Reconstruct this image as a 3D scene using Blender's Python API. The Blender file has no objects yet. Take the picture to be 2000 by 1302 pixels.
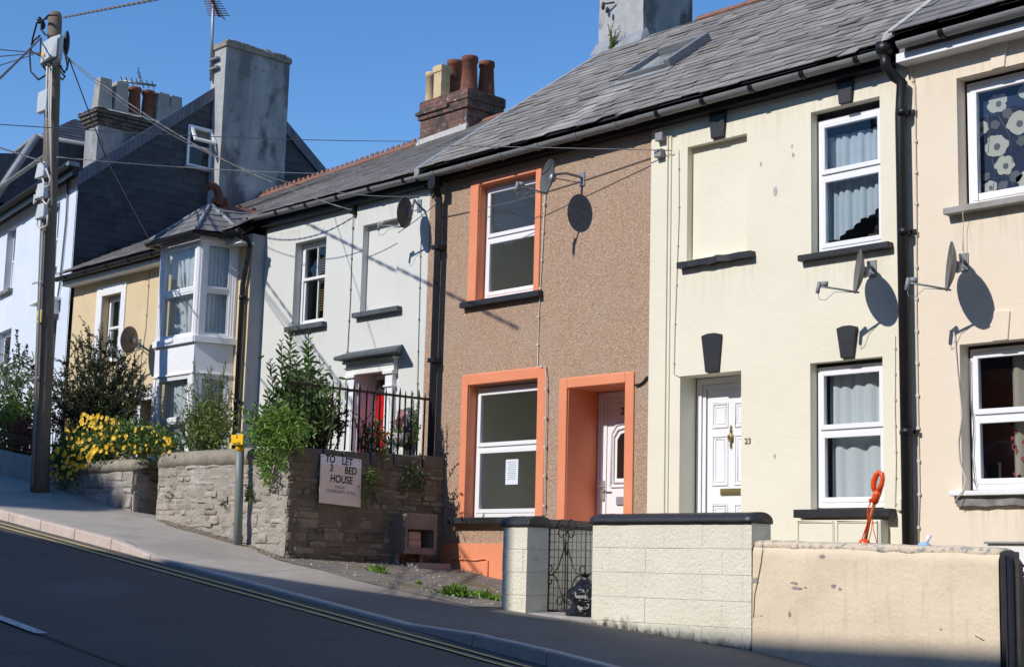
import bpy, bmesh, math, random
from mathutils import Vector, Matrix, noise
random.seed(7)
R = math.radians
sc = bpy.context.scene
COL = sc.collection

# ------------------------------------------------------------ camera, sky, sun, exposure
YAW, PITCH, ROLL, FPX = 0.82377072, 0.15249847, 0.02612426, 3000.0
CAM = Vector((0.0, -13.0, 0.0))
_f = Vector((-math.sin(YAW)*math.cos(PITCH), math.cos(YAW)*math.cos(PITCH), math.sin(PITCH)))
_r = Vector((math.cos(YAW), math.sin(YAW), 0.0))
_u = _r.cross(_f)
CR = math.cos(ROLL)*_r + math.sin(ROLL)*_u
CU = -math.sin(ROLL)*_r + math.cos(ROLL)*_u
cd = bpy.data.cameras.new('camera'); cam = bpy.data.objects.new('camera', cd); COL.objects.link(cam)
cd.sensor_width = 36.0; cd.sensor_fit = 'HORIZONTAL'; cd.lens = 36.0*FPX/2000.0
cd.clip_start = 0.1; cd.clip_end = 2000.0
cam.matrix_world = Matrix(((CR.x, CU.x, -_f.x, CAM.x), (CR.y, CU.y, -_f.y, CAM.y), (CR.z, CU.z, -_f.z, CAM.z), (0, 0, 0, 1)))
sc.camera = cam
SUN_A, SUN_B = 0.15, 0.75                      # light travels along (A, 1, -B)
SDIR = Vector((SUN_A, 1.0, -SUN_B)).normalized()
sd = bpy.data.lights.new('sun', 'SUN'); sd.energy = 3.75; sd.angle = R(0.53); sd.color = (1.0, 0.955, 0.895)
sun = bpy.data.objects.new('sun', sd); COL.objects.link(sun)
sun.rotation_mode = 'QUATERNION'; sun.rotation_quaternion = SDIR.to_track_quat('-Z', 'Y')
wd = bpy.data.worlds.new('World'); sc.world = wd; wd.use_nodes = True
nt = wd.node_tree
sky = nt.nodes.new('ShaderNodeTexSky'); sky.sky_type = 'NISHITA'; sky.sun_disc = False
sky.sun_elevation = math.asin(-SDIR.z); sky.sun_rotation = math.atan2(-SDIR.x, -SDIR.y)
sky.altitude = 30; sky.air_density = 1.0; sky.dust_density = 0.0; sky.ozone_density = 3.0
bg = nt.nodes['Background']; bg.inputs[1].default_value = 0.15
hs = nt.nodes.new('ShaderNodeHueSaturation'); hs.inputs['Saturation'].default_value = 1.24; hs.inputs['Hue'].default_value = .506
nt.links.new(sky.outputs[0], hs.inputs['Color']); nt.links.new(hs.outputs[0], bg.inputs[0])
sc.view_settings.view_transform = 'Standard'; sc.view_settings.look = 'None'
sc.view_settings.exposure = 0.17; sc.view_settings.gamma = 1.0
sc.cycles.max_bounces = 6; sc.cycles.transparent_max_bounces = 12

def ray(px, py):
    return _f + CR*((px-1000.0)/FPX) - CU*((py-651.0)/FPX)
def at(px, py, Y):                              # the point of the plane Y = const seen at a photo pixel
    d = ray(px, py); return CAM + d*((Y-CAM.y)/d.y)
def atx(px, py, X):
    d = ray(px, py); return CAM + d*((X-CAM.x)/d.x)
def atz(px, py, Z):
    d = ray(px, py); return CAM + d*((Z-CAM.z)/d.z)

# ------------------------------------------------------------ mesh helper
class MB:
    def __init__(s, T=None):
        s.v = []; s.f = []; s.m = []; s.s = []; s.T = T
    def add(s, vs, fs, mi=0, smooth=False):
        b = len(s.v)
        s.v += [tuple(s.T(Vector(p))) if s.T else tuple(p) for p in vs]
        for f in fs:
            s.f.append([b+i for i in f]); s.m.append(mi); s.s.append(smooth)
        return s
    def box(s, x0, x1, y0, y1, z0, z1, mi=0):
        return s.add([(x0,y0,z0),(x1,y0,z0),(x1,y1,z0),(x0,y1,z0),(x0,y0,z1),(x1,y0,z1),(x1,y1,z1),(x0,y1,z1)],
              [(0,3,2,1),(4,5,6,7),(0,1,5,4),(1,2,6,5),(2,3,7,6),(3,0,4,7)], mi)
    def hexa(s, p, mi=0):                       # 8 points: bottom 4, top 4
        return s.add(p, [(0,3,2,1),(4,5,6,7),(0,1,5,4),(1,2,6,5),(2,3,7,6),(3,0,4,7)], mi)
    def quad(s, a, b, c, d, mi=0):
        return s.add([a,b,c,d], [(0,1,2,3)], mi)
    def prism(s, pts, off, mi=0):               # polygon (3d points) pushed along off
        n = len(pts); off = Vector(off)
        vs = [Vector(p) for p in pts] + [Vector(p)+off for p in pts]
        fs = [tuple(range(n)), tuple(range(2*n-1, n-1, -1))] + [(i, (i+1) % n, (i+1) % n+n, i+n) for i in range(n)]
        return s.add(vs, fs, mi)
    def tube(s, pts, r, n=8, mi=0, r1=None, caps=True, smooth=True, up=None):
        pts = [Vector(p) for p in pts]; N = len(pts); vs = []; fs = []
        pn = None
        for i, p in enumerate(pts):
            t = (pts[min(i+1, N-1)]-pts[max(i-1, 0)])
            t = t.normalized() if t.length > 1e-9 else Vector((0, 0, 1))
            if pn is None:
                a = Vector(up) if up else (Vector((0, 0, 1)) if abs(t.z) < .9 else Vector((1, 0, 0)))
                pn = (a - t*a.dot(t)).normalized()
            else:
                q = pn - t*pn.dot(t)
                pn = q.normalized() if q.length > 1e-6 else pn
            bn = t.cross(pn)
            rr = r if r1 is None else r+(r1-r)*i/max(1, N-1)
            if isinstance(r, (list, tuple)): rr = r[i]
            for k in range(n):
                a = 2*math.pi*(k+.5)/n
                vs.append(p + pn*(rr*math.cos(a)) + bn*(rr*math.sin(a)))
        for i in range(N-1):
            for k in range(n):
                fs.append((i*n+k, i*n+(k+1) % n, (i+1)*n+(k+1) % n, (i+1)*n+k))
        s.add(vs, fs, mi, smooth)
        if caps:
            b = len(s.v)-len(vs)
            s.f.append([b+k for k in range(n-1, -1, -1)]); s.m.append(mi); s.s.append(False)
            s.f.append([b+(N-1)*n+k for k in range(n)]); s.m.append(mi); s.s.append(False)
        return s
    def lathe(s, prof, c, n=16, mi=0, smooth=True, capb=True, capt=True):
        vs = []; fs = []
        for (r, z) in prof:
            for k in range(n):
                a = 2*math.pi*k/n
                vs.append((c[0]+r*math.cos(a), c[1]+r*math.sin(a), c[2]+z))
        for i in range(len(prof)-1):
            for k in range(n):
                fs.append((i*n+k, i*n+(k+1) % n, (i+1)*n+(k+1) % n, (i+1)*n+k))
        if capb: fs.append(tuple(range(n-1, -1, -1)))
        if capt: fs.append(tuple((len(prof)-1)*n+k for k in range(n)))
        return s.add(vs, fs, mi, smooth)
    def grid(s, fn, nu, nv, mi=0, smooth=True):
        vs = [fn(i/nu, j/nv) for j in range(nv+1) for i in range(nu+1)]
        fs = [(j*(nu+1)+i, j*(nu+1)+i+1, (j+1)*(nu+1)+i+1, (j+1)*(nu+1)+i) for j in range(nv) for i in range(nu)]
        return s.add(vs, fs, mi, smooth)
    def ball(s, c, rx, ry, rz, n=10, mi=0):
        prof = [(math.sin(math.pi*i/6), -math.cos(math.pi*i/6)) for i in range(7)]
        vs = []; fs = []
        for (r, z) in prof:
            for k in range(n):
                a = 2*math.pi*k/n
                vs.append((c[0]+rx*r*math.cos(a), c[1]+ry*r*math.sin(a), c[2]+rz*z))
        for i in range(6):
            for k in range(n):
                fs.append((i*n+k, i*n+(k+1) % n, (i+1)*n+(k+1) % n, (i+1)*n+k))
        return s.add(vs, fs, mi, True)
    def build(s, name, mats, parent=None, bevel=0, label=None, fix=True):
        me = bpy.data.meshes.new(name)
        org = Vector((0, 0, 0))
        if parent is not None:
            rt = parent
            while rt.parent: rt = rt.parent
            org = rt.location.copy()
        elif s.v:
            xs = [p[0] for p in s.v]; ys = [p[1] for p in s.v]; zs = [p[2] for p in s.v]
            org = Vector(((min(xs)+max(xs))/2, (min(ys)+max(ys))/2, min(zs)))
        me.from_pydata([(p[0]-org.x, p[1]-org.y, p[2]-org.z) for p in s.v], [], s.f)
        me.polygons.foreach_set('material_index', s.m)
        me.polygons.foreach_set('use_smooth', s.s)
        if not isinstance(mats, (list, tuple)): mats = [mats]
        for m in mats: me.materials.append(m)
        if fix:
            bm = bmesh.new(); bm.from_mesh(me)
            bmesh.ops.remove_doubles(bm, verts=bm.verts, dist=1e-5)
            bmesh.ops.recalc_face_normals(bm, faces=bm.faces)
            bm.to_mesh(me); bm.free()
        me.update()
        o = bpy.data.objects.new(name, me); COL.objects.link(o)
        if parent is not None:
            o.parent = parent
            if parent.parent is None and parent.type != 'EMPTY': pass
        else:
            o.location = org
        if bevel:
            b = o.modifiers.new('bevel', 'BEVEL'); b.width = bevel; b.segments = 2; b.limit_method = 'ANGLE'; b.angle_limit = R(40)
        if label: o['label'] = label
        return o

def thing(name, label, cat, loc=(0, 0, 0), group=None):
    o = bpy.data.objects.new(name, None); COL.objects.link(o); o.location = loc; o.empty_display_size = .2
    return tag(o, label, cat, group)
def tag(o, label, cat, group=None, kind=None):
    o['label'] = label; o['category'] = cat
    if group: o['group'] = group
    if kind: o['kind'] = kind
    return o
def struct(o):
    o['kind'] = 'structure'; return o
def lerp(a, b, t): return a+(b-a)*t
def interp(tab, x):
    if x <= tab[0][0]: return tab[0][1]
    for (a, b), (c, d) in zip(tab, tab[1:]):
        if x <= c: return b+(d-b)*(x-a)/(c-a)
    return tab[-1][1]
def nz(x, y=0., z=0.): return noise.noise(Vector((x, y, z)))
def text(body, size, pos, face, m, parent, name='lettering', align='CENTER', squash=1.0, roll=0):
    cu = bpy.data.curves.new(name, 'FONT'); cu.body = body; cu.size = size; cu.align_x = align; cu.align_y = 'CENTER'; cu.extrude = .0008; cu.offset = size*.022
    t = bpy.data.objects.new('tmp', cu); COL.objects.link(t)
    me = bpy.data.meshes.new_from_object(t.evaluated_get(bpy.context.evaluated_depsgraph_get()))
    bpy.data.objects.remove(t)
    rot = Matrix.Rotation(R(90) if face == '+X' else 0, 4, 'Z') @ Matrix.Rotation(R(90), 4, 'X') @ Matrix.Rotation(roll, 4, 'Z')
    rt = parent
    while rt.parent: rt = rt.parent
    me.transform(Matrix.Translation(Vector(pos)-rt.location) @ rot @ Matrix.Diagonal((squash, 1, 1, 1)))
    me.materials.clear(); me.materials.append(m)
    o = bpy.data.objects.new(name, me); COL.objects.link(o); o.parent = parent
    return o

# ------------------------------------------------------------ materials
def newmat(name):
    m = bpy.data.materials.new(name); m.use_nodes = True
    t = m.node_tree; b = t.nodes['Principled BSDF']
    return m, t, b
def N(t, typ, **kw):
    n = t.nodes.new(typ)
    for k, v in kw.items():
        if k.startswith('i_'):
            key = k[2:]; key = int(key) if key.isdigit() else key.replace('_', ' ')
            n.inputs[key].default_value = v
        else: setattr(n, k, v)
    return n
def rgba(c): return (c[0], c[1], c[2], 1.0)
def mixc(t, a, b, fac, mode='MIX'):
    n = N(t, 'ShaderNodeMix', data_type='RGBA', blend_type=mode)
    for i, v in ((6, a), (7, b)):
        if hasattr(v, 'links') or hasattr(v, 'is_linked'): t.links.new(v, n.inputs[i])
        else: n.inputs[i].default_value = rgba(v)
    if hasattr(fac, 'is_linked'): t.links.new(fac, n.inputs[0])
    else: n.inputs[0].default_value = fac
    return n.outputs[2]
def coords(t, scale=(1, 1, 1)):
    tc = N(t, 'ShaderNodeTexCoord'); mp = N(t, 'ShaderNodeMapping'); mp.inputs['Scale'].default_value = scale
    t.links.new(tc.outputs['Object'], mp.inputs[0]); return mp.outputs[0]
def noisef(t, co, scale, detail=5, rough=.55, dist=0):
    n = N(t, 'ShaderNodeTexNoise'); n.inputs['Scale'].default_value = scale; n.inputs['Detail'].default_value = detail
    n.inputs['Roughness'].default_value = rough; n.inputs['Distortion'].default_value = dist
    t.links.new(co, n.inputs['Vector']); return n.outputs['Fac']
def ramp(t, fac, lo, hi, inv=False):
    n = N(t, 'ShaderNodeMapRange'); n.inputs['From Min'].default_value = lo; n.inputs['From Max'].default_value = hi
    if inv: n.inputs['To Min'].default_value = 1; n.inputs['To Max'].default_value = 0
    n.clamp = True
    t.links.new(fac, n.inputs['Value']); return n.outputs[0]
def bumpn(t, b, h, strength, dist=.01):
    n = N(t, 'ShaderNodeBump'); n.inputs['Strength'].default_value = strength; n.inputs['Distance'].default_value = dist
    t.links.new(h, n.inputs['Height']); t.links.new(n.outputs[0], b.inputs['Normal'])
def pmat(name, c1, c2=None, scale=4, lo=.35, hi=.7, rough=.85, spec=.3, bump=0, bscale=60, bd=.01, island=0, stains=(), metallic=0, stretch=(1, 1, 1), wave=0):
    m, t, b = newmat(name)
    b.inputs['Roughness'].default_value = rough; b.inputs['Specular IOR Level'].default_value = spec; b.inputs['Metallic'].default_value = metallic
    col = None
    co = coords(t)
    if c2 is not None:
        col = mixc(t, c1, c2, ramp(t, noisef(t, coords(t, stretch), scale), lo, hi))
    else:
        n = N(t, 'ShaderNodeRGB'); n.outputs[0].default_value = rgba(c1); col = n.outputs[0]
    if island:
        g = N(t, 'ShaderNodeNewGeometry')
        mr = N(t, 'ShaderNodeMapRange'); mr.inputs['To Min'].default_value = 1-island; mr.inputs['To Max'].default_value = 1+island
        t.links.new(g.outputs['Random Per Island'], mr.inputs['Value'])
        hs = N(t, 'ShaderNodeHueSaturation'); t.links.new(col, hs.inputs['Color']); t.links.new(mr.outputs[0], hs.inputs['Value'])
        col = hs.outputs[0]
    for (c, s, l, h, amt, st) in stains:
        f = ramp(t, noisef(t, coords(t, st), s, 6, .6), l, h)
        mm = N(t, 'ShaderNodeMath', operation='MULTIPLY'); t.links.new(f, mm.inputs[0]); mm.inputs[1].default_value = amt
        col = mixc(t, col, c, mm.outputs[0])
    t.links.new(col, b.inputs['Base Color'])
    if bump:
        h = noisef(t, co, bscale, 6, .6)
        if wave:
            mm = N(t, 'ShaderNodeMath', operation='MULTIPLY_ADD'); t.links.new(noisef(t, co, 1.7, 4, .6), mm.inputs[0]); mm.inputs[1].default_value = wave; t.links.new(h, mm.inputs[2]); h = mm.outputs[0]
        bumpn(t, b, h, bump, bd)
    return m
M = {}
I1 = (1, 1, 1); VS = (3, 3, .35)
M['cream'] = pmat('cream_paint', (.80, .745, .60), (.755, .70, .55), .9, wave=5, rough=.7, bump=.32, bscale=20, bd=.008,
                  stains=((( .55, .52, .40), 9, .66, .80, .25, VS), ((.45, .44, .38), 14, .72, .78, .5, I1)))
M['cream_block'] = pmat('cream_blockwork_paint', (.78, .74, .605), (.71, .67, .53), 2.5, rough=.8, bump=.7, bscale=38, bd=.02,
                  stains=((( .36, .35, .28), 17, .62, .72, .55, I1), ((.50, .47, .34), 4, .55, .75, .35, I1)))
M['peach'] = pmat('peach_paint', (.79, .675, .53), (.755, .64, .495), 1.1, wave=5, rough=.7, bump=.3, bscale=22, bd=.008,
                  stains=(((.55, .45, .34), 8, .68, .82, .22, VS), ((.42, .36, .3), 20, .73, .78, .4, I1)))
M['peach_wall'] = pmat('weathered_peach_render', (.76, .63, .46), (.68, .56, .41), 2.2, wave=5, rough=.85, bump=.5, bscale=30, bd=.012,
                  stains=(((.42, .37, .27), 5, .55, .8, .45, VS), ((.19, .19, .18), 7, .70, .735, .85, (1, 1, 1.6)), ((.36, .33, .2), 2, .6, .8, .4, I1)))
M['coping_worn'] = pmat('worn_coping', (.66, .55, .41), (.33, .31, .28), 22, .52, .62, rough=.9, bump=.9, bscale=30, bd=.02)
M['greypaint'] = pmat('grey_paint', (.655, .655, .615), (.62, .62, .58), 1.0, wave=5, rough=.75, bump=.25, bscale=24, bd=.008,
                  stains=(((.5, .5, .47), 6, .66, .82, .2, VS),))
M['beige'] = pmat('beige_roughcast', (.72, .575, .36), (.66, .52, .32), 2, rough=.85, bump=.8, bscale=55, bd=.015, stains=(((.5, .42, .3), 5, .64, .8, .25, VS),))
M['bluewhite'] = pmat('pale_blue_paint', (.66, .72, .80), (.60, .66, .745), 1.3, wave=5, rough=.75, bump=.25, bscale=24, bd=.008, stains=(((.45, .47, .5), 5, .62, .8, .35, VS),))
M['orange'] = pmat('orange_paint', (.80, .295, .155), (.72, .245, .125), 1.3, wave=2, rough=.62, bump=.35, bscale=18, bd=.006, stains=(((.60, .20, .11), 7, .60, .8, .4, VS), ((.62, .36, .25), 16, .70, .76, .5, I1)))
M['white'] = pmat('white_upvc', (.83, .83, .84), rough=.35, spec=.5)
M['whitepaint'] = pmat('white_painted_wood', (.80, .80, .79), (.74, .74, .72), 6, rough=.5, bump=.08, bscale=30)
M['black'] = pmat('black_paint', (.018, .018, .022), (.03, .03, .034), 6, rough=.45, spec=.5, bump=.15, bscale=40)
M['blackplastic'] = pmat('black_plastic', (.009, .009, .011), (.014, .014, .016), 3, rough=.42, spec=.35)
M['gutter'] = pmat('weathered_black_gutter', (.17, .175, .175), (.26, .26, .25), 3, .4, .7, rough=.40, spec=.6, stretch=(1, 6, 6))
M['sillgrey'] = pmat('slate_grey_sill', (.10, .115, .125), (.07, .08, .09), 4, rough=.7)
M['slatesill'] = pmat('worn_slate_sill', (.16, .16, .15), (.32, .31, .28), 8, rough=.85, bump=.5, bscale=30)
M['red'] = pmat('red_gloss_paint', (.55, .008, .012), rough=.25, spec=.5)
M['iron'] = pmat('black_iron', (.012, .012, .012), (.03, .022, .018), 15, rough=.55, spec=.5, bump=.2, bscale=80)
M['galv'] = pmat('galvanised_steel', (.32, .33, .34), (.24, .25, .26), 12, rough=.45, metallic=.5)
M['dish'] = pmat('grey_dish', (.105, .108, .105), (.075, .078, .076), 6, rough=.55, spec=.35, stains=(((.16, .15, .13), 7, .58, .75, .4, I1),))
M['dishpale'] = pmat('pale_dish_face', (.19, .185, .175), (.14, .137, .13), 6, rough=.55)
def perforate(m, f):
    t = m.node_tree; o = t.nodes['Material Output']; b = t.nodes['Principled BSDF']; tr = N(t, 'ShaderNodeBsdfTransparent'); mx = N(t, 'ShaderNodeMixShader'); mx.inputs[0].default_value = f
    t.links.new(b.outputs[0], mx.inputs[1]); t.links.new(tr.outputs[0], mx.inputs[2]); t.links.new(mx.outputs[0], o.inputs[0])
perforate(M['dish'], .06); perforate(M['dishpale'], .08)
M['plasticgrey'] = pmat('grey_plastic', (.26, .27, .28), rough=.5)
M['plasticpale'] = pmat('pale_grey_plastic', (.55, .58, .60), (.48, .51, .52), 8, rough=.5)
M['cablewhite'] = pmat('white_cable', (.62, .58, .50), rough=.6)
M['cabletwist'] = pmat('dull_twisted_cable', (.30, .29, .27), (.22, .21, .2), 20, rough=.6)
M['cablegrey'] = pmat('grey_cable', (.16, .16, .16), rough=.6)
M['cableblack'] = pmat('black_cable', (.015, .015, .016), rough=.5)
M['lead'] = pmat('lead_flashing', (.30, .31, .32), (.22, .23, .24), 6, rough=.6, bump=.2, bscale=30)
M['mortar'] = pmat('mortar_fillet', (.50, .49, .46), (.36, .35, .33), 9, rough=.9, bump=.6, bscale=40)
M['terracotta'] = pmat('terracotta', (.235, .082, .045), (.16, .062, .038), 8, rough=.8, bump=.3, bscale=50, stains=(((.06, .04, .032), 5, .48, .68, .75, I1), ((.3, .24, .2), 7, .66, .74, .4, I1)))
M['ridge'] = pmat('red_ridge_tile', (.29, .135, .09), (.19, .09, .062), 7, rough=.85, bump=.4, bscale=50, stains=(((.16, .12, .09), 9, .55, .75, .6, I1),))
M['buffpot'] = pmat('buff_clay', (.62, .47, .27), (.52, .38, .21), 8, rough=.75, stains=(((.25, .19, .13), 8, .6, .8, .5, I1),))
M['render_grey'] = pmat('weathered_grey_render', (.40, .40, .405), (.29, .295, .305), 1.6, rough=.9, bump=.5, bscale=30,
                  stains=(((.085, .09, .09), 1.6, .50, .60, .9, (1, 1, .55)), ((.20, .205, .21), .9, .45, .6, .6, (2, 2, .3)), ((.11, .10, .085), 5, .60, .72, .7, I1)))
M['render_lit'] = pmat('sunlit_grey_render', (.46, .46, .45), (.36, .36, .35), 5, rough=.9, bump=.9, bscale=55, bd=.02,
                  stains=(((.12, .12, .105), 3, .58, .72, .7, (1, 1, .6)),))  # lighter copy of the grey render: chimney fronts carry sunlight in their colour
M['slatehung'] = pmat('hung_slate', (.038, .041, .05), (.052, .055, .066), 3, rough=.6, spec=.35, island=.22)
M['slate'] = pmat('roof_slate', (.222, .203, .182), (.285, .262, .235), 1.6, .35, .7, rough=.7, spec=.3, island=.22, bump=.35, bscale=45, bd=.006,
                  stains=(((.13, .125, .12), 3, .52, .75, .65, (1, .5, .5)), ((.50, .49, .44), 5, .62, .74, .6, (1, .6, .6)), ((.25, .27, .25), 1.2, .55, .7, .5, I1)))
M['slatesmooth'] = pmat('newer_roof_slate', (.170, .158, .147), (.22, .205, .192), 1.2, rough=.62, spec=.35, island=.15, bump=.12, bscale=40, bd=.005,
                  stains=(((.22, .215, .20), 1.3, .55, .75, .5, (1, .5, .5)),))
M['undercoat'] = pmat('roof_underlay', (.02, .02, .02), rough=.9)
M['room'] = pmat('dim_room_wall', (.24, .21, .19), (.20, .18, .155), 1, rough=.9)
M['roomgrey'] = pmat('pale_room_wall', (.76, .74, .68), (.70, .68, .62), 1, rough=.9)
M['concrete'] = pmat('concrete', (.36, .34, .31), (.27, .255, .23), 5, rough=.9, bump=.5, bscale=50, stains=(((.14, .13, .11), 4, .58, .74, .5, I1),))
M['kerb'] = pmat('kerb_stone', (.57, .475, .415), (.48, .40, .355), 6, rough=.85, bump=.3, bscale=60, stains=(((.2, .18, .17), 8, .6, .72, .5, I1),))
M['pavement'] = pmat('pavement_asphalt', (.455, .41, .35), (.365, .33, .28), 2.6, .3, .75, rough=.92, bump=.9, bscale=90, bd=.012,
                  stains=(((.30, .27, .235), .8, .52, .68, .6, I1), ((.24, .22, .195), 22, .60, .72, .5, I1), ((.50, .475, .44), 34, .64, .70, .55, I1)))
M['road'] = pmat('road_asphalt', (.118, .100, .084), (.142, .122, .104), .6, rough=.85, spec=.35, bump=.9, bscale=90, bd=.012,
                  stains=(((.12, .115, .112), .45, .60, .72, .6, (1, .35, 1)), ((.05, .05, .05), 1.6, .6, .75, .5, I1), ((.15, .145, .14), 40, .62, .7, .5, I1), ((.045, .043, .043), 28, .60, .70, .5, I1)))
M['forecourt'] = pmat('mossy_tarmac', (.24, .215, .185), (.15, .135, .115), 3, rough=.95, bump=.9, bscale=70, bd=.012,
                  stains=(((.17, .14, .045), 2.6, .52, .66, .75, (.5, 1.4, 1)), ((.34, .32, .29), 42, .66, .7, .6, I1)))
M['soil'] = pmat('garden_soil', (.10, .075, .05), (.06, .075, .03), 3, rough=.95, bump=.8, bscale=30, bd=.03)
M['dirt'] = pmat('leaf_litter', (.16, .115, .075), (.30, .25, .19), 40, rough=.95, bump=1, bscale=60, bd=.02)
M['yellow'] = pmat('yellow_road_paint', (.68, .54, .23), (.50, .41, .20), 22, rough=.8)
M['whiteline'] = pmat('white_road_paint', (.66, .66, .66), (.36, .36, .36), 25, .45, .62, rough=.8)
M['roadseam'] = pmat('tar_seam', (.035, .033, .032), (.06, .057, .055), 8, rough=.7)
M['numeral'] = pmat('grey_metal_numeral', (.13, .125, .11), rough=.5)
M['signyellow'] = pmat('yellow_sign', (.82, .50, .012), rough=.45)
M['signred'] = pmat('red_sign_paint', (.55, .02, .02), rough=.5)
M['ink'] = pmat('black_lettering', (.02, .02, .022), (.05, .05, .05), 40, rough=.7)
M['inkpale'] = pmat('faded_lettering', (.30, .27, .25), rough=.8)
M['boardcream'] = pmat('cream_board', (.85, .70, .60), (.80, .66, .56), 5, rough=.6)
M['boardwhite'] = pmat('white_board', (.84, .81, .86), rough=.6)
M['paper'] = pmat('white_paper', (.72, .77, .84), rough=.8)
M['signpost'] = pmat('grey_green_post', (.20, .235, .225), (.17, .20, .195), 5, rough=.45, spec=.4, stains=(((.3, .28, .24), 12, .64, .7, .4, I1),))
M['brass'] = pmat('aged_brass', (.30, .235, .10), rough=.4, metallic=.6)
M['chrome'] = pmat('satin_metal', (.5, .5, .5), rough=.35, metallic=.8)
M['binbag'] = pmat('black_bin_bag', (.010, .010, .012), rough=.27, spec=.6, bump=.5, bscale=9, bd=.05)
M['navy'] = pmat('navy_board', (.016, .020, .045), (.03, .034, .06), 6, rough=.5, stains=(((.4, .4, .4), 24, .73, .76, .5, I1),))
M['darkwood'] = pmat('dark_timber', (.075, .055, .042), (.05, .037, .03), 6, rough=.8, bump=.4, bscale=30)
M['toolorange'] = pmat('orange_plastic', (.75, .085, .012), rough=.32, spec=.5)
M['bluecloth'] = pmat('pale_blue_plastic', (.30, .48, .72), rough=.5)
M['curtain'] = None
M['bark'] = pmat('bark', (.11, .085, .06), (.07, .055, .04), 12, rough=.9, bump=.6, bscale=40)
M['rust'] = pmat('rusty_iron', (.20, .075, .035), (.10, .05, .03), 20, rough=.8)
M['stonecream'] = pmat('moss_stone_coping', (.33, .295, .235), (.22, .195, .155), 5, rough=.92, bump=.7, bscale=30, bd=.02,
                  stains=(((.10, .10, .07), 4, .55, .72, .6, I1), ((.19, .15, .055), 6, .62, .74, .5, I1)))
M['rubble'] = pmat('slate_rubble', (.40, .35, .295), (.29, .255, .215), 3, rough=.92, bump=1., bscale=28, bd=.03, island=.24,
                  stains=(((.58, .555, .51), 3, .52, .68, .7, I1), ((.17, .155, .13), 6, .60, .72, .65, I1)))
M['lime'] = pmat('lime_mortar', (.44, .405, .35), (.315, .285, .24), 4, rough=.95, bump=1., bscale=40, bd=.03,
                  stains=(((.19, .175, .15), 6, .60, .72, .6, I1), ((.60, .575, .53), 3, .56, .70, .6, I1)))
M['rubbledark'] = pmat('shaded_slate_rubble', (.30, .245, .175), (.185, .15, .108), 4, rough=.92, bump=1., bscale=28, bd=.03, island=.38,
                  stains=(((.10, .115, .055), 3, .55, .7, .45, I1), ((.36, .33, .28), 6, .60, .72, .45, I1), ((.07, .06, .05), 5, .6, .7, .6, I1)))  # darker copy of the rubble: the return face's shade put into its colour
M['limedark'] = pmat('shaded_mortar', (.24, .197, .145), (.14, .115, .085), 5, rough=.95, bump=1., bscale=40, bd=.03)  # darker copy of the mortar, toned for the shaded return face
M['wood_pole'] = pmat('weathered_pole_timber', (.205, .155, .118), (.14, .108, .088), 7, rough=.85, bump=.6, bscale=30, stretch=(6, 6, .25),
                  stains=(((.14, .15, .05), 3, .52, .7, .55, (2, 2, .5)),))
def roadmarks(m):
    t = m.node_tree; b = t.nodes['Principled BSDF']; l = b.inputs['Base Color'].links[0]; src = l.from_socket
    tc = N(t, 'ShaderNodeTexCoord'); sp = N(t, 'ShaderNodeSeparateXYZ'); t.links.new(tc.outputs['Object'], sp.inputs[0]); nn_ = noisef(t, coords(t), 3, 4)
    def band(sock, lo, hi, e):
        a = N(t, 'ShaderNodeMath', operation='MULTIPLY_ADD'); t.links.new(nn_, a.inputs[0]); a.inputs[1].default_value = .3; t.links.new(sock, a.inputs[2])
        p, q = ramp(t, a.outputs[0], lo+.15, lo+e+.15), ramp(t, a.outputs[0], hi-e+.15, hi+.15, True)
        k = N(t, 'ShaderNodeMath', operation='MULTIPLY'); t.links.new(p, k.inputs[0]); t.links.new(q, k.inputs[1]); return k.outputs[0]
    ad = N(t, 'ShaderNodeMath', operation='MULTIPLY_ADD'); t.links.new(sp.outputs[1], ad.inputs[0]); ad.inputs[1].default_value = .85; t.links.new(sp.outputs[0], ad.inputs[2])
    k = N(t, 'ShaderNodeMath', operation='MULTIPLY'); t.links.new(band(ad.outputs[0], 7.85, 8.85, .22), k.inputs[0]); t.links.new(band(sp.outputs[1], .70, 2.15, .2), k.inputs[1])
    k2 = N(t, 'ShaderNodeMath', operation='MULTIPLY'); t.links.new(k.outputs[0], k2.inputs[0]); k2.inputs[1].default_value = .75
    t.links.new(mixc(t, src, (.15, .142, .135), k2.outputs[0]), b.inputs['Base Color'])
roadmarks(M['road'])
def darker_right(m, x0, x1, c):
    # darker tar of the downhill stretch, with its shade deepened in the colour
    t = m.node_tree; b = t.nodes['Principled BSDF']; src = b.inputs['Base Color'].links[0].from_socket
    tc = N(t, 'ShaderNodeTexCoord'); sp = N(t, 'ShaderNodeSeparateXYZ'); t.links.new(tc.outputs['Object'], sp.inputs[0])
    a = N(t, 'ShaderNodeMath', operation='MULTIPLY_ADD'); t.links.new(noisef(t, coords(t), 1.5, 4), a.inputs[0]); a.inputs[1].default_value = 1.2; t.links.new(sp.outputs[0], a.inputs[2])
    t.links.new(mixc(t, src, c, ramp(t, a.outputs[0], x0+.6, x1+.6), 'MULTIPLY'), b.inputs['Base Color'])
darker_right(M['pavement'], -3.9, -2.2, (.56, .54, .53))
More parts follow.
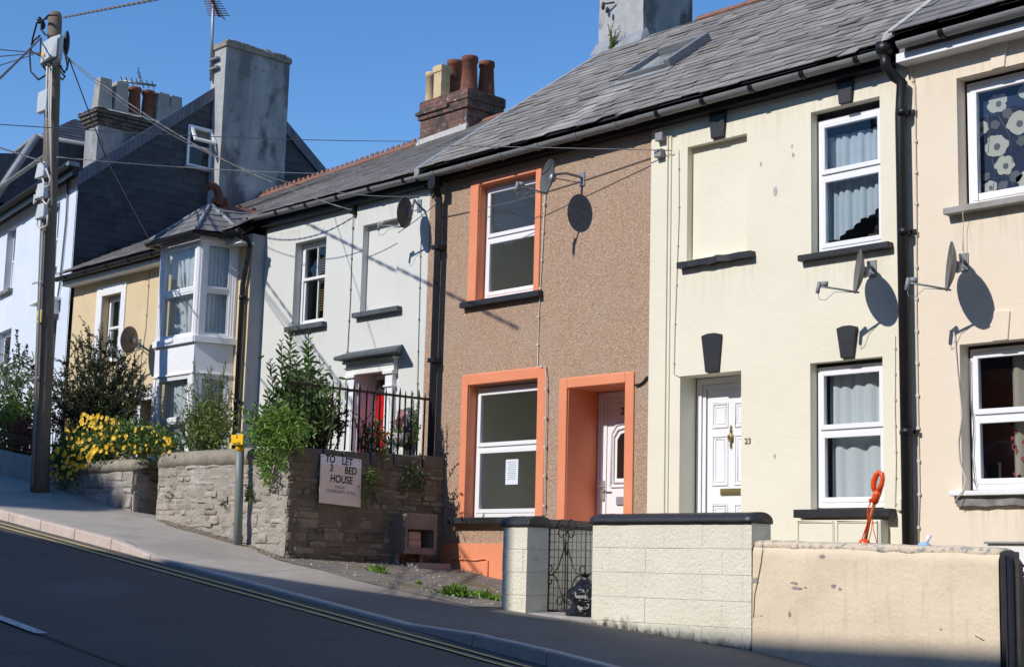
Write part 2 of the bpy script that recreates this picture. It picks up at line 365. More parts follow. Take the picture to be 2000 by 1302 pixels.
def streakmat():
    m, t, b = newmat('rain_streak_dirt'); o = t.nodes['Material Output']; b.inputs['Base Color'].default_value = (.12, .11, .095, 1); b.inputs['Roughness'].default_value = .95
    tc = N(t, 'ShaderNodeTexCoord'); sp = N(t, 'ShaderNodeSeparateXYZ'); t.links.new(tc.outputs['Generated'], sp.inputs[0])
    f = ramp(t, noisef(t, coords(t, (9, 9, .55)), 2.2, 6, .7), .46, .78); z2 = N(t, 'ShaderNodeMath', operation='POWER'); t.links.new(sp.outputs[2], z2.inputs[0]); z2.inputs[1].default_value = 1.6
    k = N(t, 'ShaderNodeMath', operation='MULTIPLY'); t.links.new(f, k.inputs[0]); t.links.new(z2.outputs[0], k.inputs[1]); k2 = N(t, 'ShaderNodeMath', operation='MULTIPLY'); t.links.new(k.outputs[0], k2.inputs[0]); k2.inputs[1].default_value = .20
    tr = N(t, 'ShaderNodeBsdfTransparent'); mx = N(t, 'ShaderNodeMixShader'); t.links.new(k2.outputs[0], mx.inputs[0]); t.links.new(tr.outputs[0], mx.inputs[1]); t.links.new(b.outputs[0], mx.inputs[2]); t.links.new(mx.outputs[0], o.inputs[0]); return m
M['streak'] = streakmat()
def glass():
    m, t, b = newmat('window_glass'); o = t.nodes['Material Output']; t.nodes.remove(b)
    tr = N(t, 'ShaderNodeBsdfTransparent'); tr.inputs[0].default_value = (.90, .92, .92, 1)
    gl = N(t, 'ShaderNodeBsdfGlossy'); gl.inputs['Roughness'].default_value = .01; gl.inputs[0].default_value = (.9, .95, 1, 1)
    fr = N(t, 'ShaderNodeFresnel'); fr.inputs[0].default_value = 1.5
    co = coords(t); bn = N(t, 'ShaderNodeBump'); bn.inputs['Strength'].default_value = .14; bn.inputs['Distance'].default_value = .05
    t.links.new(noisef(t, co, 1.8, 1), bn.inputs['Height']); t.links.new(bn.outputs[0], gl.inputs['Normal'])
    mx = N(t, 'ShaderNodeMixShader'); ge = N(t, 'ShaderNodeNewGeometry'); nb_ = N(t, 'ShaderNodeMath', operation='SUBTRACT'); nb_.inputs[0].default_value = 1.35; t.links.new(ge.outputs['Backfacing'], nb_.inputs[1]); ml_ = N(t, 'ShaderNodeMath', operation='MULTIPLY'); ml_.use_clamp = True; t.links.new(fr.outputs[0], ml_.inputs[0]); cl_ = N(t, 'ShaderNodeMath', operation='SUBTRACT'); cl_.use_clamp = True; cl_.inputs[0].default_value = 1.0; t.links.new(ge.outputs['Backfacing'], cl_.inputs[1]); t.links.new(cl_.outputs[0], ml_.inputs[1]); t.links.new(ml_.outputs[0], mx.inputs[0]); t.links.new(tr.outputs[0], mx.inputs[1]); t.links.new(gl.outputs[0], mx.inputs[2])
    t.links.new(mx.outputs[0], o.inputs[0]); return m
M['glass'] = glass()
def cloth(name, c, trans=.35):
    m, t, b = newmat(name); o = t.nodes['Material Output']
    b.inputs['Base Color'].default_value = rgba(c); b.inputs['Roughness'].default_value = .9
    tl = N(t, 'ShaderNodeBsdfTranslucent'); tl.inputs[0].default_value = rgba(c)
    mx = N(t, 'ShaderNodeMixShader'); mx.inputs[0].default_value = trans
    t.links.new(b.outputs[0], mx.inputs[1]); t.links.new(tl.outputs[0], mx.inputs[2]); t.links.new(mx.outputs[0], o.inputs[0]); return m
M['curtain'] = cloth('white_net_curtain', (.84, .87, .89), .25)
M['lace'] = cloth('blue_white_lace_curtain', (.66, .75, .84), .25)
M['blindblue'] = cloth('navy_blind_fabric', (.03, .045, .10), .1)
M['petalwhite'] = cloth('white_printed_petal', (.62, .60, .55), .1)
M['petalgrey'] = cloth('grey_printed_petal', (.16, .17, .20), .1)
M['floral'] = cloth('cream_floral_curtain', (.62, .55, .45))
M['floralred'] = cloth('red_printed_flower', (.35, .06, .07), .1)
M['woodblind'] = pmat('wooden_slat_blind', (.20, .12, .055), rough=.6)
def slatewash(m, x0, x1, y1):
    t = m.node_tree; b = t.nodes['Principled BSDF']; src = b.inputs['Base Color'].links[0].from_socket
    tc = N(t, 'ShaderNodeTexCoord'); sp = N(t, 'ShaderNodeSeparateXYZ'); t.links.new(tc.outputs['Object'], sp.inputs[0]); n1 = noisef(t, coords(t, (1, .3, .3)), 5, 5)
    a = N(t, 'ShaderNodeMath', operation='MULTIPLY_ADD'); t.links.new(n1, a.inputs[0]); a.inputs[1].default_value = .35; t.links.new(sp.outputs[0], a.inputs[2])
    p, q, r_ = ramp(t, a.outputs[0], x0+.1, x0+.3), ramp(t, a.outputs[0], x1+.05, x1+.3, True), ramp(t, sp.outputs[1], y1-.1, y1, True)
    k = N(t, 'ShaderNodeMath', operation='MULTIPLY'); t.links.new(p, k.inputs[0]); t.links.new(q, k.inputs[1]); k2 = N(t, 'ShaderNodeMath', operation='MULTIPLY'); t.links.new(k.outputs[0], k2.inputs[0]); t.links.new(r_, k2.inputs[1])
    k3 = N(t, 'ShaderNodeMath', operation='MULTIPLY'); t.links.new(k2.outputs[0], k3.inputs[0]); k3.inputs[1].default_value = .6
    t.links.new(mixc(t, src, (.43, .42, .37), k3.outputs[0]), b.inputs['Base Color'])
def leafmat(name, c1, c2, tr=.3, rough=.45):
    m, t, b = newmat(name); o = t.nodes['Material Output']
    g = N(t, 'ShaderNodeNewGeometry')
    col = mixc(t, c1, c2, g.outputs['Random Per Island'])
    t.links.new(col, b.inputs['Base Color']); b.inputs['Roughness'].default_value = rough; b.inputs['Specular IOR Level'].default_value = .4
    tl = N(t, 'ShaderNodeBsdfTranslucent'); t.links.new(col, tl.inputs[0])
    mx = N(t, 'ShaderNodeMixShader'); mx.inputs[0].default_value = tr
    t.links.new(b.outputs[0], mx.inputs[1]); t.links.new(tl.outputs[0], mx.inputs[2]); t.links.new(mx.outputs[0], o.inputs[0]); return m
M['leaf_mid'] = leafmat('mid_green_leaf', (.06, .12, .025), (.14, .22, .06))
M['leaf_bright'] = leafmat('bright_green_leaf', (.10, .21, .025), (.22, .36, .06))
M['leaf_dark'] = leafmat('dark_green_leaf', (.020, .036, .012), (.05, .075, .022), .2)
M['leaf_pale'] = leafmat('grey_green_leaf', (.11, .17, .075), (.22, .29, .15))
M['leaf_red'] = leafmat('purple_red_leaf', (.14, .035, .03), (.26, .09, .07))
M['leaf_olive'] = leafmat('olive_leaf', (.12, .18, .035), (.21, .28, .075))
M['petal_yellow'] = leafmat('yellow_petal', (.80, .43, .008), (.88, .58, .02), .25)
M['petal_pink'] = leafmat('pink_petal', (.42, .16, .18), (.55, .33, .33), .25)
M['petal_orange'] = leafmat('orange_red_petal', (.65, .08, .02), (.8, .3, .05), .25)
M['spike'] = leafmat('dead_flower_spike', (.035, .022, .03), (.07, .045, .05), .1)
def pebble():
    m, t, b = newmat('pebbledash'); co = coords(t)
    v = N(t, 'ShaderNodeTexVoronoi'); v.inputs['Scale'].default_value = 105; t.links.new(co, v.inputs['Vector'])
    cr = N(t, 'ShaderNodeValToRGB'); e = cr.color_ramp.elements
    cr.color_ramp.interpolation = 'LINEAR'
    e[0].position = 0; e[0].color = (.33, .215, .14, 1); e[1].position = 1; e[1].color = (.74, .565, .40, 1)
    for p, c in ((.2, (.42, .27, .18, 1)), (.55, (.49, .32, .215, 1)), (.8, (.55, .375, .26, 1))):
        x = cr.color_ramp.elements.new(p); x.color = c
    sp = N(t, 'ShaderNodeSeparateColor'); t.links.new(v.outputs['Color'], sp.inputs[0]); t.links.new(sp.outputs[0], cr.inputs[0])
    col = mixc(t, cr.outputs[0], (.50, .385, .285), ramp(t, noisef(t, co, 1.1, 5, .65), .50, .8)); col = mixc(t, col, (.44, .31, .21), ramp(t, noisef(t, coords(t, (1.5, 1.5, .3)), 1.6, 5), .58, .8)); col = mixc(t, col, (.66, .55, .45), ramp(t, noisef(t, co, 38, 2), .68, .74))
    col = mixc(t, col, (.22, .15, .11), ramp(t, v.outputs['Distance'], .6, 1.0))
    t.links.new(col, b.inputs['Base Color']); b.inputs['Roughness'].default_value = .9
    bumpn(t, b, v.outputs['Distance'], -1.0, .018) if False else None
    inv = ramp(t, v.outputs['Distance'], 0, 1, True); bumpn(t, b, inv, .8, .011)
    return m
M['pebble'] = pebble()
def brickm(name, c1, c2, mort, dirt):
    m, t, b = newmat(name); tc = N(t, 'ShaderNodeTexCoord')
    # faces: combine x+y along the course so both faces of a stack get courses
    sx = N(t, 'ShaderNodeSeparateXYZ'); t.links.new(tc.outputs['Object'], sx.inputs[0])
    ad = N(t, 'ShaderNodeMath', operation='ADD'); t.links.new(sx.outputs[0], ad.inputs[0]); t.links.new(sx.outputs[1], ad.inputs[1])
    cx = N(t, 'ShaderNodeCombineXYZ'); t.links.new(ad.outputs[0], cx.inputs[0]); t.links.new(sx.outputs[2], cx.inputs[1])
    br = N(t, 'ShaderNodeTexBrick'); br.inputs['Scale'].default_value = 1.0
    br.inputs['Brick Width'].default_value = .225; br.inputs['Row Height'].default_value = .075; br.inputs['Mortar Size'].default_value = .007
    br.inputs['Color1'].default_value = rgba(c1); br.inputs['Color2'].default_value = rgba(c2); br.inputs['Mortar'].default_value = rgba(mort)
    t.links.new(cx.outputs[0], br.inputs['Vector'])
    co = coords(t)
    col = mixc(t, br.outputs[0], dirt, ramp(t, noisef(t, co, 3.5, 6, .65), .40, .60))
    col = mixc(t, col, (.42, .40, .37), ramp(t, noisef(t, co, 9, 5), .64, .72))
    t.links.new(col, b.inputs['Base Color']); b.inputs['Roughness'].default_value = .9
    bumpn(t, b, ramp(t, br.outputs[1], 0, 1, True), .8, .01); return m
M['brick'] = brickm('sooty_brick', (.24, .085, .055), (.15, .065, .045), (.20, .185, .17), (.05, .042, .038))
M['brickdark'] = brickm('dark_sooty_brick', (.09, .06, .05), (.06, .045, .04), (.20, .19, .17), (.035, .032, .03))
M['brickred'] = brickm('red_garden_brick', (.26, .09, .06), (.18, .07, .05), (.2, .18, .16), (.09, .05, .04))
# ------------------------------------------------------------ ground, road, pavement
BASE = [(-300, 16), (-120, 9.5), (-60, 6.2), (-40, 3.6), (-30, 2.2), (-21.3, 1.02), (-19.6, .74), (-18.1, .53), (-16.3, .26), (-15.2, .06), (-13.2, -.2), (-11.4, -.40), (-9.7, -.52), (-8.3, -.63), (-7.3, -.76), (0, -1.62), (10, -2.8), (60, -7), (300, -14)]
DROP = [(-16.21, 0), (-15.295, 1), (-10.72, 1), (-9.805, 0)]
def base(x): return interp(BASE, x)
def road0(x): return interp([(-300, base(-300)-.2), (-60, 5.384), (20, -4.256), (60, base(60)-.2), (300, base(300)-.2)], x)
def kerbz(x): return road0(x)+.11-.085*interp(DROP, x)
def pavz(x, y):
    if y >= -2.4: return base(x)-.015*(y+2.4)
    return lerp(base(x), kerbz(x), (-2.4-y)/1.6)
def ground_hit(px, py):
    d = ray(px, py); t = 6.0
    while t < 60:
        p = CAM+d*t
        if p.z < pavz(p.x, p.y): return p
        t += .01
    return p
def roadz(x, y):
    d = min(-4.13-y, y+11.1)
    return road0(x)-.006+.02*min(d, 3.0)
def xs_list(a, b, st): 
    n = int(round((b-a)/st)); return [a+(b-a)*i/n for i in range(n+1)]
def sheet(name, xs, ys, fz, m, jit=0):
    mb = MB(); nx = len(xs); 
    vs = [(x, y, fz(x, y)+(jit*nz(x*1.3, y*1.3, 3) if jit else 0)) for y in ys for x in xs]
    fs = [(j*nx+i, j*nx+i+1, (j+1)*nx+i+1, (j+1)*nx+i) for j in range(len(ys)-1) for i in range(nx-1)]
    mb.add(vs, fs, 0, True); return mb.build(name, m, fix=False)
gx = [-300, -200, -120, -90, -60, -50, -40, -30, -25, -21.3, -18, -15, -12, -9, -6, 0, 10, 30, 60, 120, 300]
struct(sheet('ground', gx, [-300, -60, -20, -11, -4, 0, 8, 30, 80, 300], lambda x, y: min(base(x), road0(x))-.42, M['soil']))
rx = xs_list(-60, 20, .5)
struct(sheet('road', rx, [-11.1, -10, -8.5, -7.5, -6.5, -5.3, -4.7, -4.1], roadz, M['road'], .006))
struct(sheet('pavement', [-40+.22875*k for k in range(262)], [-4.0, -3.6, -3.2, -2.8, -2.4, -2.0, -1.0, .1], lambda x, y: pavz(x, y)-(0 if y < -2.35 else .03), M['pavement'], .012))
struct(sheet('far_pavement', xs_list(-60, 20, 2), [-15.6, -11.2], lambda x, y: road0(x)+.1, M['pavement']))
# worn strip and mossy forecourt in front of the orange house, laid 5 mm above
struct(sheet('forecourt', xs_list(-15.25, -11.62, .12), [-2.62, -2.45, -2.2, -1.6, -1.0, -.5, -.02], lambda x, y: pavz(x, y)+.006+.005*nz(x*2, y*2), M['forecourt'], .01))
struct(sheet('dirt_strip', xs_list(-18.1, -15.28, .1), [-2.62, -2.52, -2.41], lambda x, y: pavz(x, y)+.012*max(0, 1+(y+2.4)/.2+.5*nz(x*5, y*5))-.002, M['dirt']))
mb = MB()
edge = xs_list(-40, 20, .915)
for a, b in zip(edge, edge[1:]):
    a += .004; b -= .004
    for y0, y1, q in ((-4.13, -3.99, 0),):
        za, zb = kerbz(a)+.006, kerbz(b)+.006
        ra, rb = road0(a)-.3, road0(b)-.3
        mb.hexa([(a,-4.13,ra),(b,-4.13,rb),(b,-3.99,rb),(a,-3.99,ra),(a,-4.115,za),(b,-4.115,zb),(b,-3.99,zb),(a,-3.99,za)])
struct(mb.build('kerb', M['kerb'], bevel=.018))
mb = MB()
for i in range(30):
    a = -60+i*.92*3
    b = a+2.75
    mb.quad((a,-11.1,road0(a)-.3),(b,-11.1,road0(b)-.3),(b,-11.1,road0(b)+.11),(a,-11.1,road0(a)+.11)); mb.quad((a,-11.1,road0(a)+.11),(b,-11.1,road0(b)+.11),(b,-11.24,road0(b)+.11),(a,-11.24,road0(a)+.11))
struct(mb.build('far_kerb', M['kerb']))
def strip(name, x0, x1, y0, y1, m, st=.5, dz=.01, jit=0, cut=0):
    mb = MB(); xs = xs_list(x0, x1, st)
    for a, b in zip(xs, xs[1:]):
        if cut and random.random() < cut: continue
        j0, j1 = jit*nz(a*2.1, y0), jit*nz(b*2.1, y0)
        mb.quad((a, y0+j0, roadz(a, y0)+dz), (b, y0+j1, roadz(b, y0)+dz), (b, y1+j1, roadz(b, y1)+dz), (a, y1+j0, roadz(a, y1)+dz))
    return struct(mb.build(name, m))
strip('yellow_line', -40, 14, -4.43, -4.365, M['yellow'], jit=.012)
strip('yellow_line', -40, 14, -4.635, -4.57, M['yellow'], jit=.012)
strip('centre_line', -14.4, -10.4, -7.9, -7.8, M['whiteline'])
strip('centre_line', -22.4, -18.4, -7.9, -7.8, M['whiteline'])
strip('road_seam', -10.4, 6, -7.875, -7.855, M['roadseam'], .25, .007, .03)
# raised gardens behind the rubble wall
struct(sheet('garden', xs_list(-30, -15.62, .5), [-2.3, -1.6, -.8, .02], lambda x, y: max(1.22, base(x)+.12)+.03*nz(x, y), M['soil']))

# ------------------------------------------------------------ building pieces
def facade(mb, x0, x1, z0, z1, y, ops, mi=0, room=1, rev=0):
    """wall sheet in the plane y with openings; each opening (xa, xb, za, zb, depth, kind)"""
    X = sorted(set([x0, x1]+[v for o in ops for v in o[:2]])); Z = sorted(set([z0, z1]+[v for o in ops for v in o[2:4]]))
    for a, b in zip(X, X[1:]):
        for c, d in zip(Z, Z[1:]):
            mx, mz = (a+b)/2, (c+d)/2
            if any(o[0] < mx < o[1] and o[2] < mz < o[3] for o in ops): continue
            mb.quad((a, y, c), (b, y, c), (b, y, d), (a, y, d), mi)
    for (a, b, c, d, dp, kind) in ops:
        e = y+dp
        mb.quad((a, y, c), (a, e, c), (a, e, d), (a, y, d), rev); mb.quad((b, y, c), (b, y, d), (b, e, d), (b, e, c), rev)
        mb.quad((a, y, d), (a, e, d), (b, e, d), (b, y, d), rev); mb.quad((a, y, c), (b, y, c), (b, e, c), (a, e, c), rev)
        if kind == 'blind': mb.quad((a, e, c), (b, e, c), (b, e, d), (a, e, d), mi)
        elif kind == 'room':
            f = e+1.6; p, q, r, s = a-.35, b+.35, c-.25, d+.12
            mb.quad((p, f, r), (q, f, r), (q, f, s), (p, f, s), room)
            mb.quad((p, e, r), (p, f, r), (p, f, s), (p, e, s), room); mb.quad((q, e, r), (q, e, s), (q, f, s), (q, f, r), room)
            mb.quad((p, e, s), (p, f, s), (q, f, s), (q, e, s), room); mb.quad((p, e, r), (q, e, r), (q, f, r), (p, f, r), room)
            mb.quad((p, e, r), (a, e, r), (a, e, s), (p, e, s), room); mb.quad((b, e, r), (q, e, r), (q, e, s), (b, e, s), room)
            mb.quad((a, e, d), (b, e, d), (b, e, s), (a, e, s), room); mb.quad((a, e, r), (b, e, r), (b, e, c), (a, e, c), room)
def shell(mb, x0, x1, z0, z1, y, yb, yr, zr, mi=0, left=True, right=True):
    for x, on in ((x0, left), (x1, right)):
        if on:
            b = len(mb.v); mb.add([(x, y, z0), (x, yb, z0), (x, yb, z1), (x, yr, zr), (x, y, z1)], [(0, 1, 2, 3, 4)], mi)
    mb.quad((x0, yb, z0), (x1, yb, z0), (x1, yb, z1), (x0, yb, z1), mi)
def ring(mb, x0, x1, z0, z1, w, y0, y1, mi=0, wb=None, wt=None):
    wb = w if wb is None else wb; wt = w if wt is None else wt
    mb.box(x0, x0+w, y0, y1, z0, z1, mi); mb.box(x1-w, x1, y0, y1, z0, z1, mi)
    mb.box(x0+w, x1-w, y0, y1, z0, z0+wb, mi); mb.box(x0+w, x1-w, y0, y1, z1-wt, z1, mi)
def window(root, x0, x1, z0, z1, y, mid=None, T=None, m='white', fw=.045, sw=.05, bars=0, sash=False, step=.012, label=None):
    """uPVC or timber window: frame (thing's part) > panes"""
    mb = MB(T); ring(mb, x0, x1, z0, z1, fw, y, y+.07, wb=fw*1.3)
    lights = []
    a, b, c, d = x0+fw-.004, x1-fw+.004, z0+fw*1.3-.004, z1-fw+.004
    if mid is None: lights.append((a, b, c, d, 0))
    else:
        if not sash: mb.box(x0+fw, x1-fw, y-.002, y+.066, mid-.03, mid+.03)
        lights.append((a, b, mid+(.018 if not sash else -.02), d, -step if not sash else .0)); lights.append((a, b, c, mid-(.018 if not sash else -.02), 0 if not sash else .03))
    panes = []
    for (a, b, c, d, o) in lights:
        ring(mb, a, b, c, d, sw, y-.008+o, y+.045+o)
        for k in range(bars):
            x = a+sw+(b-a-2*sw)*(k+1)/(bars+1); mb.box(x-.011, x+.011, y+.004+o, y+.04+o, c+sw, d-sw)
        panes.append((a+sw-.003, b-sw+.003, y+.016+o, y+.022+o, c+sw-.003, d-sw+.003))
    fr = mb.build('window', M[m], root, bevel=.004, label=label)
    for p in panes:
        g = MB(T); g.box(*p); g.build('pane', M['glass'], fr)
    return fr
def drape(parent, x0, x1, z0, z1, y, m='curtain', amp=.025, folds=9, hem=None, T=None, name='curtain', drift=0):
    mb = MB(T)
    n = folds*6
    def fn(u, v):
        x = lerp(x0, x1, u); zb = z0 if hem is None else hem(u)
        ph = 2*math.pi*folds*u+1.2*math.sin(u*7+drift)
        yy = y+amp*math.sin(ph)*(1-.35*v)+amp*.5*math.sin(ph*.43+2)
        return (x+amp*.4*math.cos(ph), yy, lerp(zb, z1, v))
    mb.grid(fn, n, 6); return mb.build(name, M[m] if isinstance(m, str) else m, parent, fix=False)
def sill(root, x0, x1, z0, z1, y0, y1, m, name='window_sill', T=None, bevel=.008, rough=0):
    mb = MB(T)
    if rough:
        n = 14
        for i in range(n):
            a, b = lerp(x0, x1, i/n), lerp(x0, x1, (i+1)/n)
            j = lambda x, k: rough*nz(x*7, k)
            mb.hexa([(a, y0+j(a, 1), z0+j(a, 2)), (b, y0+j(b, 1), z0+j(b, 2)), (b, y1, z0+j(b, 2)), (a, y1, z0+j(a, 2)), (a, y0+j(a, 1), z1+j(a, 3)), (b, y0+j(b, 1), z1+j(b, 3)), (b, y1, z1), (a, y1, z1)])
    else: mb.box(x0, x1, y0, y1, z0, z1)
    return mb.build(name, M[m], root, bevel=0 if rough else bevel)
def streak(root, x0, x1, z0, z1, y=-.004):
    mb = MB(); mb.quad((x0, y, z0), (x1, y, z0), (x1, y, z1), (x0, y, z1)); return mb.build('dirt_streak', M['streak'], root)
def slates(mb, A, B, Cc, D, rows, w, th=.008, jit=.012, lift=.012, mi=0, base_mi=1, over=.6, rot=.012):
    A, B, Cc, D = map(Vector, (A, B, Cc, D))
    nrm = (B-A).cross(D-A).normalized()
    if nrm.z < 0: nrm = -nrm
    P = lambda u, v: (A*(1-u)+B*u)*(1-v)+(D*(1-u)+Cc*u)*v
    mb.add([A-nrm*.02, B-nrm*.02, Cc-nrm*.02, D-nrm*.02], [(0, 1, 2, 3)], base_mi)
    for i in range(rows):
        v0, v1 = i/rows, min(1.0, (i+1+over)/rows)
        Lw = (P(1, v0)-P(0, v0)).length
        n = max(1, int(round(Lw/w)))
        cuts = [0]+sorted((k+(.5 if i % 2 else 0)+random.uniform(-.16, .16))/n for k in range(1, n+(0 if i % 2 else 0)) if 0 < (k+(.5 if i % 2 else 0)) < n)+[1]
        if i % 2 and n > 1: cuts = sorted(cuts+[.5/n])
        for a, b in zip(cuts, cuts[1:]):
            g = .0025/max(Lw, .2)
            dv0 = random.gauss(0, jit)/max(.3, (D-A).length)
            r_ = random.gauss(0, rot)*(b-a)*Lw/max(.3, (D-A).length)*.5
            l = th+abs(random.gauss(0, lift*.5))+.004
            p0, p1 = P(a+g, max(-.01, v0+dv0-r_)), P(b-g, max(-.01, v0+dv0+r_)); p2, p3 = P(b-g, v1), P(a+g, v1)
            mb.add([p0+nrm*(l+random.uniform(0, .004)), p1+nrm*(l+random.uniform(0, .004)), p2, p3, p0+nrm*(l-th), p1+nrm*(l-th)], [(0, 1, 2, 3), (4, 5, 1, 0), (4, 0, 3), (1, 5, 2)], mi)
def gutter(mb, a, b, r=.06, mi=0, brackets=0, bmi=0):
    a, b = Vector(a), Vector(b); d = (b-a).normalized(); s = d.cross(Vector((0, 0, 1))).normalized()
    prof = [(r*math.cos(t), -r*math.sin(t)) for t in [math.pi*k/10 for k in range(11)]]
    inner = [(x*.9, z*.9) for x, z in reversed(prof)]
    pr = prof+inner; n = len(pr); vs = []
    for p in (a, b):
        for x, z in pr: vs.append(p+s*x+Vector((0, 0, z)))
    fs = [(k, (k+1) % n, n+(k+1) % n, n+k) for k in range(n)]+[tuple(range(n)), tuple(range(2*n-1, n-1, -1))]
    mb.add(vs, fs, mi)
    for k in range(brackets):
        c = a+(b-a)*((k+.5)/brackets)
        vs = []
        for e in (-.028, .028):
            for x, z in [(x*1.16, z*1.16) for x, z in prof]+[(x*.98, z*.98) for x, z in reversed(prof)]: vs.append(c+d*e+s*x+Vector((0, 0, z)))
        mb.add(vs, fs, bmi)
def downpipe(root, pts, r, m='blackplastic', n=12, square=False, joints=(), name='downpipe'):
    mb = MB(); mb.tube(pts, r*(1.25 if square else 1), 4 if square else n, smooth=not square, up=(1, 0, 0) if True else None)
    for z in joints:
        x, y = pts[-1][0], pts[-1][1]
        if square: mb.box(x-r*1.2, x+r*1.2, y-r*1.2, y+r*1.2+.02, z-.035, z+.035)
        else: mb.tube([(x, y, z-.035), (x, y, z+.035)], r*1.18, n)
        mb.box(x-r*1.9, x+r*1.9, y+r*.6, y+r*.9, z-.02, z+.02)
    return mb.build(name, M[m], root)
def cable(root, pts, r=.006, m='cablewhite', name='cable', clips=0):
    mb = MB(); mb.tube(pts, r, 6)
    if clips:
        pts = [Vector(p) for p in pts]
        L = sum((b-a).length for a, b in zip(pts, pts[1:])); step = L/clips; acc = 0; nxt = step/2
        for a, b in zip(pts, pts[1:]):
            l = (b-a).length
            while nxt <= acc+l:
                p = a+(b-a)*((nxt-acc)/l); mb.box(p.x-r*2.2, p.x+r*2.2, p.y-r*1.6, p.y+r*2, p.z-r*1.8, p.z+r*1.8); nxt += step
            acc += l
    return mb.build(name, M[m], root)
def ridge(root, a, b, m='ridge', crest=0, w=.11, n=None, name='ridge_tile'):
    mb = MB(); a, b = Vector(a), Vector(b); L = (b-a).length; n = n or max(1, int(L/.45)); d = (b-a)/n; s = d.normalized().cross(Vector((0, 0, 1))).normalized()
    for k in range(n):
        p, q = a+d*(k+.01), a+d*(k+.99); j = random.uniform(-.006, .006); up = Vector((0, 0, 1))
        pr = [(-w, -w*.62), (-w*.5, -w*.05), (0, .03+j), (w*.5, -w*.05), (w, -w*.62), (w*.9, -w*.75), (0, -.04), (-w*.9, -w*.75)]
        vs = [e+s*x+up*z for e in (p, q) for x, z in pr]; m_ = len(pr)
        mb.add(vs, [(i, (i+1) % m_, m_+(i+1) % m_, m_+i) for i in range(m_)]+[tuple(range(m_)), tuple(range(2*m_-1, m_-1, -1))])
        if crest:
            c = 3
            for i in range(c):
                o = p+(q-p)*((i+.5)/c); h = crest*random.uniform(.85, 1.1); t = d.normalized()*.035; 
                mb.hexa([o-t*1.6-s*.012+up*.0, o+t*1.6-s*.012, o+t*1.6+s*.012, o-t*1.6+s*.012, o-t+up*h-s*.01, o+t+up*h-s*.01, o+t+up*h+s*.01, o-t+up*h+s*.01])
    return mb.build(name, M[m], root)
def pot(stack, c, r0, r1, h, m, rim=.02, square=False, label=None):
    mb = MB()
    if square:
        prof = [(r0*1.45, 0), (r0*1.4, h*.2), (r1*1.4, h*.8), (r1*1.65, h*.82), (r1*1.65, h), (r1*1.1, h), (r1*1.1, h-.08)]
        vs = [(c[0]+r*math.cos(R(45+90*k)), c[1]+r*math.sin(R(45+90*k)), c[2]+z) for r, z in prof for k in range(4)]
        fs = [(i*4+k, i*4+(k+1) % 4, (i+1)*4+(k+1) % 4, (i+1)*4+k) for i in range(len(prof)-1) for k in range(4)]+[(24, 25, 26, 27)]
        mb.add(vs, fs)
    else:
        mb.lathe([(r0*1.05, 0), (r0*1.05, .04), (r0, .06), (r1, h-.1), (r1+rim, h-.09), (r1+rim, h-.02), (r1+rim*.7, h), (r1-.02, h), (r1-.025, h-.12)], c, 18)
    return mb.build('chimney_pot', M[m], stack, label=label)
def panel(mb, x0, x1, z0, z1, y, w=.022, d=.012, mi=0):
    """raised moulding ring with a fielded centre, as on a door"""
    ring(mb, x0, x1, z0, z1, w, y-d, y+.004, mi)
    ring(mb, x0+w*1.9, x1-w*1.9, z0+w*1.9, z1-w*1.9, w*.5, y-d*.55, y+.004, mi)
HG = 'terraced houses along the hill'
GY = -.225
# ============================================================ cream house (number 23)
cream = thing('terraced_house', 'cream painted house numbered 23 with black keystones and black sills', 'house', (-10, 0, -.6), HG)
W1 = (-9.455, -8.60, 3.33, 4.88, .12, 'room'); W2 = (-9.475, -8.60, .69, 2.195, .12, 'room')
BL = (-11.165, -10.31, 3.485, 4.82, .09, 'blind'); DO = (-11.245, -10.38, -.3, 2.19, .27, 'room')
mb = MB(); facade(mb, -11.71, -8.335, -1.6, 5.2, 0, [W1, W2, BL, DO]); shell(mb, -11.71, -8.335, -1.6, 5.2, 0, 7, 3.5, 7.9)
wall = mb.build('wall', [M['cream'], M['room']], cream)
mb = MB(); mb.box(-11.705, -11.45, -.022, .01, -1.2, 5.02); mb.box(-11.43, -11.40, -.018, .01, -1.2, 5.0); mb.build('pilaster', M['cream'], cream, bevel=.006)
def keystone(root, xa, xb, xc, xd, z0, z1, m, y=-.045, arc=.02):
    mb = MB(); mb.prism([(xc, .01, z0), (xd, .01, z0), (xb, .01, z1-arc), (lerp(xa, xb, .7), .01, z1), (lerp(xa, xb, .3), .01, z1), (xa, .01, z1-arc)], (0, y-.01, 0)); return mb.build('keystone', M[m], root, bevel=.006)
keystone(cream, -10.91, -10.64, -10.85, -10.68, 2.20, 2.63, 'black'); keystone(cream, -9.12, -8.88, -9.07, -8.93, 2.21, 2.54, 'black')
keystone(cream, -10.82, -10.59, -10.79, -10.62, 4.84, 5.13, 'black', arc=0); keystone(cream, -9.10, -8.90, -9.07, -8.93, 4.88, 5.12, 'black', arc=0)
sill(cream, -11.24, -10.19, 3.405, 3.475, -.09, .02, 'black', rough=.018)
sill(cream, -9.57, -8.46, 3.27, 3.335, -.09, .11, 'black'); sill(cream, -9.60, -8.46, .60, .685, -.13, .11, 'black')
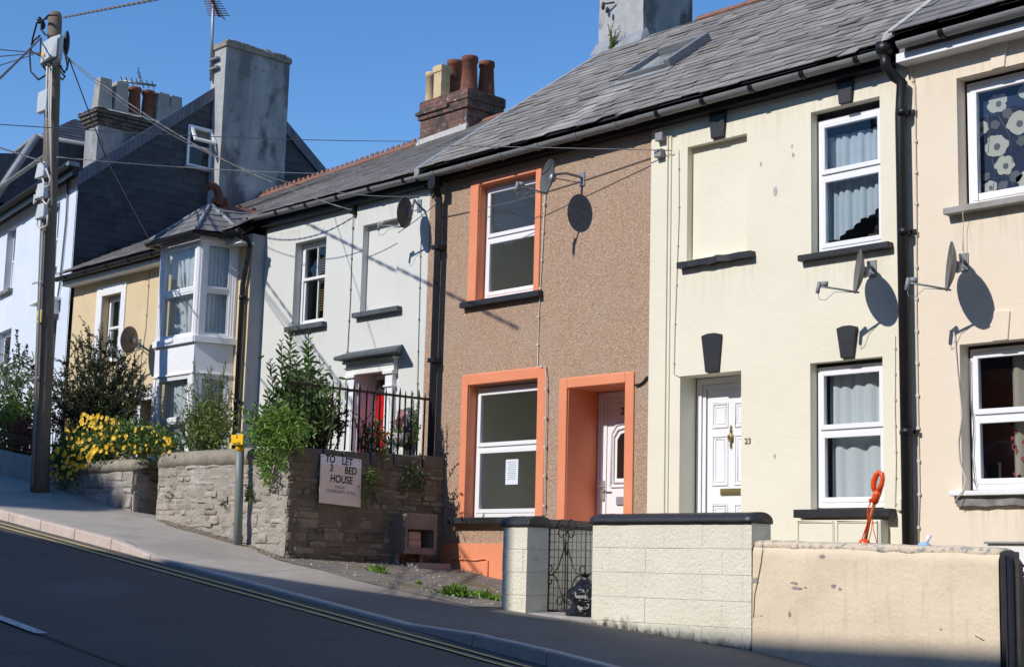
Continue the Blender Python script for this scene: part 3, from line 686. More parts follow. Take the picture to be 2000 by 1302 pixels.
# scars in the paint left by old fixings
for px, py, r in ((1486, 320, .03), (1547, 286, .028), (1549, 303, .03), (1515, 373, .055), (1513, 891, .03)):
    c = at(px, py, 0); n = 9; mb = MB()
    mb.add([(c.x+r*.62*math.cos(2*math.pi*k/n)*random.uniform(.6, 1.2), -.003, c.z+r*math.sin(2*math.pi*k/n)*random.uniform(.7, 1.2)) for k in range(n)], [tuple(range(n))])
    mb.build('paint_scar', M['mortar'], cream)
w = window(cream, -9.44, -8.605, 3.36, 4.80, .115, 4.185)
drape(w, -9.50, -8.55, 4.22, 4.64, .24, 'lace', .02, 11, lambda u: 4.23)
drape(w, -9.46, -8.55, 3.45, 4.18, .245, 'lace', .02, 11, lambda u: 3.52+.42*max(0, u-.2)**.8*(1 if int(u*7) % 2 else .93))
mb = MB(); mb.box(-8.98, -8.5, .34, .52, 3.36, 3.55); mb.tube([(-8.9, .40, 3.55), (-8.86, .40, 3.68), (-8.72, .40, 3.76), (-8.58, .40, 3.72)], .05, 8); mb.build('chair_back', M['darkwood'], w)
w = window(cream, -9.465, -8.615, .71, 2.155, .115, 1.49)
drape(w, -9.42, -8.5, 1.5, 2.12, .25, 'curtain', .022, 7); drape(w, -9.40, -8.5, .78, 1.5, .25, 'curtain', .03, 5)
# front door
mb = MB(); y = .27
ring(mb, -11.235, -10.38, -.3, 2.185, .07, y, y+.08); ring(mb, -11.165, -10.45, -.3, 2.115, .05, y+.02, y+.09)
fr = mb.build('door_frame', M['white'], cream, bevel=.005)
mb = MB(); mb.box(-11.10, -10.44, y+.035, y+.08, -.25, 2.065)
for a, b in ((-11.03, -10.80), (-10.715, -10.485)):
    for c, d in ((1.62, 1.90), (.98, 1.54), (.05, .78)): panel(mb, a, b, c, d, y+.035)
dr = mb.build('door', M['white'], cream, bevel=.003)
mb = MB(); mb.box(-10.90, -10.60, y+.018, y+.036, .875, .945); mb.box(-10.88, -10.62, y+.012, y+.02, .89, .93); mb.build('letterbox', M['brass'], dr, bevel=.003)
mb = MB(); c = (-10.755, y+.02, 1.51); mb.ball((c[0], c[1], c[2]), .032, .02, .05); mb.lathe([(.004, 0), (.016, .02), (.006, .05), (.012, .065), (.003, .09)], (c[0], c[1], c[2]+.045), 8); mb.lathe([(.003, -.09), (.012, -.06), (.01, -.03), (.018, 0)], (c[0], c[1], c[2]-.04), 8)
mb.tube([(c[0]+.03*math.cos(t), c[1]-.015, c[2]+.005+.05*math.sin(t)) for t in [math.pi*(.9+1.2*k/12) for k in range(13)]], .007, 6); mb.build('knocker', M['brass'], dr)
text('23', .088, (-10.285, -.004, 1.42), '-Y', M['numeral'], cream, 'house_number')
mb = MB(); mb.box(-11.24, -10.38, -.1, .27, -.62, -.3); mb.build('doorstep', M['concrete'], cream)
streak(cream, -9.52, -8.5, 2.62, 3.27); streak(cream, -11.2, -10.22, 2.75, 3.41); streak(cream, -11.4, -8.4, 4.45, 5.02)
# meter boxes under the window
mb = MB(); mb.box(-9.56, -8.55, -.14, .01, -.25, .575)
for a, b in ((-9.545, -9.085), (-9.065, -8.565)): ring(mb, a, b, -.22, .56, .016, -.15, -.139)
mb.build('meter_cupboard', M['cream'], cream, bevel=.008)
# eaves: fascia, gutter, downpipe
mb = MB(); mb.box(-11.72, -8.40, -.135, -.105, 5.13, 5.32); mb.box(-11.72, -8.40, -.105, .01, 5.13, 5.16); mb.build('fascia', M['blackplastic'], cream, bevel=.004)
mb = MB(); ga, gb = at(862, 332.5, GY), at(1713, 105, GY); gm = ga.lerp(gb, .5); gutter(mb, (-11.74, GY, gm.z), (-8.36, GY, gb.z+.01), .064, 0, 5, 1); mb.build('gutter', [M['gutter'], M['blackplastic']], cream)
P = [at(1728, 108, -.225), at(1730, 128, -.22), at(1745, 150, -.13), at(1762, 163, -.085)]
downpipe(cream, [P[0], P[1], P[2], P[3], (-8.30, -.085, 4.6), (-8.275, -.085, -.9)], .056, joints=(4.62, 3.4, 1.42))
mb = MB(); mb.lathe([(.05, 0), (.09, .03), (.095, .13), (.08, .13)], (P[0].x, -.225, 5.20), 14); mb.build('gutter_outlet', M['blackplastic'], cream)
cable(cream, [at(1748, 655, -.01), at(1748, 800, -.01), at(1750, 900, -.01), at(1748, 990, -.01), at(1752, 996, -.02), at(1760, 992, -.02)], .005, 'cablewhite', clips=7)
mb = MB(); p = at(1758, 985, -.02); mb.box(p.x-.025, p.x+.025, -.04, 0, p.z-.06, p.z+.06); mb.build('cable_box', M['cream'], cream, bevel=.01)
cable(cream, [at(1325, 292, -.015), at(1326, 420, -.01), at(1318, 640, -.01), at(1316, 730, -.01), at(1328, 736, -.01)], .005, 'cablewhite', clips=6)
for px, py in ((1290, 268), (1288, 300)):
    p = at(px, py, -.06); mb = MB(); mb.box(p.x-.055, p.x+.055, -.1, -.02, p.z-.05, p.z+.05); mb.build('junction_box', M['plasticgrey'], cream, bevel=.01)
# roof (cream half)
RS = .715
EY = -.27
def rp(x, y, off=0): return Vector((x, y, 5.297+RS*(y+.28)+off))
mb = MB(); slates(mb, rp(-11.71, EY), rp(-8.33, EY), rp(-8.33, 3.5), rp(-11.71, 3.5), 25, .30, lift=.012, jit=.028, rot=.022)
mb.quad((-11.71, 3.5, 7.98), (-8.33, 3.5, 7.98), (-8.33, 7.2, 5.2), (-11.71, 7.2, 5.2), 1)
rf = mb.build('roof', [M['slate'], M['undercoat']], cream, fix=False)
ridge(rf, (-11.7, 3.5, 8.03), (-8.33, 3.5, 8.03))

# ============================================================ orange house
orange = thing('terraced_house', 'brown pebbledashed house with bright orange window and door surrounds', 'house', (-13.7, 0, -.3), HG)
U1 = (-14.735, -13.655, 3.44, 4.965, .13, 'room'); U2 = (-14.83, -13.53, .64, 2.335, .15, 'room'); UD = (-13.02, -12.07, -.4, 2.175, .52, 'room')
mb = MB(); facade(mb, -15.75, -11.71, -1.5, 5.2, 0, [U1, U2, UD], rev=2); shell(mb, -15.75, -11.71, -1.5, 5.2, 0, 7, 3.5, 7.9)
mb.build('wall', [M['pebble'], M['roomgrey'], M['orange']], orange)
mb = MB()
def surround(mb, xo0, xo1, xi0, xi1, z0, z1, zi, y=-.022):
    mb.box(xo0, xi0, y, .006, z0, z1); mb.box(xi1, xo1, y, .006, z0, z1); mb.box(xi0, xi1, y, .006, zi, z1)
surround(mb, -14.90, -13.555, -14.735, -13.655, 3.42, 5.035, 4.965); mb.build('window_surround', M['orange'], orange, bevel=.011)
mb = MB(); surround(mb, -14.955, -13.39, -14.83, -13.53, .63, 2.47, 2.335); mb.build('window_surround', M['orange'], orange, bevel=.011)
mb = MB(); surround(mb, -13.155, -11.93, -13.02, -12.07, -.5, 2.295, 2.175); mb.build('door_surround', M['orange'], orange, bevel=.011)
mb = MB(); mb.box(-15.74, -13.155, -.03, .01, -.6, .315); mb.box(-11.93, -11.72, -.03, .01, -.6, .315)
mb.tube([(-15.0, -.04, .12), (-14.55, -.04, .11), (-14.38, -.04, .13), (-14.33, -.04, .11), (-14.33, -.04, -.08)], .012, 8); mb.build('plinth', M['orange'], orange, bevel=.008)
sill(orange, -14.97, -13.49, 3.35, 3.425, -.09, .12, 'black'); sill(orange, -15.03, -13.35, .56, .64, -.12, .14, 'black')
w = window(orange, -14.725, -13.665, 3.45, 4.955, .125, 4.255)
w = window(orange, -14.815, -13.54, .65, 2.30, .14, 1.53)
mb = MB(); mb.box(-14.80, -13.55, .145, .20, 2.295, 2.33); mb.build('frame_packer', M['plasticgrey'], w)
y = .52; mb = MB(); ring(mb, -13.015, -12.07, -.4, 2.17, .075, y, y+.08); ring(mb, -12.94, -12.145, -.4, 2.095, .06, y+.018, y+.09); mb.build('door_frame', M['white'], orange, bevel=.006)
mb = MB(); mb.box(-12.88, -12.13, y+.03, y+.08, -.35, 2.03)
panel(mb, -12.80, -12.2, .02, .62, y+.03, .03, .014)
pts = [(-12.80, 1.02), (-12.80, 1.66), (-12.72, 1.76), (-12.5, 1.80), (-12.28, 1.76), (-12.20, 1.66), (-12.20, 1.02)]
for s, d in ((1.0, .016), (.86, .024)):
    q = [(-12.5+(x+12.5)*s, y+.03-d*.5, 1.38+(z-1.38)*s) for x, z in pts]
    mb.tube(q+[q[0]], .014, 6)
dr = mb.build('door', M['white'], orange, bevel=.003)
mb = MB(); mb.prism([(-12.5+(x+12.5)*.68, y+.032, 1.38+(z-1.38)*.72) for x, z in pts], (0, -.008, 0)); mb.build('door_glass', [pmat('dark_door_glass', (.02, .015, .013), rough=.12, spec=.6)], dr)
mb = MB(); mb.box(-12.70, -12.30, y+.01, y+.034, .80, .90); mb.build('letterbox', M['plasticgrey'], dr, bevel=.006)
mb = MB(); mb.box(-12.93, -12.895, y-.02, y+.02, .87, 1.10); mb.tube([(-12.912, y-.03, 1.02), (-12.912, y-.06, 1.02), (-12.80, y-.06, 1.02)], .011, 6); mb.build('handle', M['chrome'], dr, bevel=.004)
text('2', .12, (at(1216, 803, .55).x, y+.028, at(1216, 803, .55).z), '-Y', M['iron'], dr, 'door_number')
mb = MB(); mb.box(-15.76, -11.72, -.135, -.105, 5.13, 5.30); mb.box(-15.76, -11.72, -.105, .01, 5.13, 5.16); mb.build('fascia', M['blackplastic'], orange, bevel=.004)
mb = MB(); ga, gb = at(862, 332.5, GY), at(1713, 105, GY); gm = ga.lerp(gb, .5); gutter(mb, (-15.72, GY, ga.z-.01), (-11.72, GY, gm.z-.005), .064, 0, 6, 1); mb.build('gutter', [M['gutter'], M['gutter']], orange)
# square downpipe with hopper
mb = MB(); P = [at(851, 350, -.2), at(853, 372, -.16), at(866, 384, -.1)]
mb.box(P[0].x-.07, P[0].x+.07, -.28, -.13, P[0].z-.12, P[0].z+.02)
mb.tube([P[0], P[1], (-15.44, -.10, P[2].z), (-15.43, -.10, 4.3), (-15.44, -.10, .1)], .06, 4, smooth=False, up=(1, 1, 0))
for z in (4.22, 2.7, 1.2): mb.box(-15.50, -15.37, -.16, 0, z-.03, z+.03)
mb.build('downpipe', M['blackplastic'], orange, bevel=.006)
cable(orange, [at(1064, 372, -.03), at(1060, 480, -.012), at(1052, 620, -.012), at(1050, 715, -.012), at(1065, 716, -.035), at(1067, 740, -.035), at(1064, 900, -.035), at(1063, 1000, -.03), at(1056, 1010, -.02)], .007, 'cablewhite', clips=12)
cable(orange, [at(1239, 752, -.03), at(1250, 750, -.02), at(1258, 744, -.02), at(1264, 735, -.02)], .012, 'cableblack')
# wire brackets near the eaves on the left edge
mb = MB(); p = at(853, 388, -.07); mb.ball(p, .035, .04, .05); mb.tube([p, (p.x, 0, p.z)], .012, 6); mb.ball(at(846, 383, -.09), .02, .02, .04)
mb.tube([at(852, 392, -.06), at(850, 406, -.05), at(855, 412, -.05), at(861, 402, -.05), at(862, 385, -.05)], .007, 6); mb.build('insulator', M['iron'], orange)
cable(orange, [at(862, 425, -.012), at(1000, 395, -.012), at(1140, 352, -.012), at(1200, 332, -.012), at(1272, 308, -.012), at(1290, 303, -.02)], .005, 'cablegrey')
mb = MB(); slates(mb, rp(-15.72, EY), rp(-11.71, EY), rp(-11.71, 3.5), rp(-15.72, 3.5), 25, .30, lift=.012, jit=.028, rot=.022)
mb.quad((-15.72, 3.5, 7.98), (-11.71, 3.5, 7.98), (-11.71, 7.2, 5.2), (-15.72, 7.2, 5.2), 1); mb.quad(rp(-15.74, EY, .02), rp(-15.74, 3.5, .02), rp(-15.74, 3.5, -.25), rp(-15.74, EY, -.25), 1)
M['slatewash'] = M['slate'].copy(); slatewash(M['slatewash'], .25, .85, 1.05)
rf = mb.build('roof', [M['slatewash'], M['undercoat']], orange, fix=False)
# pale mortared verge of the raised roof
mb = MB()
for k in range(12):
    a, b = lerp(EY, 3.5, k/12), lerp(EY, 3.5, (k+1)/12); ww = .10+.03*nz(k*1.7)
    mb.hexa([rp(-15.78, a, -.12), rp(-15.78+ww, a, -.06), rp(-15.78+ww, b, -.06), rp(-15.78, b, -.12), rp(-15.78, a, .028), rp(-15.78+ww, a, .022), rp(-15.78+ww, b, .022), rp(-15.78, b, .028)])
mb.build('verge', M['lead'], rf)
ridge(rf, (-13.98, 3.5, 8.03), (-11.7, 3.5, 8.03), name='ridge_tile')
# roof light
sk = MB(); nn = Vector((0, -RS, 1)).normalized()
def sp(x, y, o): return rp(x, y)+nn*o
def sbar(mb, x0, x1, y0, y1, o0, o1, mi=0): mb.hexa([sp(x0, y0, o0), sp(x1, y0, o0), sp(x1, y1, o0), sp(x0, y1, o0), sp(x0, y0, o1), sp(x1, y0, o1), sp(x1, y1, o1), sp(x0, y1, o1)], mi)
sx0, sx1, sy0, sy1 = -13.36, -12.46, 1.19, 1.98
sbar(sk, sx0, sx0+.07, sy0, sy1, 0, .10); sbar(sk, sx1-.09, sx1, sy0, sy1, 0, .13); sbar(sk, sx0+.07, sx1-.09, sy0, sy0+.06, 0, .085); sbar(sk, sx0+.07, sx1-.09, sy1-.09, sy1, 0, .13)
sko = sk.build('roof_light', M['gutter'], rf, bevel=.006)
g = MB(); sbar(g, sx0+.06, sx1-.08, sy0+.05, sy1-.08, .055, .065); g.build('pane', M['glass'], sko)
g = MB(); sbar(g, sx0+.06, sx1-.08, sy0+.05, sy1-.08, .020, .03); g.build('roller_blind', M['render_grey'], sko)
g = MB(); sbar(g, sx0-.05, sx1+.05, sy0-.12, sy0-.01, .012, .03); g.build('flashing', M['lead'], sko)
streak(orange, -14.93, -13.52, 2.7, 3.35, -.012); streak(orange, -14.98, -13.4, .32, .56, -.012)
# big rendered chimney on the ridge
mb = MB(); cx0, cx1, cy0, cy1 = -15.93, -15.0, 3.42, 4.55
n = 6
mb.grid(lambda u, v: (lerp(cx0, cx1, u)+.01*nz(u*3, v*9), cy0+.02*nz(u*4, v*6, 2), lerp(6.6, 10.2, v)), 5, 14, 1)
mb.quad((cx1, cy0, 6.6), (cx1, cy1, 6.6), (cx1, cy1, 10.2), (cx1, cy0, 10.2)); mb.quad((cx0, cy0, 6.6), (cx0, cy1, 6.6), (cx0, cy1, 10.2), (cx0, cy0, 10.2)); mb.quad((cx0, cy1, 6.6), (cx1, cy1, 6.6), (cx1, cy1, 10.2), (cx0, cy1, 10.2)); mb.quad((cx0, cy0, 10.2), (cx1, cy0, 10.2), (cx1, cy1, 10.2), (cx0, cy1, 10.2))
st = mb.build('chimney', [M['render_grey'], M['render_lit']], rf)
mb = MB(); mb.hexa([(cx0-.05, cy0-.14, 7.86), (cx1+.08, cy0-.14, 7.86), (cx1+.08, cy0+.05, 8.0), (cx0-.05, cy0+.05, 8.0), (cx0-.03, cy0-.03, 8.06), (cx1+.03, cy0-.03, 8.06), (cx1+.03, cy0+.05, 8.12), (cx0-.03, cy0+.05, 8.12)]); mb.build('chimney_flashing', M['lead'], st)
mb = MB(); p = atx(1195, 15, cx0); 
mb.tube([at(1200, 5, 3.38), at(1180, 8, 3.30)], .015, 6); mb.ball(at(1178, 12, 3.3), .03, .03, .07); mb.ball(at(1186, 20, 3.3), .03, .03, .05); mb.build('insulator', M['iron'], st)

# ============================================================ peach house (right edge)
peach = thing('terraced_house', 'peach painted house at the right edge with a poppy patterned blind', 'house', (-6.3, 0, -.9), HG)
Q1 = (-7.72, -6.4, 3.57, 4.87, .16, 'room'); Q2 = (-7.74, -6.45, .83, 2.235, .16, 'room')
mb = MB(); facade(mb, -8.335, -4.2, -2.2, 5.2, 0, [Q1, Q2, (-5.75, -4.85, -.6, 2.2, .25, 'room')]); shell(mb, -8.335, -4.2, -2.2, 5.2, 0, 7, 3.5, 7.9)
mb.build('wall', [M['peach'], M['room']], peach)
for a in ((-7.36, -7.16, -7.33, -7.20, 4.87, 5.16), (-7.42, -7.20, -7.39, -7.23, 2.235, 2.52)): keystone(peach, *a[:4], a[4], a[5], 'peach', y=-.018, arc=.015)
sill(peach, -7.83, -6.35, 3.50, 3.565, -.11, .15, 'concrete'); sill(peach, -7.83, -6.38, .795, .84, -.10, .15, 'whitepaint'); sill(peach, -7.78, -6.4, .70, .795, -.05, .1, 'slatesill', rough=.02)
w = window(peach, -7.70, -6.42, 3.60, 4.84, .155, None, sw=.065)
mb = MB(); y = .25; mb.box(-7.66, -6.45, y, y+.004, 3.64, 4.82, 0)
def poppy(mb, px, py, r, mi, seed):
    random.seed(seed); c = at(px, py, y); n = 30; k = random.randint(4, 6); ph = random.uniform(0, 6)
    pts = [(c.x+r*(.76+.20*abs(math.sin(k*t/2+ph))**.6+.07*math.sin(3.3*t+ph)+random.uniform(-.05, .05))*math.cos(t), y-.004, c.z+r*.9*(.76+.20*abs(math.sin(k*t/2+ph))**.6+.07*math.sin(2*t+ph*2)+random.uniform(-.04, .04))*math.sin(t)) for t in [2*math.pi*i/n for i in range(n)]]
    mb.add(pts, [tuple(range(n))], mi)
    if mi == 1:
        m_ = 12; mb.add([(c.x+r*.26*math.cos(2*math.pi*i/m_)+.01, y-.0065, c.z-r*.08+r*.26*math.sin(2*math.pi*i/m_)) for i in range(m_)], [tuple(range(m_))], 2)
for i, (px, py, r, mi) in enumerate([(1949, 202, .12, 1), (1990, 240, .135, 1), (1946, 285, .135, 1), (1963, 323, .115, 1), (1916, 252, .09, 1), (2002, 178, .08, 1), (2005, 350, .11, 1), (1934, 366, .08, 1), (1968, 222, .06, 2), (1944, 244, .055, 2), (1984, 345, .07, 2), (1960, 362, .06, 2), (1926, 345, .05, 2), (1996, 275, .06, 2), (2030, 220, .12, 1), (2040, 300, .13, 1), (2060, 360, .1, 1), (2075, 190, .1, 1), (2085, 270, .12, 1)]): poppy(mb, px, py, r, mi, i+3)
for a in (((1950, 225), (1972, 265), (1978, 320)), ((1938, 310), (1944, 335), (1940, 380)), ((1968, 340), (1980, 362), (1985, 380)), ((1928, 225), (1934, 262), (1930, 300))):
    mb.tube([(lambda p: (p.x, y-.003, p.z))(at(q[0], q[1], y)) for q in a], .004, 4, 2)
mb.build('poppy_blind', [M['blindblue'], M['petalwhite'], M['petalgrey']], w, fix=False)
random.seed(21)
w = window(peach, -7.72, -6.47, .86, 2.20, .155, 1.555)
cx_ = at(1978, 900, .30).x; c_ = drape(w, cx_, cx_+.35, .9, 2.15, .30, 'floral', .03, 3)
mb = MB()
for i in range(22):
    x, z = random.uniform(cx_+.01, cx_+.3), random.uniform(.95, 1.6); n = 7
    mb.add([(x+.02*random.uniform(.4, 1.3)*math.cos(2*math.pi*k/n), .262, z+.028*random.uniform(.4, 1.3)*math.sin(2*math.pi*k/n)) for k in range(n)], [tuple(range(n))])
mb.build('curtain_flower', M['floralred'], c_, fix=False)
mb = MB(); mb.box(-8.0, -7.55, .85, .90, .8, 2.1); mb.build('wardrobe', [pmat('red_brown_panel', (.34, .13, .09), rough=.7)], w)
mb = MB(); px_ = at(1942, 905, .40).x; ring(mb, px_-.07, px_+.07, .93, 1.13, .015, .40, .42); mb.box(px_-.055, px_+.055, .41, .415, .945, 1.115); mb.build('picture_frame', M['darkwood'], w)
mb = MB(); ring(mb, -5.75, -4.85, -.6, 2.2, .07, .25, .33); mb.box(-5.68, -4.92, .27, .32, -.55, 2.13); panel(mb, -5.6, -5.0, 1.1, 1.95, .27); panel(mb, -5.6, -5.0, -.3, .8, .27); mb.build('door', M['white'], peach, bevel=.004)
mb = MB(); mb.box(-8.28, -4.2, -.19, -.14, 5.11, 5.20); mb.box(-8.28, -4.2, -.14, .01, 5.11, 5.14); mb.build('fascia', M['white'], peach, bevel=.004)
mb = MB(); mb.box(-8.25, -4.2, -.175, -.14, 5.20, 5.31); gutter(mb, (-8.19, -.27, 5.275), (-4.2, -.27, 5.31), .066, 0, 4, 1); mb.build('gutter', [M['gutter'], M['blackplastic']], peach)
cable(peach, [at(1775, 128, -.05), at(1780, 150, -.02), at(1787, 168, -.012), at(1789, 330, -.012), at(1790, 420, -.012), at(1790, 600, -.012), at(1793, 800, -.012), at(1796, 960, -.012), at(1793, 1062, -.012)], .0075, 'cablewhite', clips=15)
cable(peach, [at(1862, 640, -.03), at(1870, 720, -.012), at(1879, 810, -.012), at(1872, 860, -.012), at(1874, 900, -.012), at(1886, 935, -.05), at(1882, 955, -.11), at(1866, 978, -.13)], .006, 'cablewhite')
cable(peach, [at(1893, 700, .12), at(1896, 790, .13), at(1902, 830, .13), at(1899, 890, .13), at(1905, 945, .12)], .005, 'cablegrey')
cable(peach, [at(1880, 440, -.012), at(1880, 490, -.02)], .003, 'cablewhite'); cable(peach, [at(1892, 405, .1), at(1880, 414, -.1), at(1882, 440, -.05), at(1882, 515, -.05)], .003, 'cablewhite')
def rq(x, y, off=0): return Vector((x, y, 5.37+.70*(y+.33)+off))
mb = MB(); slates(mb, rq(-8.28, -.32), rq(-4.1, -.32), rq(-4.1, 3.5), rq(-8.28, 3.5), 20, .30, lift=.014)
mb.quad((-8.3, 3.5, 8.0), (-4.1, 3.5, 8.0), (-4.1, 7.2, 5.2), (-8.3, 7.2, 5.2), 1)
rf = mb.build('roof', [M['slatesmooth'], M['undercoat']], peach, fix=False)
streak(peach, -7.8, -6.4, 2.75, 3.5); streak(peach, -7.75, -6.45, -.2, .70); streak(peach, -8.25, -6.0, 4.5, 5.05)
mb = MB(); mb.hexa([rq(-8.36, -.32, -.06), rq(-8.24, -.32, -.02), rq(-8.24, 3.5, -.02), rq(-8.36, 3.5, -.06), rq(-8.34, -.32, .02), rq(-8.24, -.32, .03), rq(-8.24, 3.5, .03), rq(-8.34, 3.5, .02)]); mb.build('verge', M['mortar'], rf)
ridge(rf, (-8.3, 3.5, 8.1), (-4.1, 3.5, 8.1))
# ============================================================ grey house
grey = thing('terraced_house', 'pale grey house with a red front door in a white pilastered doorcase', 'house', (-17.7, 0, .2), HG)
G1 = (-18.885, -18.10, 3.485, 4.775, .15, 'room'); GB = (-17.22, -16.42, 3.525, 4.80, .10, 'blind'); GD = (-17.20, -16.50, .5, 2.69, .32, 'room')
mb = MB(); facade(mb, -19.69, -15.75, -1.0, 5.22, 0, [G1, GB, GD]); shell(mb, -19.69, -15.75, -1.0, 5.22, 0, 7, 3.5, 7.2)
mb.build('wall', [M['greypaint'], M['room']], grey)
sill(grey, -18.96, -18.0, 3.415, 3.49, -.09, .12, 'sillgrey'); sill(grey, -17.30, -16.27, 3.46, 3.53, -.09, .05, 'sillgrey')
w = window(grey, -18.875, -18.11, 3.50, 4.765, .13, 4.22, m='whitepaint', bars=1, sash=True, fw=.05, sw=.04)
mb = MB()
for k in range(26): z = 3.75+k*.038; mb.hexa([(-18.68, .28, z), (-18.25, .28, z), (-18.25, .30, z+.02), (-18.68, .30, z+.02), (-18.68, .28, z+.003), (-18.25, .28, z+.003), (-18.25, .30, z+.023), (-18.68, .30, z+.023)])
mb.build('slat_blind', M['woodblind'], w)
# doorcase
mb = MB()
for a, b in ((-17.37, -17.20), (-16.50, -16.34)):
    mb.box(a, b, -.07, .02, .4, 2.60); mb.box(a-.03, b+.03, -.10, .02, 2.60, 2.645); mb.box(a-.02, b+.02, -.09, .02, 2.42, 2.45); mb.box(a+.03, b-.03, -.082, -.06, .6, 2.36)
mb.box(-17.40, -16.31, -.075, .02, 2.645, 2.80); mb.box(-17.20, -16.50, -.06, .0, 2.69, 2.72); mb.box(-17.43, -16.28, -.12, .02, 2.80, 2.84)
mb.box(-17.41, -16.30, -.10, .0, 2.73, 2.745)
mb.build('doorcase', M['whitepaint'], grey, bevel=.006)
mb = MB(); mb.box(-17.195, -17.18, .0, .32, .5, 2.685); mb.box(-17.195, -16.51, .0, .32, 2.67, 2.685)
mb.build('door_lining', M['whitepaint'], grey)
mb = MB(); mb.prism([(-17.25, -.25, 2.835), (-17.43, 0, 2.835), (-17.43, 0, 2.99), (-17.25, -.25, 2.90)], (1.25, 0, 0)) if False else mb.hexa([(-17.45, -.26, 2.845), (-16.02, -.26, 2.855), (-16.25, 0, 2.845), (-17.43, 0, 2.845), (-17.45, -.26, 2.895), (-16.02, -.26, 2.905), (-16.22, 0, 3.0), (-17.43, 0, 2.99)])
mb.build('door_canopy', M['sillgrey'], grey, bevel=.008)
mb = MB(); y = .29; ring(mb, -17.19, -16.51, .5, 2.66, .06, y-.03, y+.05); mb.box(-17.14, -16.56, y-.035, y+.045, 2.40, 2.455)
mb.build('door_frame', M['whitepaint'], grey, bevel=.004)
mb = MB(); mb.box(-17.13, -16.57, y, y+.045, .6, 2.40)
for a, b in ((-17.08, -16.87), (-16.83, -16.62)):
    for c, d in ((1.65, 2.3), (.75, 1.45)): panel(mb, a, b, c, d, y, .02, .01)
dr = mb.build('door', M['red'], grey, bevel=.003)
mb = MB(); mb.box(-16.95, -16.75, y-.02, y, 1.52, 1.57); mb.build('letterbox', M['brass'], dr)
g = MB(); g.box(-17.135, -16.565, y+.0, y+.006, 2.46, 2.61); g.build('fanlight', M['glass'], grey)
mb = MB(); mb.box(-19.70, -15.76, -.11, -.085, 5.11, 5.25); mb.box(-19.70, -15.76, -.085, .01, 5.11, 5.14); mb.build('fascia', M['blackplastic'], grey, bevel=.004)
mb = MB(); ga, gb = at(462, 433, -.20), at(842, 338, -.20); gutter(mb, (ga.x, -.20, ga.z), (-15.66, -.20, gb.z), .058, 0, 6, 1); mb.build('gutter', [M['gutter'], M['blackplastic']], grey)
streak(grey, -18.95, -18.0, 2.85, 3.41); streak(grey, -17.28, -16.3, 3.02, 3.46); streak(grey, -19.6, -15.8, 4.5, 5.0)
cable(grey, [at(690, 415, -.02), at(687, 500, -.01), at(684, 590, -.01), at(678, 700, -.01), at(674, 780, -.01)], .006, 'cablegrey', clips=6)
cable(grey, [at(822, 470, -.01), at(820, 560, -.01), at(817, 680, -.01), at(815, 780, -.01)], .005, 'cablegrey', clips=5)
mb = MB(); p = at(688, 412, -.06); mb.ball(p, .04, .05, .05); mb.tube([p, (p.x, 0, p.z+.02)], .014, 6); mb.box(p.x-.03, p.x+.03, -.02, 0, p.z-.05, p.z+.08); mb.build('insulator', M['iron'], grey)
def ridz(x): return 7.15+(x+25.8)*.034
mb = MB(); slates(mb, (-19.70, -.25, 5.29), (-15.70, -.25, 5.28), (-15.70, 3.5, ridz(-15.7)), (-19.70, 3.5, ridz(-19.7)), 22, .26, lift=.005, jit=.004, rot=.004)
mb.quad((-19.7, 3.5, 7.3), (-15.7, 3.5, 7.4), (-15.7, 7.2, 5.1), (-19.7, 7.2, 5.1), 1)
grf = mb.build('roof', [M['slatesmooth'], M['undercoat']], grey, fix=False)
ridge(grf, (-18.65, 3.5, ridz(-18.65)+.03), (-15.75, 3.5, ridz(-15.75)+.03))
# brick chimney straddling the ridge
mb = MB(); bx0, bx1, by0, by1 = -19.90, -18.68, 3.15, 3.98
mb.box(bx0, bx1, by0, by1, 6.9, 7.92)
mb.box(bx0-.035, bx1+.035, by0-.035, by1+.035, 7.58, 7.66); mb.box(bx0-.07, bx1-.45, by0-.07, by1+.02, 7.66, 7.72)
mb.box(bx0-.02, bx1+.02, by0-.02, by1+.02, 7.74, 7.90)
bst = mb.build('chimney', M['brick'], grf, bevel=.008)
mb = MB(); mb.grid(lambda u, v: (lerp(bx0+.02, bx1-.02, u), lerp(by0+.02, by1-.02, v), 7.925+.07*min(1, 4*min(u, 1-u, v, 1-v))+.02*nz(u*9, v*7)), 10, 8); mb.build('flaunching', M['mortar'], bst)
mb = MB(); mb.hexa([(bx0-.06, by0-.10, 6.98), (bx1+.04, by0-.10, 6.98), (bx1+.04, by0+.02, 7.05), (bx0-.06, by0+.02, 7.05), (bx0-.03, by0-.02, 7.24), (bx1+.03, by0-.02, 7.30), (bx1+.03, by0+.02, 7.30), (bx0-.03, by0+.02, 7.24)]); mb.build('chimney_flashing', M['mortar'], bst)
for px, top, Y, r0, r1, m, sq in ((843, 143, 3.78, .105, .09, 'buffpot', 0), (864, 131, 3.38, .10, .10, 'buffpot', 1), (889, 120, 3.72, .15, .125, 'terracotta', 0), (918, 112, 3.40, .15, .125, 'terracotta', 0), (951, 122, 3.76, .15, .12, 'terracotta', 0)):
    p = at(px, top, Y); pot(bst, (p.x, Y, 7.93), r0, r1, max(.4, p.z-7.93), m, .02, bool(sq))

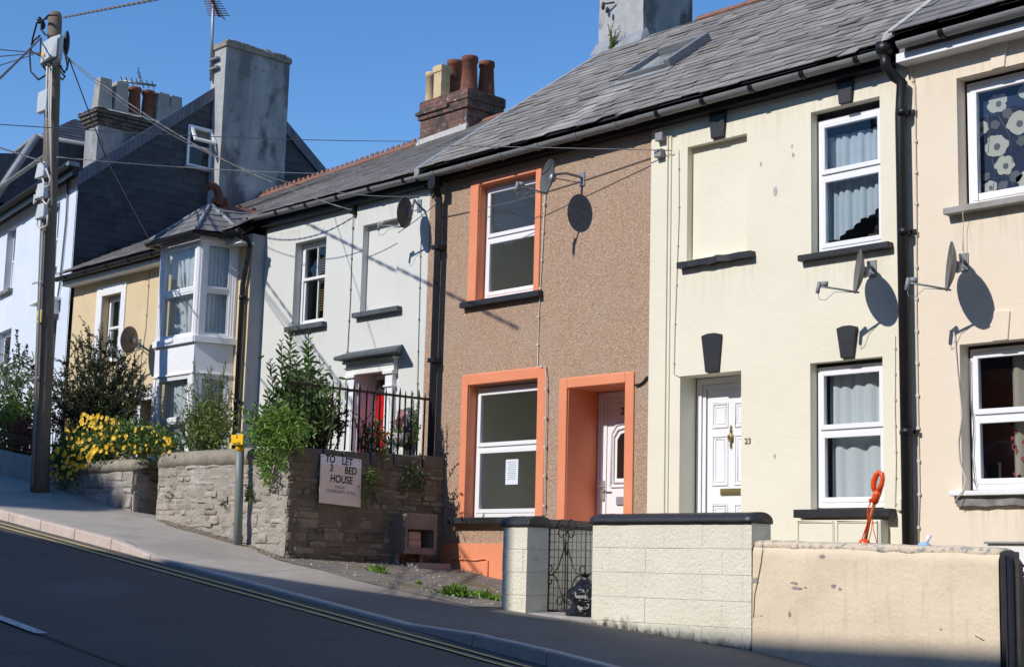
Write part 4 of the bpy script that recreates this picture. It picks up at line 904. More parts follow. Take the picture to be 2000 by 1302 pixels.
# ============================================================ beige house with the bay
beige = thing('terraced_house', 'small beige roughcast house with a white two storey bay window', 'house', (-22.5, -.25, .6), HG)
YB = -.25
B1 = (-24.33, -23.66, 3.35, 4.54, .14, 'room'); BD = (-22.76, -22.30, .8, 2.61, .3, 'room')
mb = MB(); facade(mb, -25.42, -19.69, -.5, 5.0, YB, [B1, BD]); shell(mb, -25.42, -19.69, -.5, 5.0, YB, 7, 3.5, 7.1, right=False)
mb.build('wall', [M['beige'], M['room']], beige)
mb = MB(); mb.quad((-19.69, YB+.002, -.5), (-19.69, .01, -.5), (-19.69, .01, 5.0), (-19.69, YB+.002, 5.0)); mb.quad((-19.69, 0, 4.9), (-19.69, 7, 4.9), (-19.69, 3.5, 7.1), (-19.69, 3.4, 7.1)); mb.build('return_wall', [pmat('shaded_grey_paint', (.26, .28, .32), (.22, .24, .28), 3, rough=.8, bump=.3)], beige)  # grey wall; the return's blue shade is put into its colour
mb = MB(); mb.box(-24.53, -24.33, YB-.02, YB+.005, 3.2, 4.71); mb.box(-23.66, -23.50, YB-.02, YB+.005, 3.2, 4.71); mb.box(-24.33, -23.66, YB-.02, YB+.005, 4.54, 4.71); mb.build('window_surround', M['whitepaint'], beige, bevel=.005)
w = window(beige, -24.325, -23.665, 3.37, 4.53, YB+.13, 3.98, m='whitepaint', sash=True, bars=0, sw=.04); drape(w, -24.25, -23.7, 3.4, 4.5, YB+.28, 'lace', .02, 6)
mb = MB(); mb.box(-22.95, -22.76, YB-.02, YB+.005, .7, 2.80); mb.box(-22.76, -22.30, YB-.02, YB+.005, 2.61, 2.80); mb.build('door_surround', M['whitepaint'], beige, bevel=.005)
mb = MB(); mb.box(-22.75, -22.31, YB+.28, YB+.32, .8, 2.6); panel(mb, -22.7, -22.36, 1.7, 2.5, YB+.28); mb.build('door', M['darkwood'], beige)
mb = MB(); p = at(300, 755, YB-.05); mb.box(p.x-.05, p.x+.05, YB-.10, YB, p.z-.07, p.z+.05); mb.tube([(p.x, YB-.07, p.z-.07), (p.x, YB-.07, p.z-.11)], .03, 8); mb.build('porch_lamp', M['plasticgrey'], beige, bevel=.01)
mb = MB(); mb.box(-25.46, -19.66, -.47, -.44, 4.82, 4.93); mb.box(-25.46, -19.66, -.44, YB+.01, 4.82, 4.85); mb.build('fascia', M['whitepaint'], beige, bevel=.004)
mb = MB(); mb.box(-25.46, -21.9, -.49, -.472, 4.90, 5.0); gutter(mb, (-25.52, -.56, 4.96), (-21.75, -.56, 4.975), .065, 0, 5); gutter(mb, (-20.1, -.56, 4.985), (-19.62, -.56, 4.99), .065, 0, 1); mb.build('gutter', M['blackplastic'], beige)
P = [at(463, 446, -.56), at(468, 460, -.5), at(482, 468, -.36), at(489, 478, -.31)]
downpipe(beige, P+[(-19.78, -.32, 4.2), (-19.78, -.32, .9)], .042, joints=(4.0, 2.4))
cable(beige, [at(292, 530, YB-.01), at(285, 640, YB-.01), at(276, 700, YB-.01), at(272, 760, YB-.01)], .005, 'cablegrey', clips=4)
mb = MB(); slates(mb, (-25.6, -.62, 5.01), (-19.70, -.62, 5.02), (-19.70, 3.5, ridz(-19.7)), (-25.6, 3.5, ridz(-25.6)), 22, .28, lift=.007, jit=.006, rot=.006)
mb.quad((-25.6, 3.5, 7.1), (-19.7, 3.5, 7.3), (-19.7, 7.2, 5), (-25.6, 7.2, 5), 1)
brf = mb.build('roof', [M['slatesmooth'], M['undercoat']], beige, fix=False)
ridge(brf, (-25.4, 3.5, ridz(-25.4)+.03), (-19.95, 3.5, ridz(-19.95)+.03), crest=.085)
# bay
bay = MB()
BP = [Vector((-21.53, YB, 0)), Vector((-21.36, -.85, 0)), Vector((-20.20, -.85, 0)), Vector((-20.03, YB, 0))]
def bayT(i):
    a, b = BP[i], BP[i+1]; d = (b-a).normalized(); n = Vector((-d.y, d.x, 0))
    return (lambda p: a+d*p.x+n*p.y+Vector((0, 0, p.z))), (b-a).length
for i in range(3):
    T, L = bayT(i); mb = MB(T)
    mb.box(.0, L, .0, .06, 2.83, 3.29); mb.box(-.02, L+.02, -.05, .08, 3.29, 3.39); mb.box(-.012, L+.012, -.025, .07, 2.81, 2.835); mb.box(0, L, .0, .06, .6, 1.38)
    mb.box(-.01, L+.01, -.012, .07, 4.87, 4.99); mb.box(0, .075, -.01, .08, 1.38, 2.82); mb.box(L-.075, L, -.01, .08, 1.38, 2.82); mb.box(0, .085, -.01, .08, 3.39, 4.88); mb.box(L-.085, L, -.01, .08, 3.39, 4.88)
    for c in (.03, L-.05): mb.box(c-.0, c+.02, -.02, .0, 3.39, 4.87)
    bay.v += [v for v in mb.v] if False else []
    off = len(bay.v); bay.v += mb.v; bay.f += [[k+off for k in f] for f in mb.f]; bay.m += mb.m; bay.s += mb.s
bayo = bay.build('bay', M['white'], beige, bevel=.005)
for i in range(3):
    T, L = bayT(i)
    for z0, z1, mid in ((3.395, 4.87, 4.12), (1.40, 2.81, 2.12)):
        mb = MB(T); ring(mb, .085, L-.085, z0, z1, .035, .0, .07); mb.box(.12, L-.12, .01, .06, mid-.02, mid+.02)
        ring(mb, .115, L-.115, mid+.018, z1-.03, .035, .005, .05); ring(mb, .115, L-.115, z0+.03, mid-.018, .035, .02, .06)
        fr = mb.build('bay_window', M['white'], bayo, bevel=.003)
for i in range(3):
    T, L = bayT(i)
    for z0, z1 in ((3.43, 4.85), (1.43, 2.79)):
        g = MB(T); g.box(.14, L-.14, .03, .036, z0+.03, z1-.04); g.build('pane', M['glass'], bayo)
        drape(bayo, .16 if i != 1 else .33, L-.12, z0, z1-.05, .13, 'curtain', .02, 5 if i != 1 else 9, T=T, drift=i)
mb = MB(); c0 = [p.copy() for p in BP]; 
mb.add([(p.x, p.y+.01, z) for z in (.6, 5.0) for p in (BP[0], BP[3])]+[(BP[0].x, YB-.01, .6), (BP[3].x, YB-.01, .6), (BP[3].x, YB-.01, 5.0), (BP[0].x, YB-.01, 5.0)], [(4, 5, 6, 7)]); mb.build('bay_lining', M['room'], bayo)
# bay roof: hipped, slated, with lead hips and its own gutter
o = .15
E_ = [Vector((-21.53-o*1.0, -.30, 4.99)), Vector((-21.36-o*.75, -.85-o, 4.99)), Vector((-20.20+o*.75, -.85-o, 4.99)), Vector((-20.03+o*1.0, -.30, 4.99))]
AP = Vector((-20.78, -.36, 5.60)); AB = Vector((-20.78, .6, 5.62))
mb = MB()
slates(mb, E_[0], E_[1], AP, AP, 5, .22, lift=.004, jit=.003); slates(mb, E_[1], E_[2], AP, AP, 5, .22, lift=.004, jit=.003); slates(mb, E_[2], E_[3], AP, AP, 5, .22, lift=.004, jit=.003)
slates(mb, E_[3], (E_[3].x, .1, 5.30), AB, AP, 4, .22, lift=.004, jit=.003); slates(mb, (E_[0].x, .1, 5.30), E_[0], AP, AB, 4, .22, lift=.004, jit=.003)
br = mb.build('bay_roof', [M['slatesmooth'], M['undercoat']], bayo, fix=False)
mb = MB()
for e in E_: mb.tube([e+Vector((0, 0, .025)), AP+Vector((0, 0, .015))], .032, 6)
mb.build('lead_hip', M['lead'], br)
mb = MB()
for a, b in zip(E_, E_[1:]): gutter(mb, a+(a-AP).normalized()*.04-Vector((0, 0, .015)), b+(b-AP).normalized()*.04-Vector((0, 0, .015)), .055)
for a, b in zip(BP, BP[1:]):
    d = (b-a).normalized(); n = Vector((d.y, -d.x, 0)); mb.prism([a+n*.03+Vector((0, 0, 4.93)), b+n*.03+Vector((0, 0, 4.93)), b+n*.03+Vector((0, 0, 5.0)), a+n*.03+Vector((0, 0, 5.0))], n*.05)
mb.build('gutter', M['blackplastic'], bayo)
ridge(br, AP+Vector((0, .12, .02)), AB+Vector((0, 0, .02)), crest=.06, w=.08)
mb = MB()
def fp(px, py): return atx(px, py, -20.78)
mb.tube([fp(424, 402), fp(428, 392), fp(427, 380), fp(424, 370), fp(418, 363), fp(411, 361), fp(407, 366), fp(409, 372)], [.10, .085, .07, .062, .06, .062, .055, .022], 10)
mb.tube([fp(412, 401), fp(418, 392), fp(426, 386)], [.02, .045, .05], 8); mb.tube([fp(440, 408), fp(436, 392), fp(428, 385)], [.05, .075, .05], 8)
mb.tube([fp(408, 366), fp(404, 369), fp(406, 374)], [.04, .025, .01], 6); mb.build('finial', M['terracotta'], br)

# ============================================================ pale blue house with the slate hung gable
blue = thing('terraced_house', 'tall pale blue house with a dark slate hung gable', 'house', (-29, 0, 1.6), HG)
BO = Vector((-25.66, -.2, 0)); BA = R(10); BD_ = Vector((-math.cos(BA), math.sin(BA), 0)); BI = Vector((math.sin(BA), math.cos(BA), 0))
def bT(p): return BO+BD_*p.x+BI*p.y+Vector((0, 0, p.z))
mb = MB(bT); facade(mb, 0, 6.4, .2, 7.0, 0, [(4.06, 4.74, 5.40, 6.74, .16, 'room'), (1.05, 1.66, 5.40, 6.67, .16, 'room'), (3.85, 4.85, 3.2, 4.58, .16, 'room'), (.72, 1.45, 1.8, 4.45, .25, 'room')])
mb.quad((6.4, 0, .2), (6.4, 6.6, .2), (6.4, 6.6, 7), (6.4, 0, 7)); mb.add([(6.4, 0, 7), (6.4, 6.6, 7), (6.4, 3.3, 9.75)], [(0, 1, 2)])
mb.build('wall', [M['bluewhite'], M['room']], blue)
for a, b, c, d in ((4.07, 4.73, 5.42, 6.72), (1.06, 1.65, 5.41, 6.66), (3.86, 4.84, 3.22, 4.57)): window(blue, a, b, c, d, .13, (c+d)/2, T=bT, m='whitepaint', bars=1, sash=True, fw=.05, sw=.04)
for a, b, z in ((3.98, 4.95, 5.34), (.98, 1.8, 5.33)): sill(blue, a, b, z, z+.07, -.10, .1, 'slatesill', T=bT)
mb = MB(bT); mb.box(.55, 1.62, -.30, .0, 4.70, 4.76); mb.box(.62, 1.55, -.16, .0, 4.46, 4.70); mb.build('door_canopy', M['whitepaint'], blue, bevel=.006)
mb = MB(bT); mb.box(.73, 1.44, .2, .25, 1.8, 4.4); mb.build('door', M['darkwood'], blue)
mb = MB(bT); mb.box(0, 6.4, -.12, .0, 6.95, 7.12); gutter(mb, (6.4, -.2, 7.16), (-.02, -.2, 7.14), .065); mb.build('gutter', M['blackplastic'], blue)
mb = MB(bT); gutter(mb, (6.4, -.52, 7.38), (.5, -.5, 7.36), .05); mb.box(0, 6.4, -.2, 0, 7.12, 7.2); mb.build('fascia', M['gutter'], blue)
cable(blue, [bT(Vector((.55, -.03, 6.95))), bT(Vector((.5, -.03, 6.2))), bT(Vector((.62, -.03, 5.0))), bT(Vector((.66, -.05, 4.6))), bT(Vector((.9, -.05, 4.45)))], .02, 'cablegrey')
GX = -25.70; gab = [(-.22, 6.98), (3.2, 9.80), (6.9, 6.95)]
def gz(y): return interp(gab, y)
mb = MB(); mb.add([(GX+.0, -.2, .2), (GX, 6.9, .2), (GX, 6.9, 6.95), (GX, 3.2, 9.78), (GX, -.2, 6.98)], [(0, 1, 2, 3, 4)], 1)
for i in range(36):
    z0 = 4.55+i*.15; z1 = z0+.26; y = -.2-(i % 2)*.13
    while y < 6.9:
        yw = .27+random.uniform(-.015, .015); a, b = max(-.2, y), min(6.9, y+yw-.004); y += yw
        if b <= a+.02: continue
        za, zb = gz(a), gz(b)
        if z0 > min(za, zb)-.06: continue
        l = .016+random.uniform(0, .008); z0_ = z0+random.uniform(-.008, .008)
        ta, tb = min(z1, za), min(z1, zb)
        mb.add([(GX+l, a, z0_), (GX+l+random.uniform(-.002, .004), b, z0_), (GX+.003, b, tb), (GX+.003, a, ta), (GX+l-.008, a, z0_), (GX+l-.008, b, z0_)], [(0, 1, 2, 3), (4, 5, 1, 0), (1, 5, 2), (4, 0, 3)], 0)
gw = mb.build('gable_wall', [M['slatehung'], M['undercoat']], blue, fix=False)
mb = MB()
for (y0, z0), (y1, z1) in zip(gab, gab[1:]):
    n = int(math.hypot(y1-y0, z1-z0)/.115)
    for k in range(n):
        a, b = (k+.03)/n, (k+.97)/n; ya, yb = lerp(y0, y1, a), lerp(y0, y1, b); za, zb = lerp(z0, z1, a), lerp(z0, z1, b)
        mb.hexa([(GX+.02, ya, za-.23), (GX+.02, yb, zb-.23), (GX+.055, yb, zb-.23), (GX+.055, ya, za-.23), (GX+.02, ya, za+.03), (GX+.02, yb, zb+.03), (GX+.05, yb, zb+.03), (GX+.05, ya, za+.03)])
mb.build('verge_slates', [pmat('pale_verge_slate', (.13, .14, .17), (.10, .11, .14), 5, rough=.45, island=.15)], gw)  # bluish tone carries the sky's reflection in the slate colour
gwin = MB(); 
def gT(p): return Vector((GX+.05-p.y, 2.02+p.x, p.z))
ring(gwin, 0, .54, 7.60, 8.42, .045, -.01, .08); gwin.box(.045, .495, -.01, .07, 7.99, 8.03)
gwin.v = [tuple(gT(Vector(v))) for v in gwin.v]
gwo = gwin.build('window', M['white'], gw, bevel=.004)
def gT2(p):                                         # the open top light, hinged along its head
    a = R(33); q = Vector((p.x, p.y, p.z-8.39)); return gT(Vector((q.x, q.y*math.cos(a)+q.z*math.sin(a)-.0, 8.39+q.z*math.cos(a)-q.y*math.sin(a))))
s_ = MB(gT2); ring(s_, .03, .51, 8.02, 8.39, .05, -.03, .02); so = s_.build('open_light', M['white'], gwo, bevel=.004)
g = MB(gT2); g.box(.07, .47, -.01, -.004, 8.06, 8.35); g.build('pane', M['glass'], so)
g = MB(gT); g.box(.04, .5, .02, .026, 7.64, 7.99); g.build('pane', M['glass'], gwo)
g = MB(gT); g.box(.02, .52, .095, .10, 7.62, 8.4); g.build('window_interior', [pmat('dark_room', (.012, .012, .015))], gwo)
mb = MB(gT); mb.box(-.05, .6, -.06, .06, 7.55, 7.60); mb.build('window_sill', M['plasticgrey'], gwo)
RO = Vector((GX+.03, 3.2, 9.80)); RE = RO+BD_*6.5
mb = MB(); A_ = Vector((GX+.03, -.42, 6.85)); 
slates(mb, A_+BD_*6.5, A_, RO, RE, 22, .28, lift=.006); mb.quad(RO, RE, RE+Vector((0, 3.8, -2.9)), RO+Vector((0, 3.8, -2.9)), 1)
urf = mb.build('roof', [M['slatesmooth'], M['undercoat']], blue, fix=False)
# tall rendered stack against the gable
mb = MB(); tx0, tx1, ty0, ty1, tz = -25.80, -25.30, 2.55, 4.06, 10.08
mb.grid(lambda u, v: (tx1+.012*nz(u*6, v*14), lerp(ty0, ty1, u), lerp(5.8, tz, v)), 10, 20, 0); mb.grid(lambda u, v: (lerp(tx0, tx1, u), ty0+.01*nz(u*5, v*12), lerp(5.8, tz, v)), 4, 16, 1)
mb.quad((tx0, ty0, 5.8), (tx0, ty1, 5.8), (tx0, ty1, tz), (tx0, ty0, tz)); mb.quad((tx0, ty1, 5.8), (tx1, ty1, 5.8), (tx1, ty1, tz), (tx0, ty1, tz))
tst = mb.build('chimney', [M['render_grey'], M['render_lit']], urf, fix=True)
mb = MB(); mb.box(tx0-.03, tx1+.035, ty0-.035, ty1+.035, tz-.02, tz+.09)
for k in range(14): y = lerp(ty0, ty1, (k+.5)/14); mb.box(tx1-.1+random.uniform(-.02, .0), tx1+.05+random.uniform(-.03, .0), y-.06, y+.05, tz+.06, tz+.11+random.uniform(0, .03))
mb.ball((tx1-.1, 3.55, tz+.13), .1, .1, .06); mb.build('chimney_cap', M['stonecream'], tst, bevel=.015)
# far stack with slab pots
fx0, fx1, fy0, fy1 = -32.0, -31.4, 3.05, 5.1
mb = MB(); mb.box(fx0, fx1, fy0, fy1, 8.2, 9.78); fst = mb.build('chimney', M['render_grey'], urf)
mb = MB()
for k in range(4): mb.box(fx0-.04-.035*k, fx1+.04+.035*k, fy0-.04-.035*k, fy1+.04+.035*k, 9.78+.09*k, 9.865+.09*k)
mb.build('corbel', M['brickdark'], fst, bevel=.01)
mb = MB(); mb.grid(lambda u, v: (lerp(fx0-.15, fx1+.15, u), lerp(fy0-.15, fy1+.15, v), 10.14+.16*min(1, 3*min(u, 1-u, v, 1-v))+.04*nz(u*6, v*9)), 8, 14); mb.build('flaunching', M['coping_worn'], fst)
for y in (3.2, 3.62, 4.72, 5.05):
    mb = MB(); x = -31.55
    mb.hexa([(x-.17, y-.2, 10.15), (x+.15, y-.2, 10.15), (x+.15, y+.18, 10.15), (x-.17, y+.18, 10.15), (x-.14, y-.15, 10.93), (x+.11, y-.15, 10.93), (x+.11, y+.14, 10.93), (x-.14, y+.14, 10.93)]); mb.build('chimney_pot', M['concrete'], fst, bevel=.015)
for y in (4.02, 4.38): pot(fst, (-31.6, y, 10.2), .16, .13, .72, 'terracotta', .03)

# ============================================================ mansard house at the far left
man = thing('terraced_house', 'slate mansard roofed house beyond the pale blue one, at the far left', 'house', (-37, 2, 2.2), HG)
MO = bT(Vector((6.9, .2, 0)))
def mT(p): return MO+BD_*p.x+BI*p.y+Vector((0, 0, p.z))
mb = MB(mT); facade(mb, 0, 8, .2, 7.7, 0, [(1.0, 1.9, 4.9, 6.6, .15, 'room'), (3.2, 4.1, 4.9, 6.6, .15, 'room')]); shell(mb, 0, 8, .2, 7.7, 0, 7, 3.5, 7.75)
mb.build('wall', [M['bluewhite'], M['room']], man)
mb = MB(mT); mb.box(-.1, 8.1, -.22, 0, 7.62, 7.8); mb.build('cornice', M['gutter'], man)
i_ = .85; zt = 9.45; low = [(0, 0), (8, 0), (8, 7), (0, 7)]; up_ = [(.1, i_), (8-i_, i_), (8-i_, 7-i_), (.1, 7-i_)]
def v3(q, z): return mT(Vector((q[0], q[1], z)))
mb = MB()
for a in range(4):
    b = (a+1) % 4; slates(mb, v3(low[b], 7.8), v3(low[a], 7.8), v3(up_[a], zt), v3(up_[b], zt), 12, .28, lift=.005)
e1, e2 = v3((2.7, 2.45), 10.8), v3((5.0, 2.45), 10.8); ap = v3((1.6, 2.4), 10.35)
for q in ((up_[0], up_[1], e2, e1), (up_[2], up_[3], e1, e2)): slates(mb, v3(q[1], zt), v3(q[0], zt), q[3], q[2], 8, .28, lift=.005)
slates(mb, v3(up_[0], zt), v3(up_[3], zt), e1, e1, 8, .28, lift=.005); slates(mb, v3(up_[2], zt), v3(up_[1], zt), e2, e2, 8, .28, lift=.005)
mrf = mb.build('roof', [M['slatehung'], M['undercoat']], man, fix=False)
mb = MB()
for a in range(4): mb.tube([v3(low[a], 7.85), v3(up_[a], zt+.03)], .09, 6); mb.tube([v3(up_[a], zt+.03), v3(up_[(a+1) % 4], zt+.03)], .06, 6)
mb.build('lead_hip', M['lead'], mrf)
for u in (1.2, 3.4, 5.6):
    mb = MB(mT)
    mb.hexa([(u, .12, 7.9), (u+1.1, .12, 7.9), (u+1.1, 1.0, 7.9), (u, 1.0, 7.9), (u, .12, 9.2), (u+1.1, .12, 9.2), (u+1.1, 1.1, 9.35), (u, 1.1, 9.35)]); ring(mb, u+.08, u+1.02, 8.0, 9.12, .09, .06, .13)
    mb.build('dormer', M['sillgrey'], mrf)

# ============================================================ the row behind the photographer (its roof line shades the road)
opp = thing('terraced_house', 'brick terrace across the road whose roof line shades the carriageway', 'house', (-8, -20, -1), HG)
def oz(x): return interp([(-60, 7.6), (-19.7, 8.74), (-18.1, 8.76), (-17.4, 9.0), (-16.3, 9.21), (-15.4, 9.25), (-14.0, 9.68), (-8, 9.72), (12, 9.9)], x)
OY = -16.2; mb = MB()
xo = [-40, -30, -24, -19.7, -18, -15.4, -14, -8, 2, 12]
for a, b in zip(xo, xo[1:]):
    mb.quad((a, OY, -4), (b, OY, -4), (b, OY, oz(b)-.25), (a, OY, oz(a)-.25)); mb.quad((a, OY-7, -4), (b, OY-7, -4), (b, OY-7, oz(b)-.25), (a, OY-7, oz(a)-.25))
for x in (-40, 12): mb.quad((x, OY, -4), (x, OY-7, -4), (x, OY-7, oz(x)-.25), (x, OY, oz(x)-.25))
mb.build('wall', M['brickred'], opp)
for k in range(15):
    x = -37+k*3.3
    for z in (1.2, 4.2, 7.0):
        z_ = z+base(x)*.3; mb = MB(); ring(mb, x, x+1.0, z_, z_+1.6, .07, OY-.02, OY+.05) ; mb.box(x+.07, x+.93, OY-.01, OY+.012, z_+.07, z_+1.53, 1); mb.build('window', [M['white'], M['sillgrey']], opp)
mb = MB()
for a, b in zip(xo, xo[1:]): mb.quad((a, OY+.3, oz(a)-.1), (b, OY+.3, oz(b)-.1), (b, OY-3.5, oz(b)+2.5), (a, OY-3.5, oz(a)+2.5)); mb.quad((a, OY-7.3, oz(a)-.1), (b, OY-7.3, oz(b)-.1), (b, OY-3.5, oz(b)+2.5), (a, OY-3.5, oz(a)+2.5))
mb.build('roof', M['slatesmooth'], opp)
mb = MB(); mb.tube([(-13.54, OY+.25, 9.2), (-13.54, OY+.25, 10.75)], .12, 10); mb.build('shadow_flue', M['galv'], opp)  # unseen pipe added so its shadow falls on the gate pillar
# ============================================================ garden walls
def rubble(stones, mortar, P, u0, u1, zb, zt, seed, hmin=.035, hmax=.12, wmin=.09, wmax=.42, mres=.028, dep=.028):
    """courses of irregular stones (u, z, out) -> P; the mortar sheet laps over the low ones"""
    rnd = random.Random(seed)
    zlo = min(zb(lerp(u0, u1, k/20)) for k in range(21))-.05; zhi = max(zt(lerp(u0, u1, k/20)) for k in range(21)); z = zlo
    while z < zhi:
        h = rnd.uniform(hmin, hmax)*(1.25 if rnd.random() < .15 else 1); u = u0-rnd.uniform(0, .2)
        while u < u1:
            w_ = rnd.uniform(wmin, wmax); a, b = max(u0, u), min(u1, u+w_); u += w_
            if b-a < .03: continue
            m_ = (a+b)/2
            if z+h*.5 < zb(m_)-.06 or z > zt(m_)-.01: continue
            hh = h*(.5 if rnd.random() < .12 else 1); top = min(z+hh, zt(m_)); g = rnd.uniform(.004, .011)
            d = rnd.gauss(dep*.1, dep*.4); d = max(-.02, min(dep, d)); j = lambda s=.007: rnd.uniform(-s, s)
            wav = .02*nz(m_*1.7, z*2, seed)
            o = [(a+g+j(), z+g+j()+wav), (m_+j(.02), z+g*.6+j()+wav), (b-g+j(), z+g+j()+wav), (b-g*.7+j(), (z+top)/2+wav), (b-g+j(), top-g+j()+wav), (m_+j(.02), top-g*.6+j()+wav), (a+g+j(), top-g+j()+wav), (a+g*.7+j(), (z+top)/2+wav)]
            cu, cz = m_, (z+top)/2+wav; e = min(.016, (top-z)*.2)
            inn = []
            for (x, y) in o:
                vx, vy = cu-x, cz-y; l = math.hypot(vx, vy) or 1; inn.append((x+vx/l*e, y+vy/l*e))
            tu, tz = rnd.gauss(0, .05), rnd.gauss(0, .09)
            f = lambda x, y: d+.008+tu*(x-cu)+tz*(y-cz)
            vs = [P(x, y, -.05) for x, y in o]+[P(x, y, f(x, y)-.007) for x, y in o]+[P(x, y, f(x, y)+rnd.uniform(-.003, .003)) for x, y in inn]+[P(cu, cz, f(cu, cz)+.004)]
            fs = [(i, (i+1) % 8, 8+(i+1) % 8, 8+i) for i in range(8)]+[(8+i, 8+(i+1) % 8, 16+(i+1) % 8, 16+i) for i in range(8)]+[(16+i, 16+(i+1) % 8, 24) for i in range(8)]
            stones.add(vs, fs)
        z += h
    nu, nv = int((u1-u0)/mres), 52
    mortar.grid(lambda s, t: (lambda u: (lambda z: P(u, z, .007+.016*nz(u*3.2, z*5, seed)+.009*nz(u*11, z*14, seed)+.004*nz(u*31, z*33, seed)))(lerp(zb(u)-.1, zt(u), t)))(lerp(u0, u1, s)), nu, nv)

sw = thing('stone_wall', 'rubble retaining wall with a rounded coping below the grey house, turning back at its corner', 'wall', (-16.8, -2.2, .2))
sm, mm = MB(), MB()
rubble(sm, mm, lambda u, z, o: Vector((u, -2.4-o+.015*nz(u*.8, z), z)), -18.34, -15.30, lambda u: pavz(u, -2.4), lambda u: lerp(1.24, 1.21, (u+18.34)/3.07), 3, dep=.02, hmax=.10, wmin=.06, wmax=.34)
sm.build('front_stones', M['rubble'], sw, fix=False); mm.build('front_mortar', M['lime'], sw, fix=False)
sm, mm = MB(), MB()
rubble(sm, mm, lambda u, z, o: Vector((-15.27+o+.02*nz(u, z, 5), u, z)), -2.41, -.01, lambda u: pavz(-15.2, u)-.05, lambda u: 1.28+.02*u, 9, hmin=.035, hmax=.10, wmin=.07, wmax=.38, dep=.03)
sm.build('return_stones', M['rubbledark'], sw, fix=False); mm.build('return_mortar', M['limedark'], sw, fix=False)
mb = MB(); mb.box(-18.34, -15.31, -2.36, -2.0, -.4, 1.25); mb.box(-15.62, -15.31, -2.36, -.0, -.6, 1.28); mb.build('wall_core', M['limedark'], sw)
def cope(mb, P0, P1, w, h, n=26, seed=1, ov=.02, rnd=.05, ends=True):
    """rounded coping running from P0 to P1, w wide to the left-hand side"""
    P0, P1 = Vector(P0), Vector(P1); d = (P1-P0).normalized(); s = Vector((-d.y, d.x, 0)).normalized()
    prof = [(-ov, 0), (-ov, h*.55), (-ov+rnd*.25, h*.82), (rnd, h*.97), (w*.5, h*1.04), (w-rnd, h*.97), (w+ov-rnd*.25, h*.82), (w+ov, h*.55), (w+ov, 0)]
    m_ = len(prof); vs = []
    for i in range(n+1):
        t = i/n; c = P0.lerp(P1, t)
        e = 1.0
        if ends: e = 1-.35*max(0, 1-min(t, 1-t)*(P1-P0).length/.07)**2
        for k, (x, z) in enumerate(prof):
            q = c+s*x+Vector((0, 0, z*e)); nn_ = .008*nz(q.x*6, q.y*6, q.z*6+seed)
            vs.append(q+s*nn_+Vector((0, 0, nn_)))
    fs = [(i*m_+k, i*m_+(k+1) % m_, (i+1)*m_+(k+1) % m_, (i+1)*m_+k) for i in range(n) for k in range(m_)]+[tuple(range(m_)), tuple(range((n+1)*m_-1, n*m_-1, -1))]
    mb.add(vs, fs, 0, True)
mb = MB(); cope(mb, (-18.36, -2.41, 1.235), (-15.72, -2.41, 1.205), .36, .21, 60, 2, ov=.004, rnd=.06)
mb.build('coping', M['stonecream'], sw)
mb = MB(); rr = random.Random(5); y = -2.42
while y < -.05:
    L = rr.uniform(.28, .6); e = min(-.0, y+L); zz = 1.265+.02*y
    mb.hexa([(-15.66, y+.006, zz), (-15.245+rr.uniform(-.01, .012), y+.006, zz), (-15.245+rr.uniform(-.01, .012), e-.006, zz), (-15.66, e-.006, zz), (-15.64, y+.012, zz+.175+rr.uniform(-.01, .015)), (-15.26, y+.012, zz+.17+rr.uniform(-.01, .01)), (-15.26, e-.012, zz+.17+rr.uniform(-.01, .01)), (-15.64, e-.012, zz+.175)]); y = e
mb.build('coping_stone', [pmat('dark_coping_stone', (.17, .145, .115), (.11, .095, .075), 6, rough=.9, bump=.8, bscale=30, bd=.02, stains=(((.24, .20, .10), 5, .58, .72, .6, I1),))], sw, bevel=.018)

lw = thing('stone_wall', 'low rubble wall end with a rounded top, under the yellow flowering bush', 'wall', (-20, -2.2, .8))
sm, mm = MB(), MB()
ltop = lambda u: interp([(-21.8, 1.25), (-19.2, 1.25), (-19.0, 1.21)], u)
rubble(sm, mm, lambda u, z, o: Vector((u, -2.4-o, z)), -21.7, -19.02, lambda u: pavz(u, -2.4), ltop, 13, hmin=.06, hmax=.2, wmin=.15, wmax=.6)
rubble(sm, mm, lambda u, z, o: Vector((-19.0+o, u, z)), -2.40, -1.95, lambda u: pavz(-19, -2.4), lambda u: 1.21, 15, hmin=.08, hmax=.22, wmin=.2, wmax=.5)
sm.build('stones', M['rubble'], lw, fix=False); mm.build('mortar', M['lime'], lw, fix=False)
mb = MB(); mb.box(-21.7, -19.04, -2.36, -1.97, .2, 1.2); mb.build('wall_core', M['limedark'], lw)
mb = MB(); cope(mb, (-21.7, -2.41, 1.23), (-18.99, -2.41, 1.21), .45, .18, 44, 7, rnd=.12); mb.build('coping', M['stonecream'], lw)

cw = thing('garden_wall', 'low grey concrete wall beyond the telegraph pole with an iron trellis on it', 'wall', (-24, -2.3, 1.3))
mb = MB()
for a, b in zip(xs_list(-30, -21.75, 1.65), xs_list(-30, -21.75, 1.65)[1:]):
    za, zb_ = base(a)+.36, base(b)+.36; mb.hexa([(a, -2.4, base(a)-.3), (b, -2.4, base(b)-.3), (b, -2.2, base(b)-.3), (a, -2.2, base(a)-.3), (a, -2.4, za), (b, -2.4, zb_), (b, -2.2, zb_), (a, -2.2, za)])
mb.build('wall', M['concrete'], cw, bevel=.01)
mb = MB(); tz = lambda x: base(x)+.36
for k in range(34): 
    x = -24.0+k*.052; mb.tube([(x, -2.3, tz(x)+.06), (x+.02, -2.3, tz(x)+.17), (x-.01, -2.3, tz(x)+.27)], .006, 4)
for o in (.06, .27): mb.tube([(-24.05, -2.3, tz(-24.05)+o), (-22.2, -2.3, tz(-22.2)+o)], .010, 5)
mb.build('trellis', M['rust'], cw)

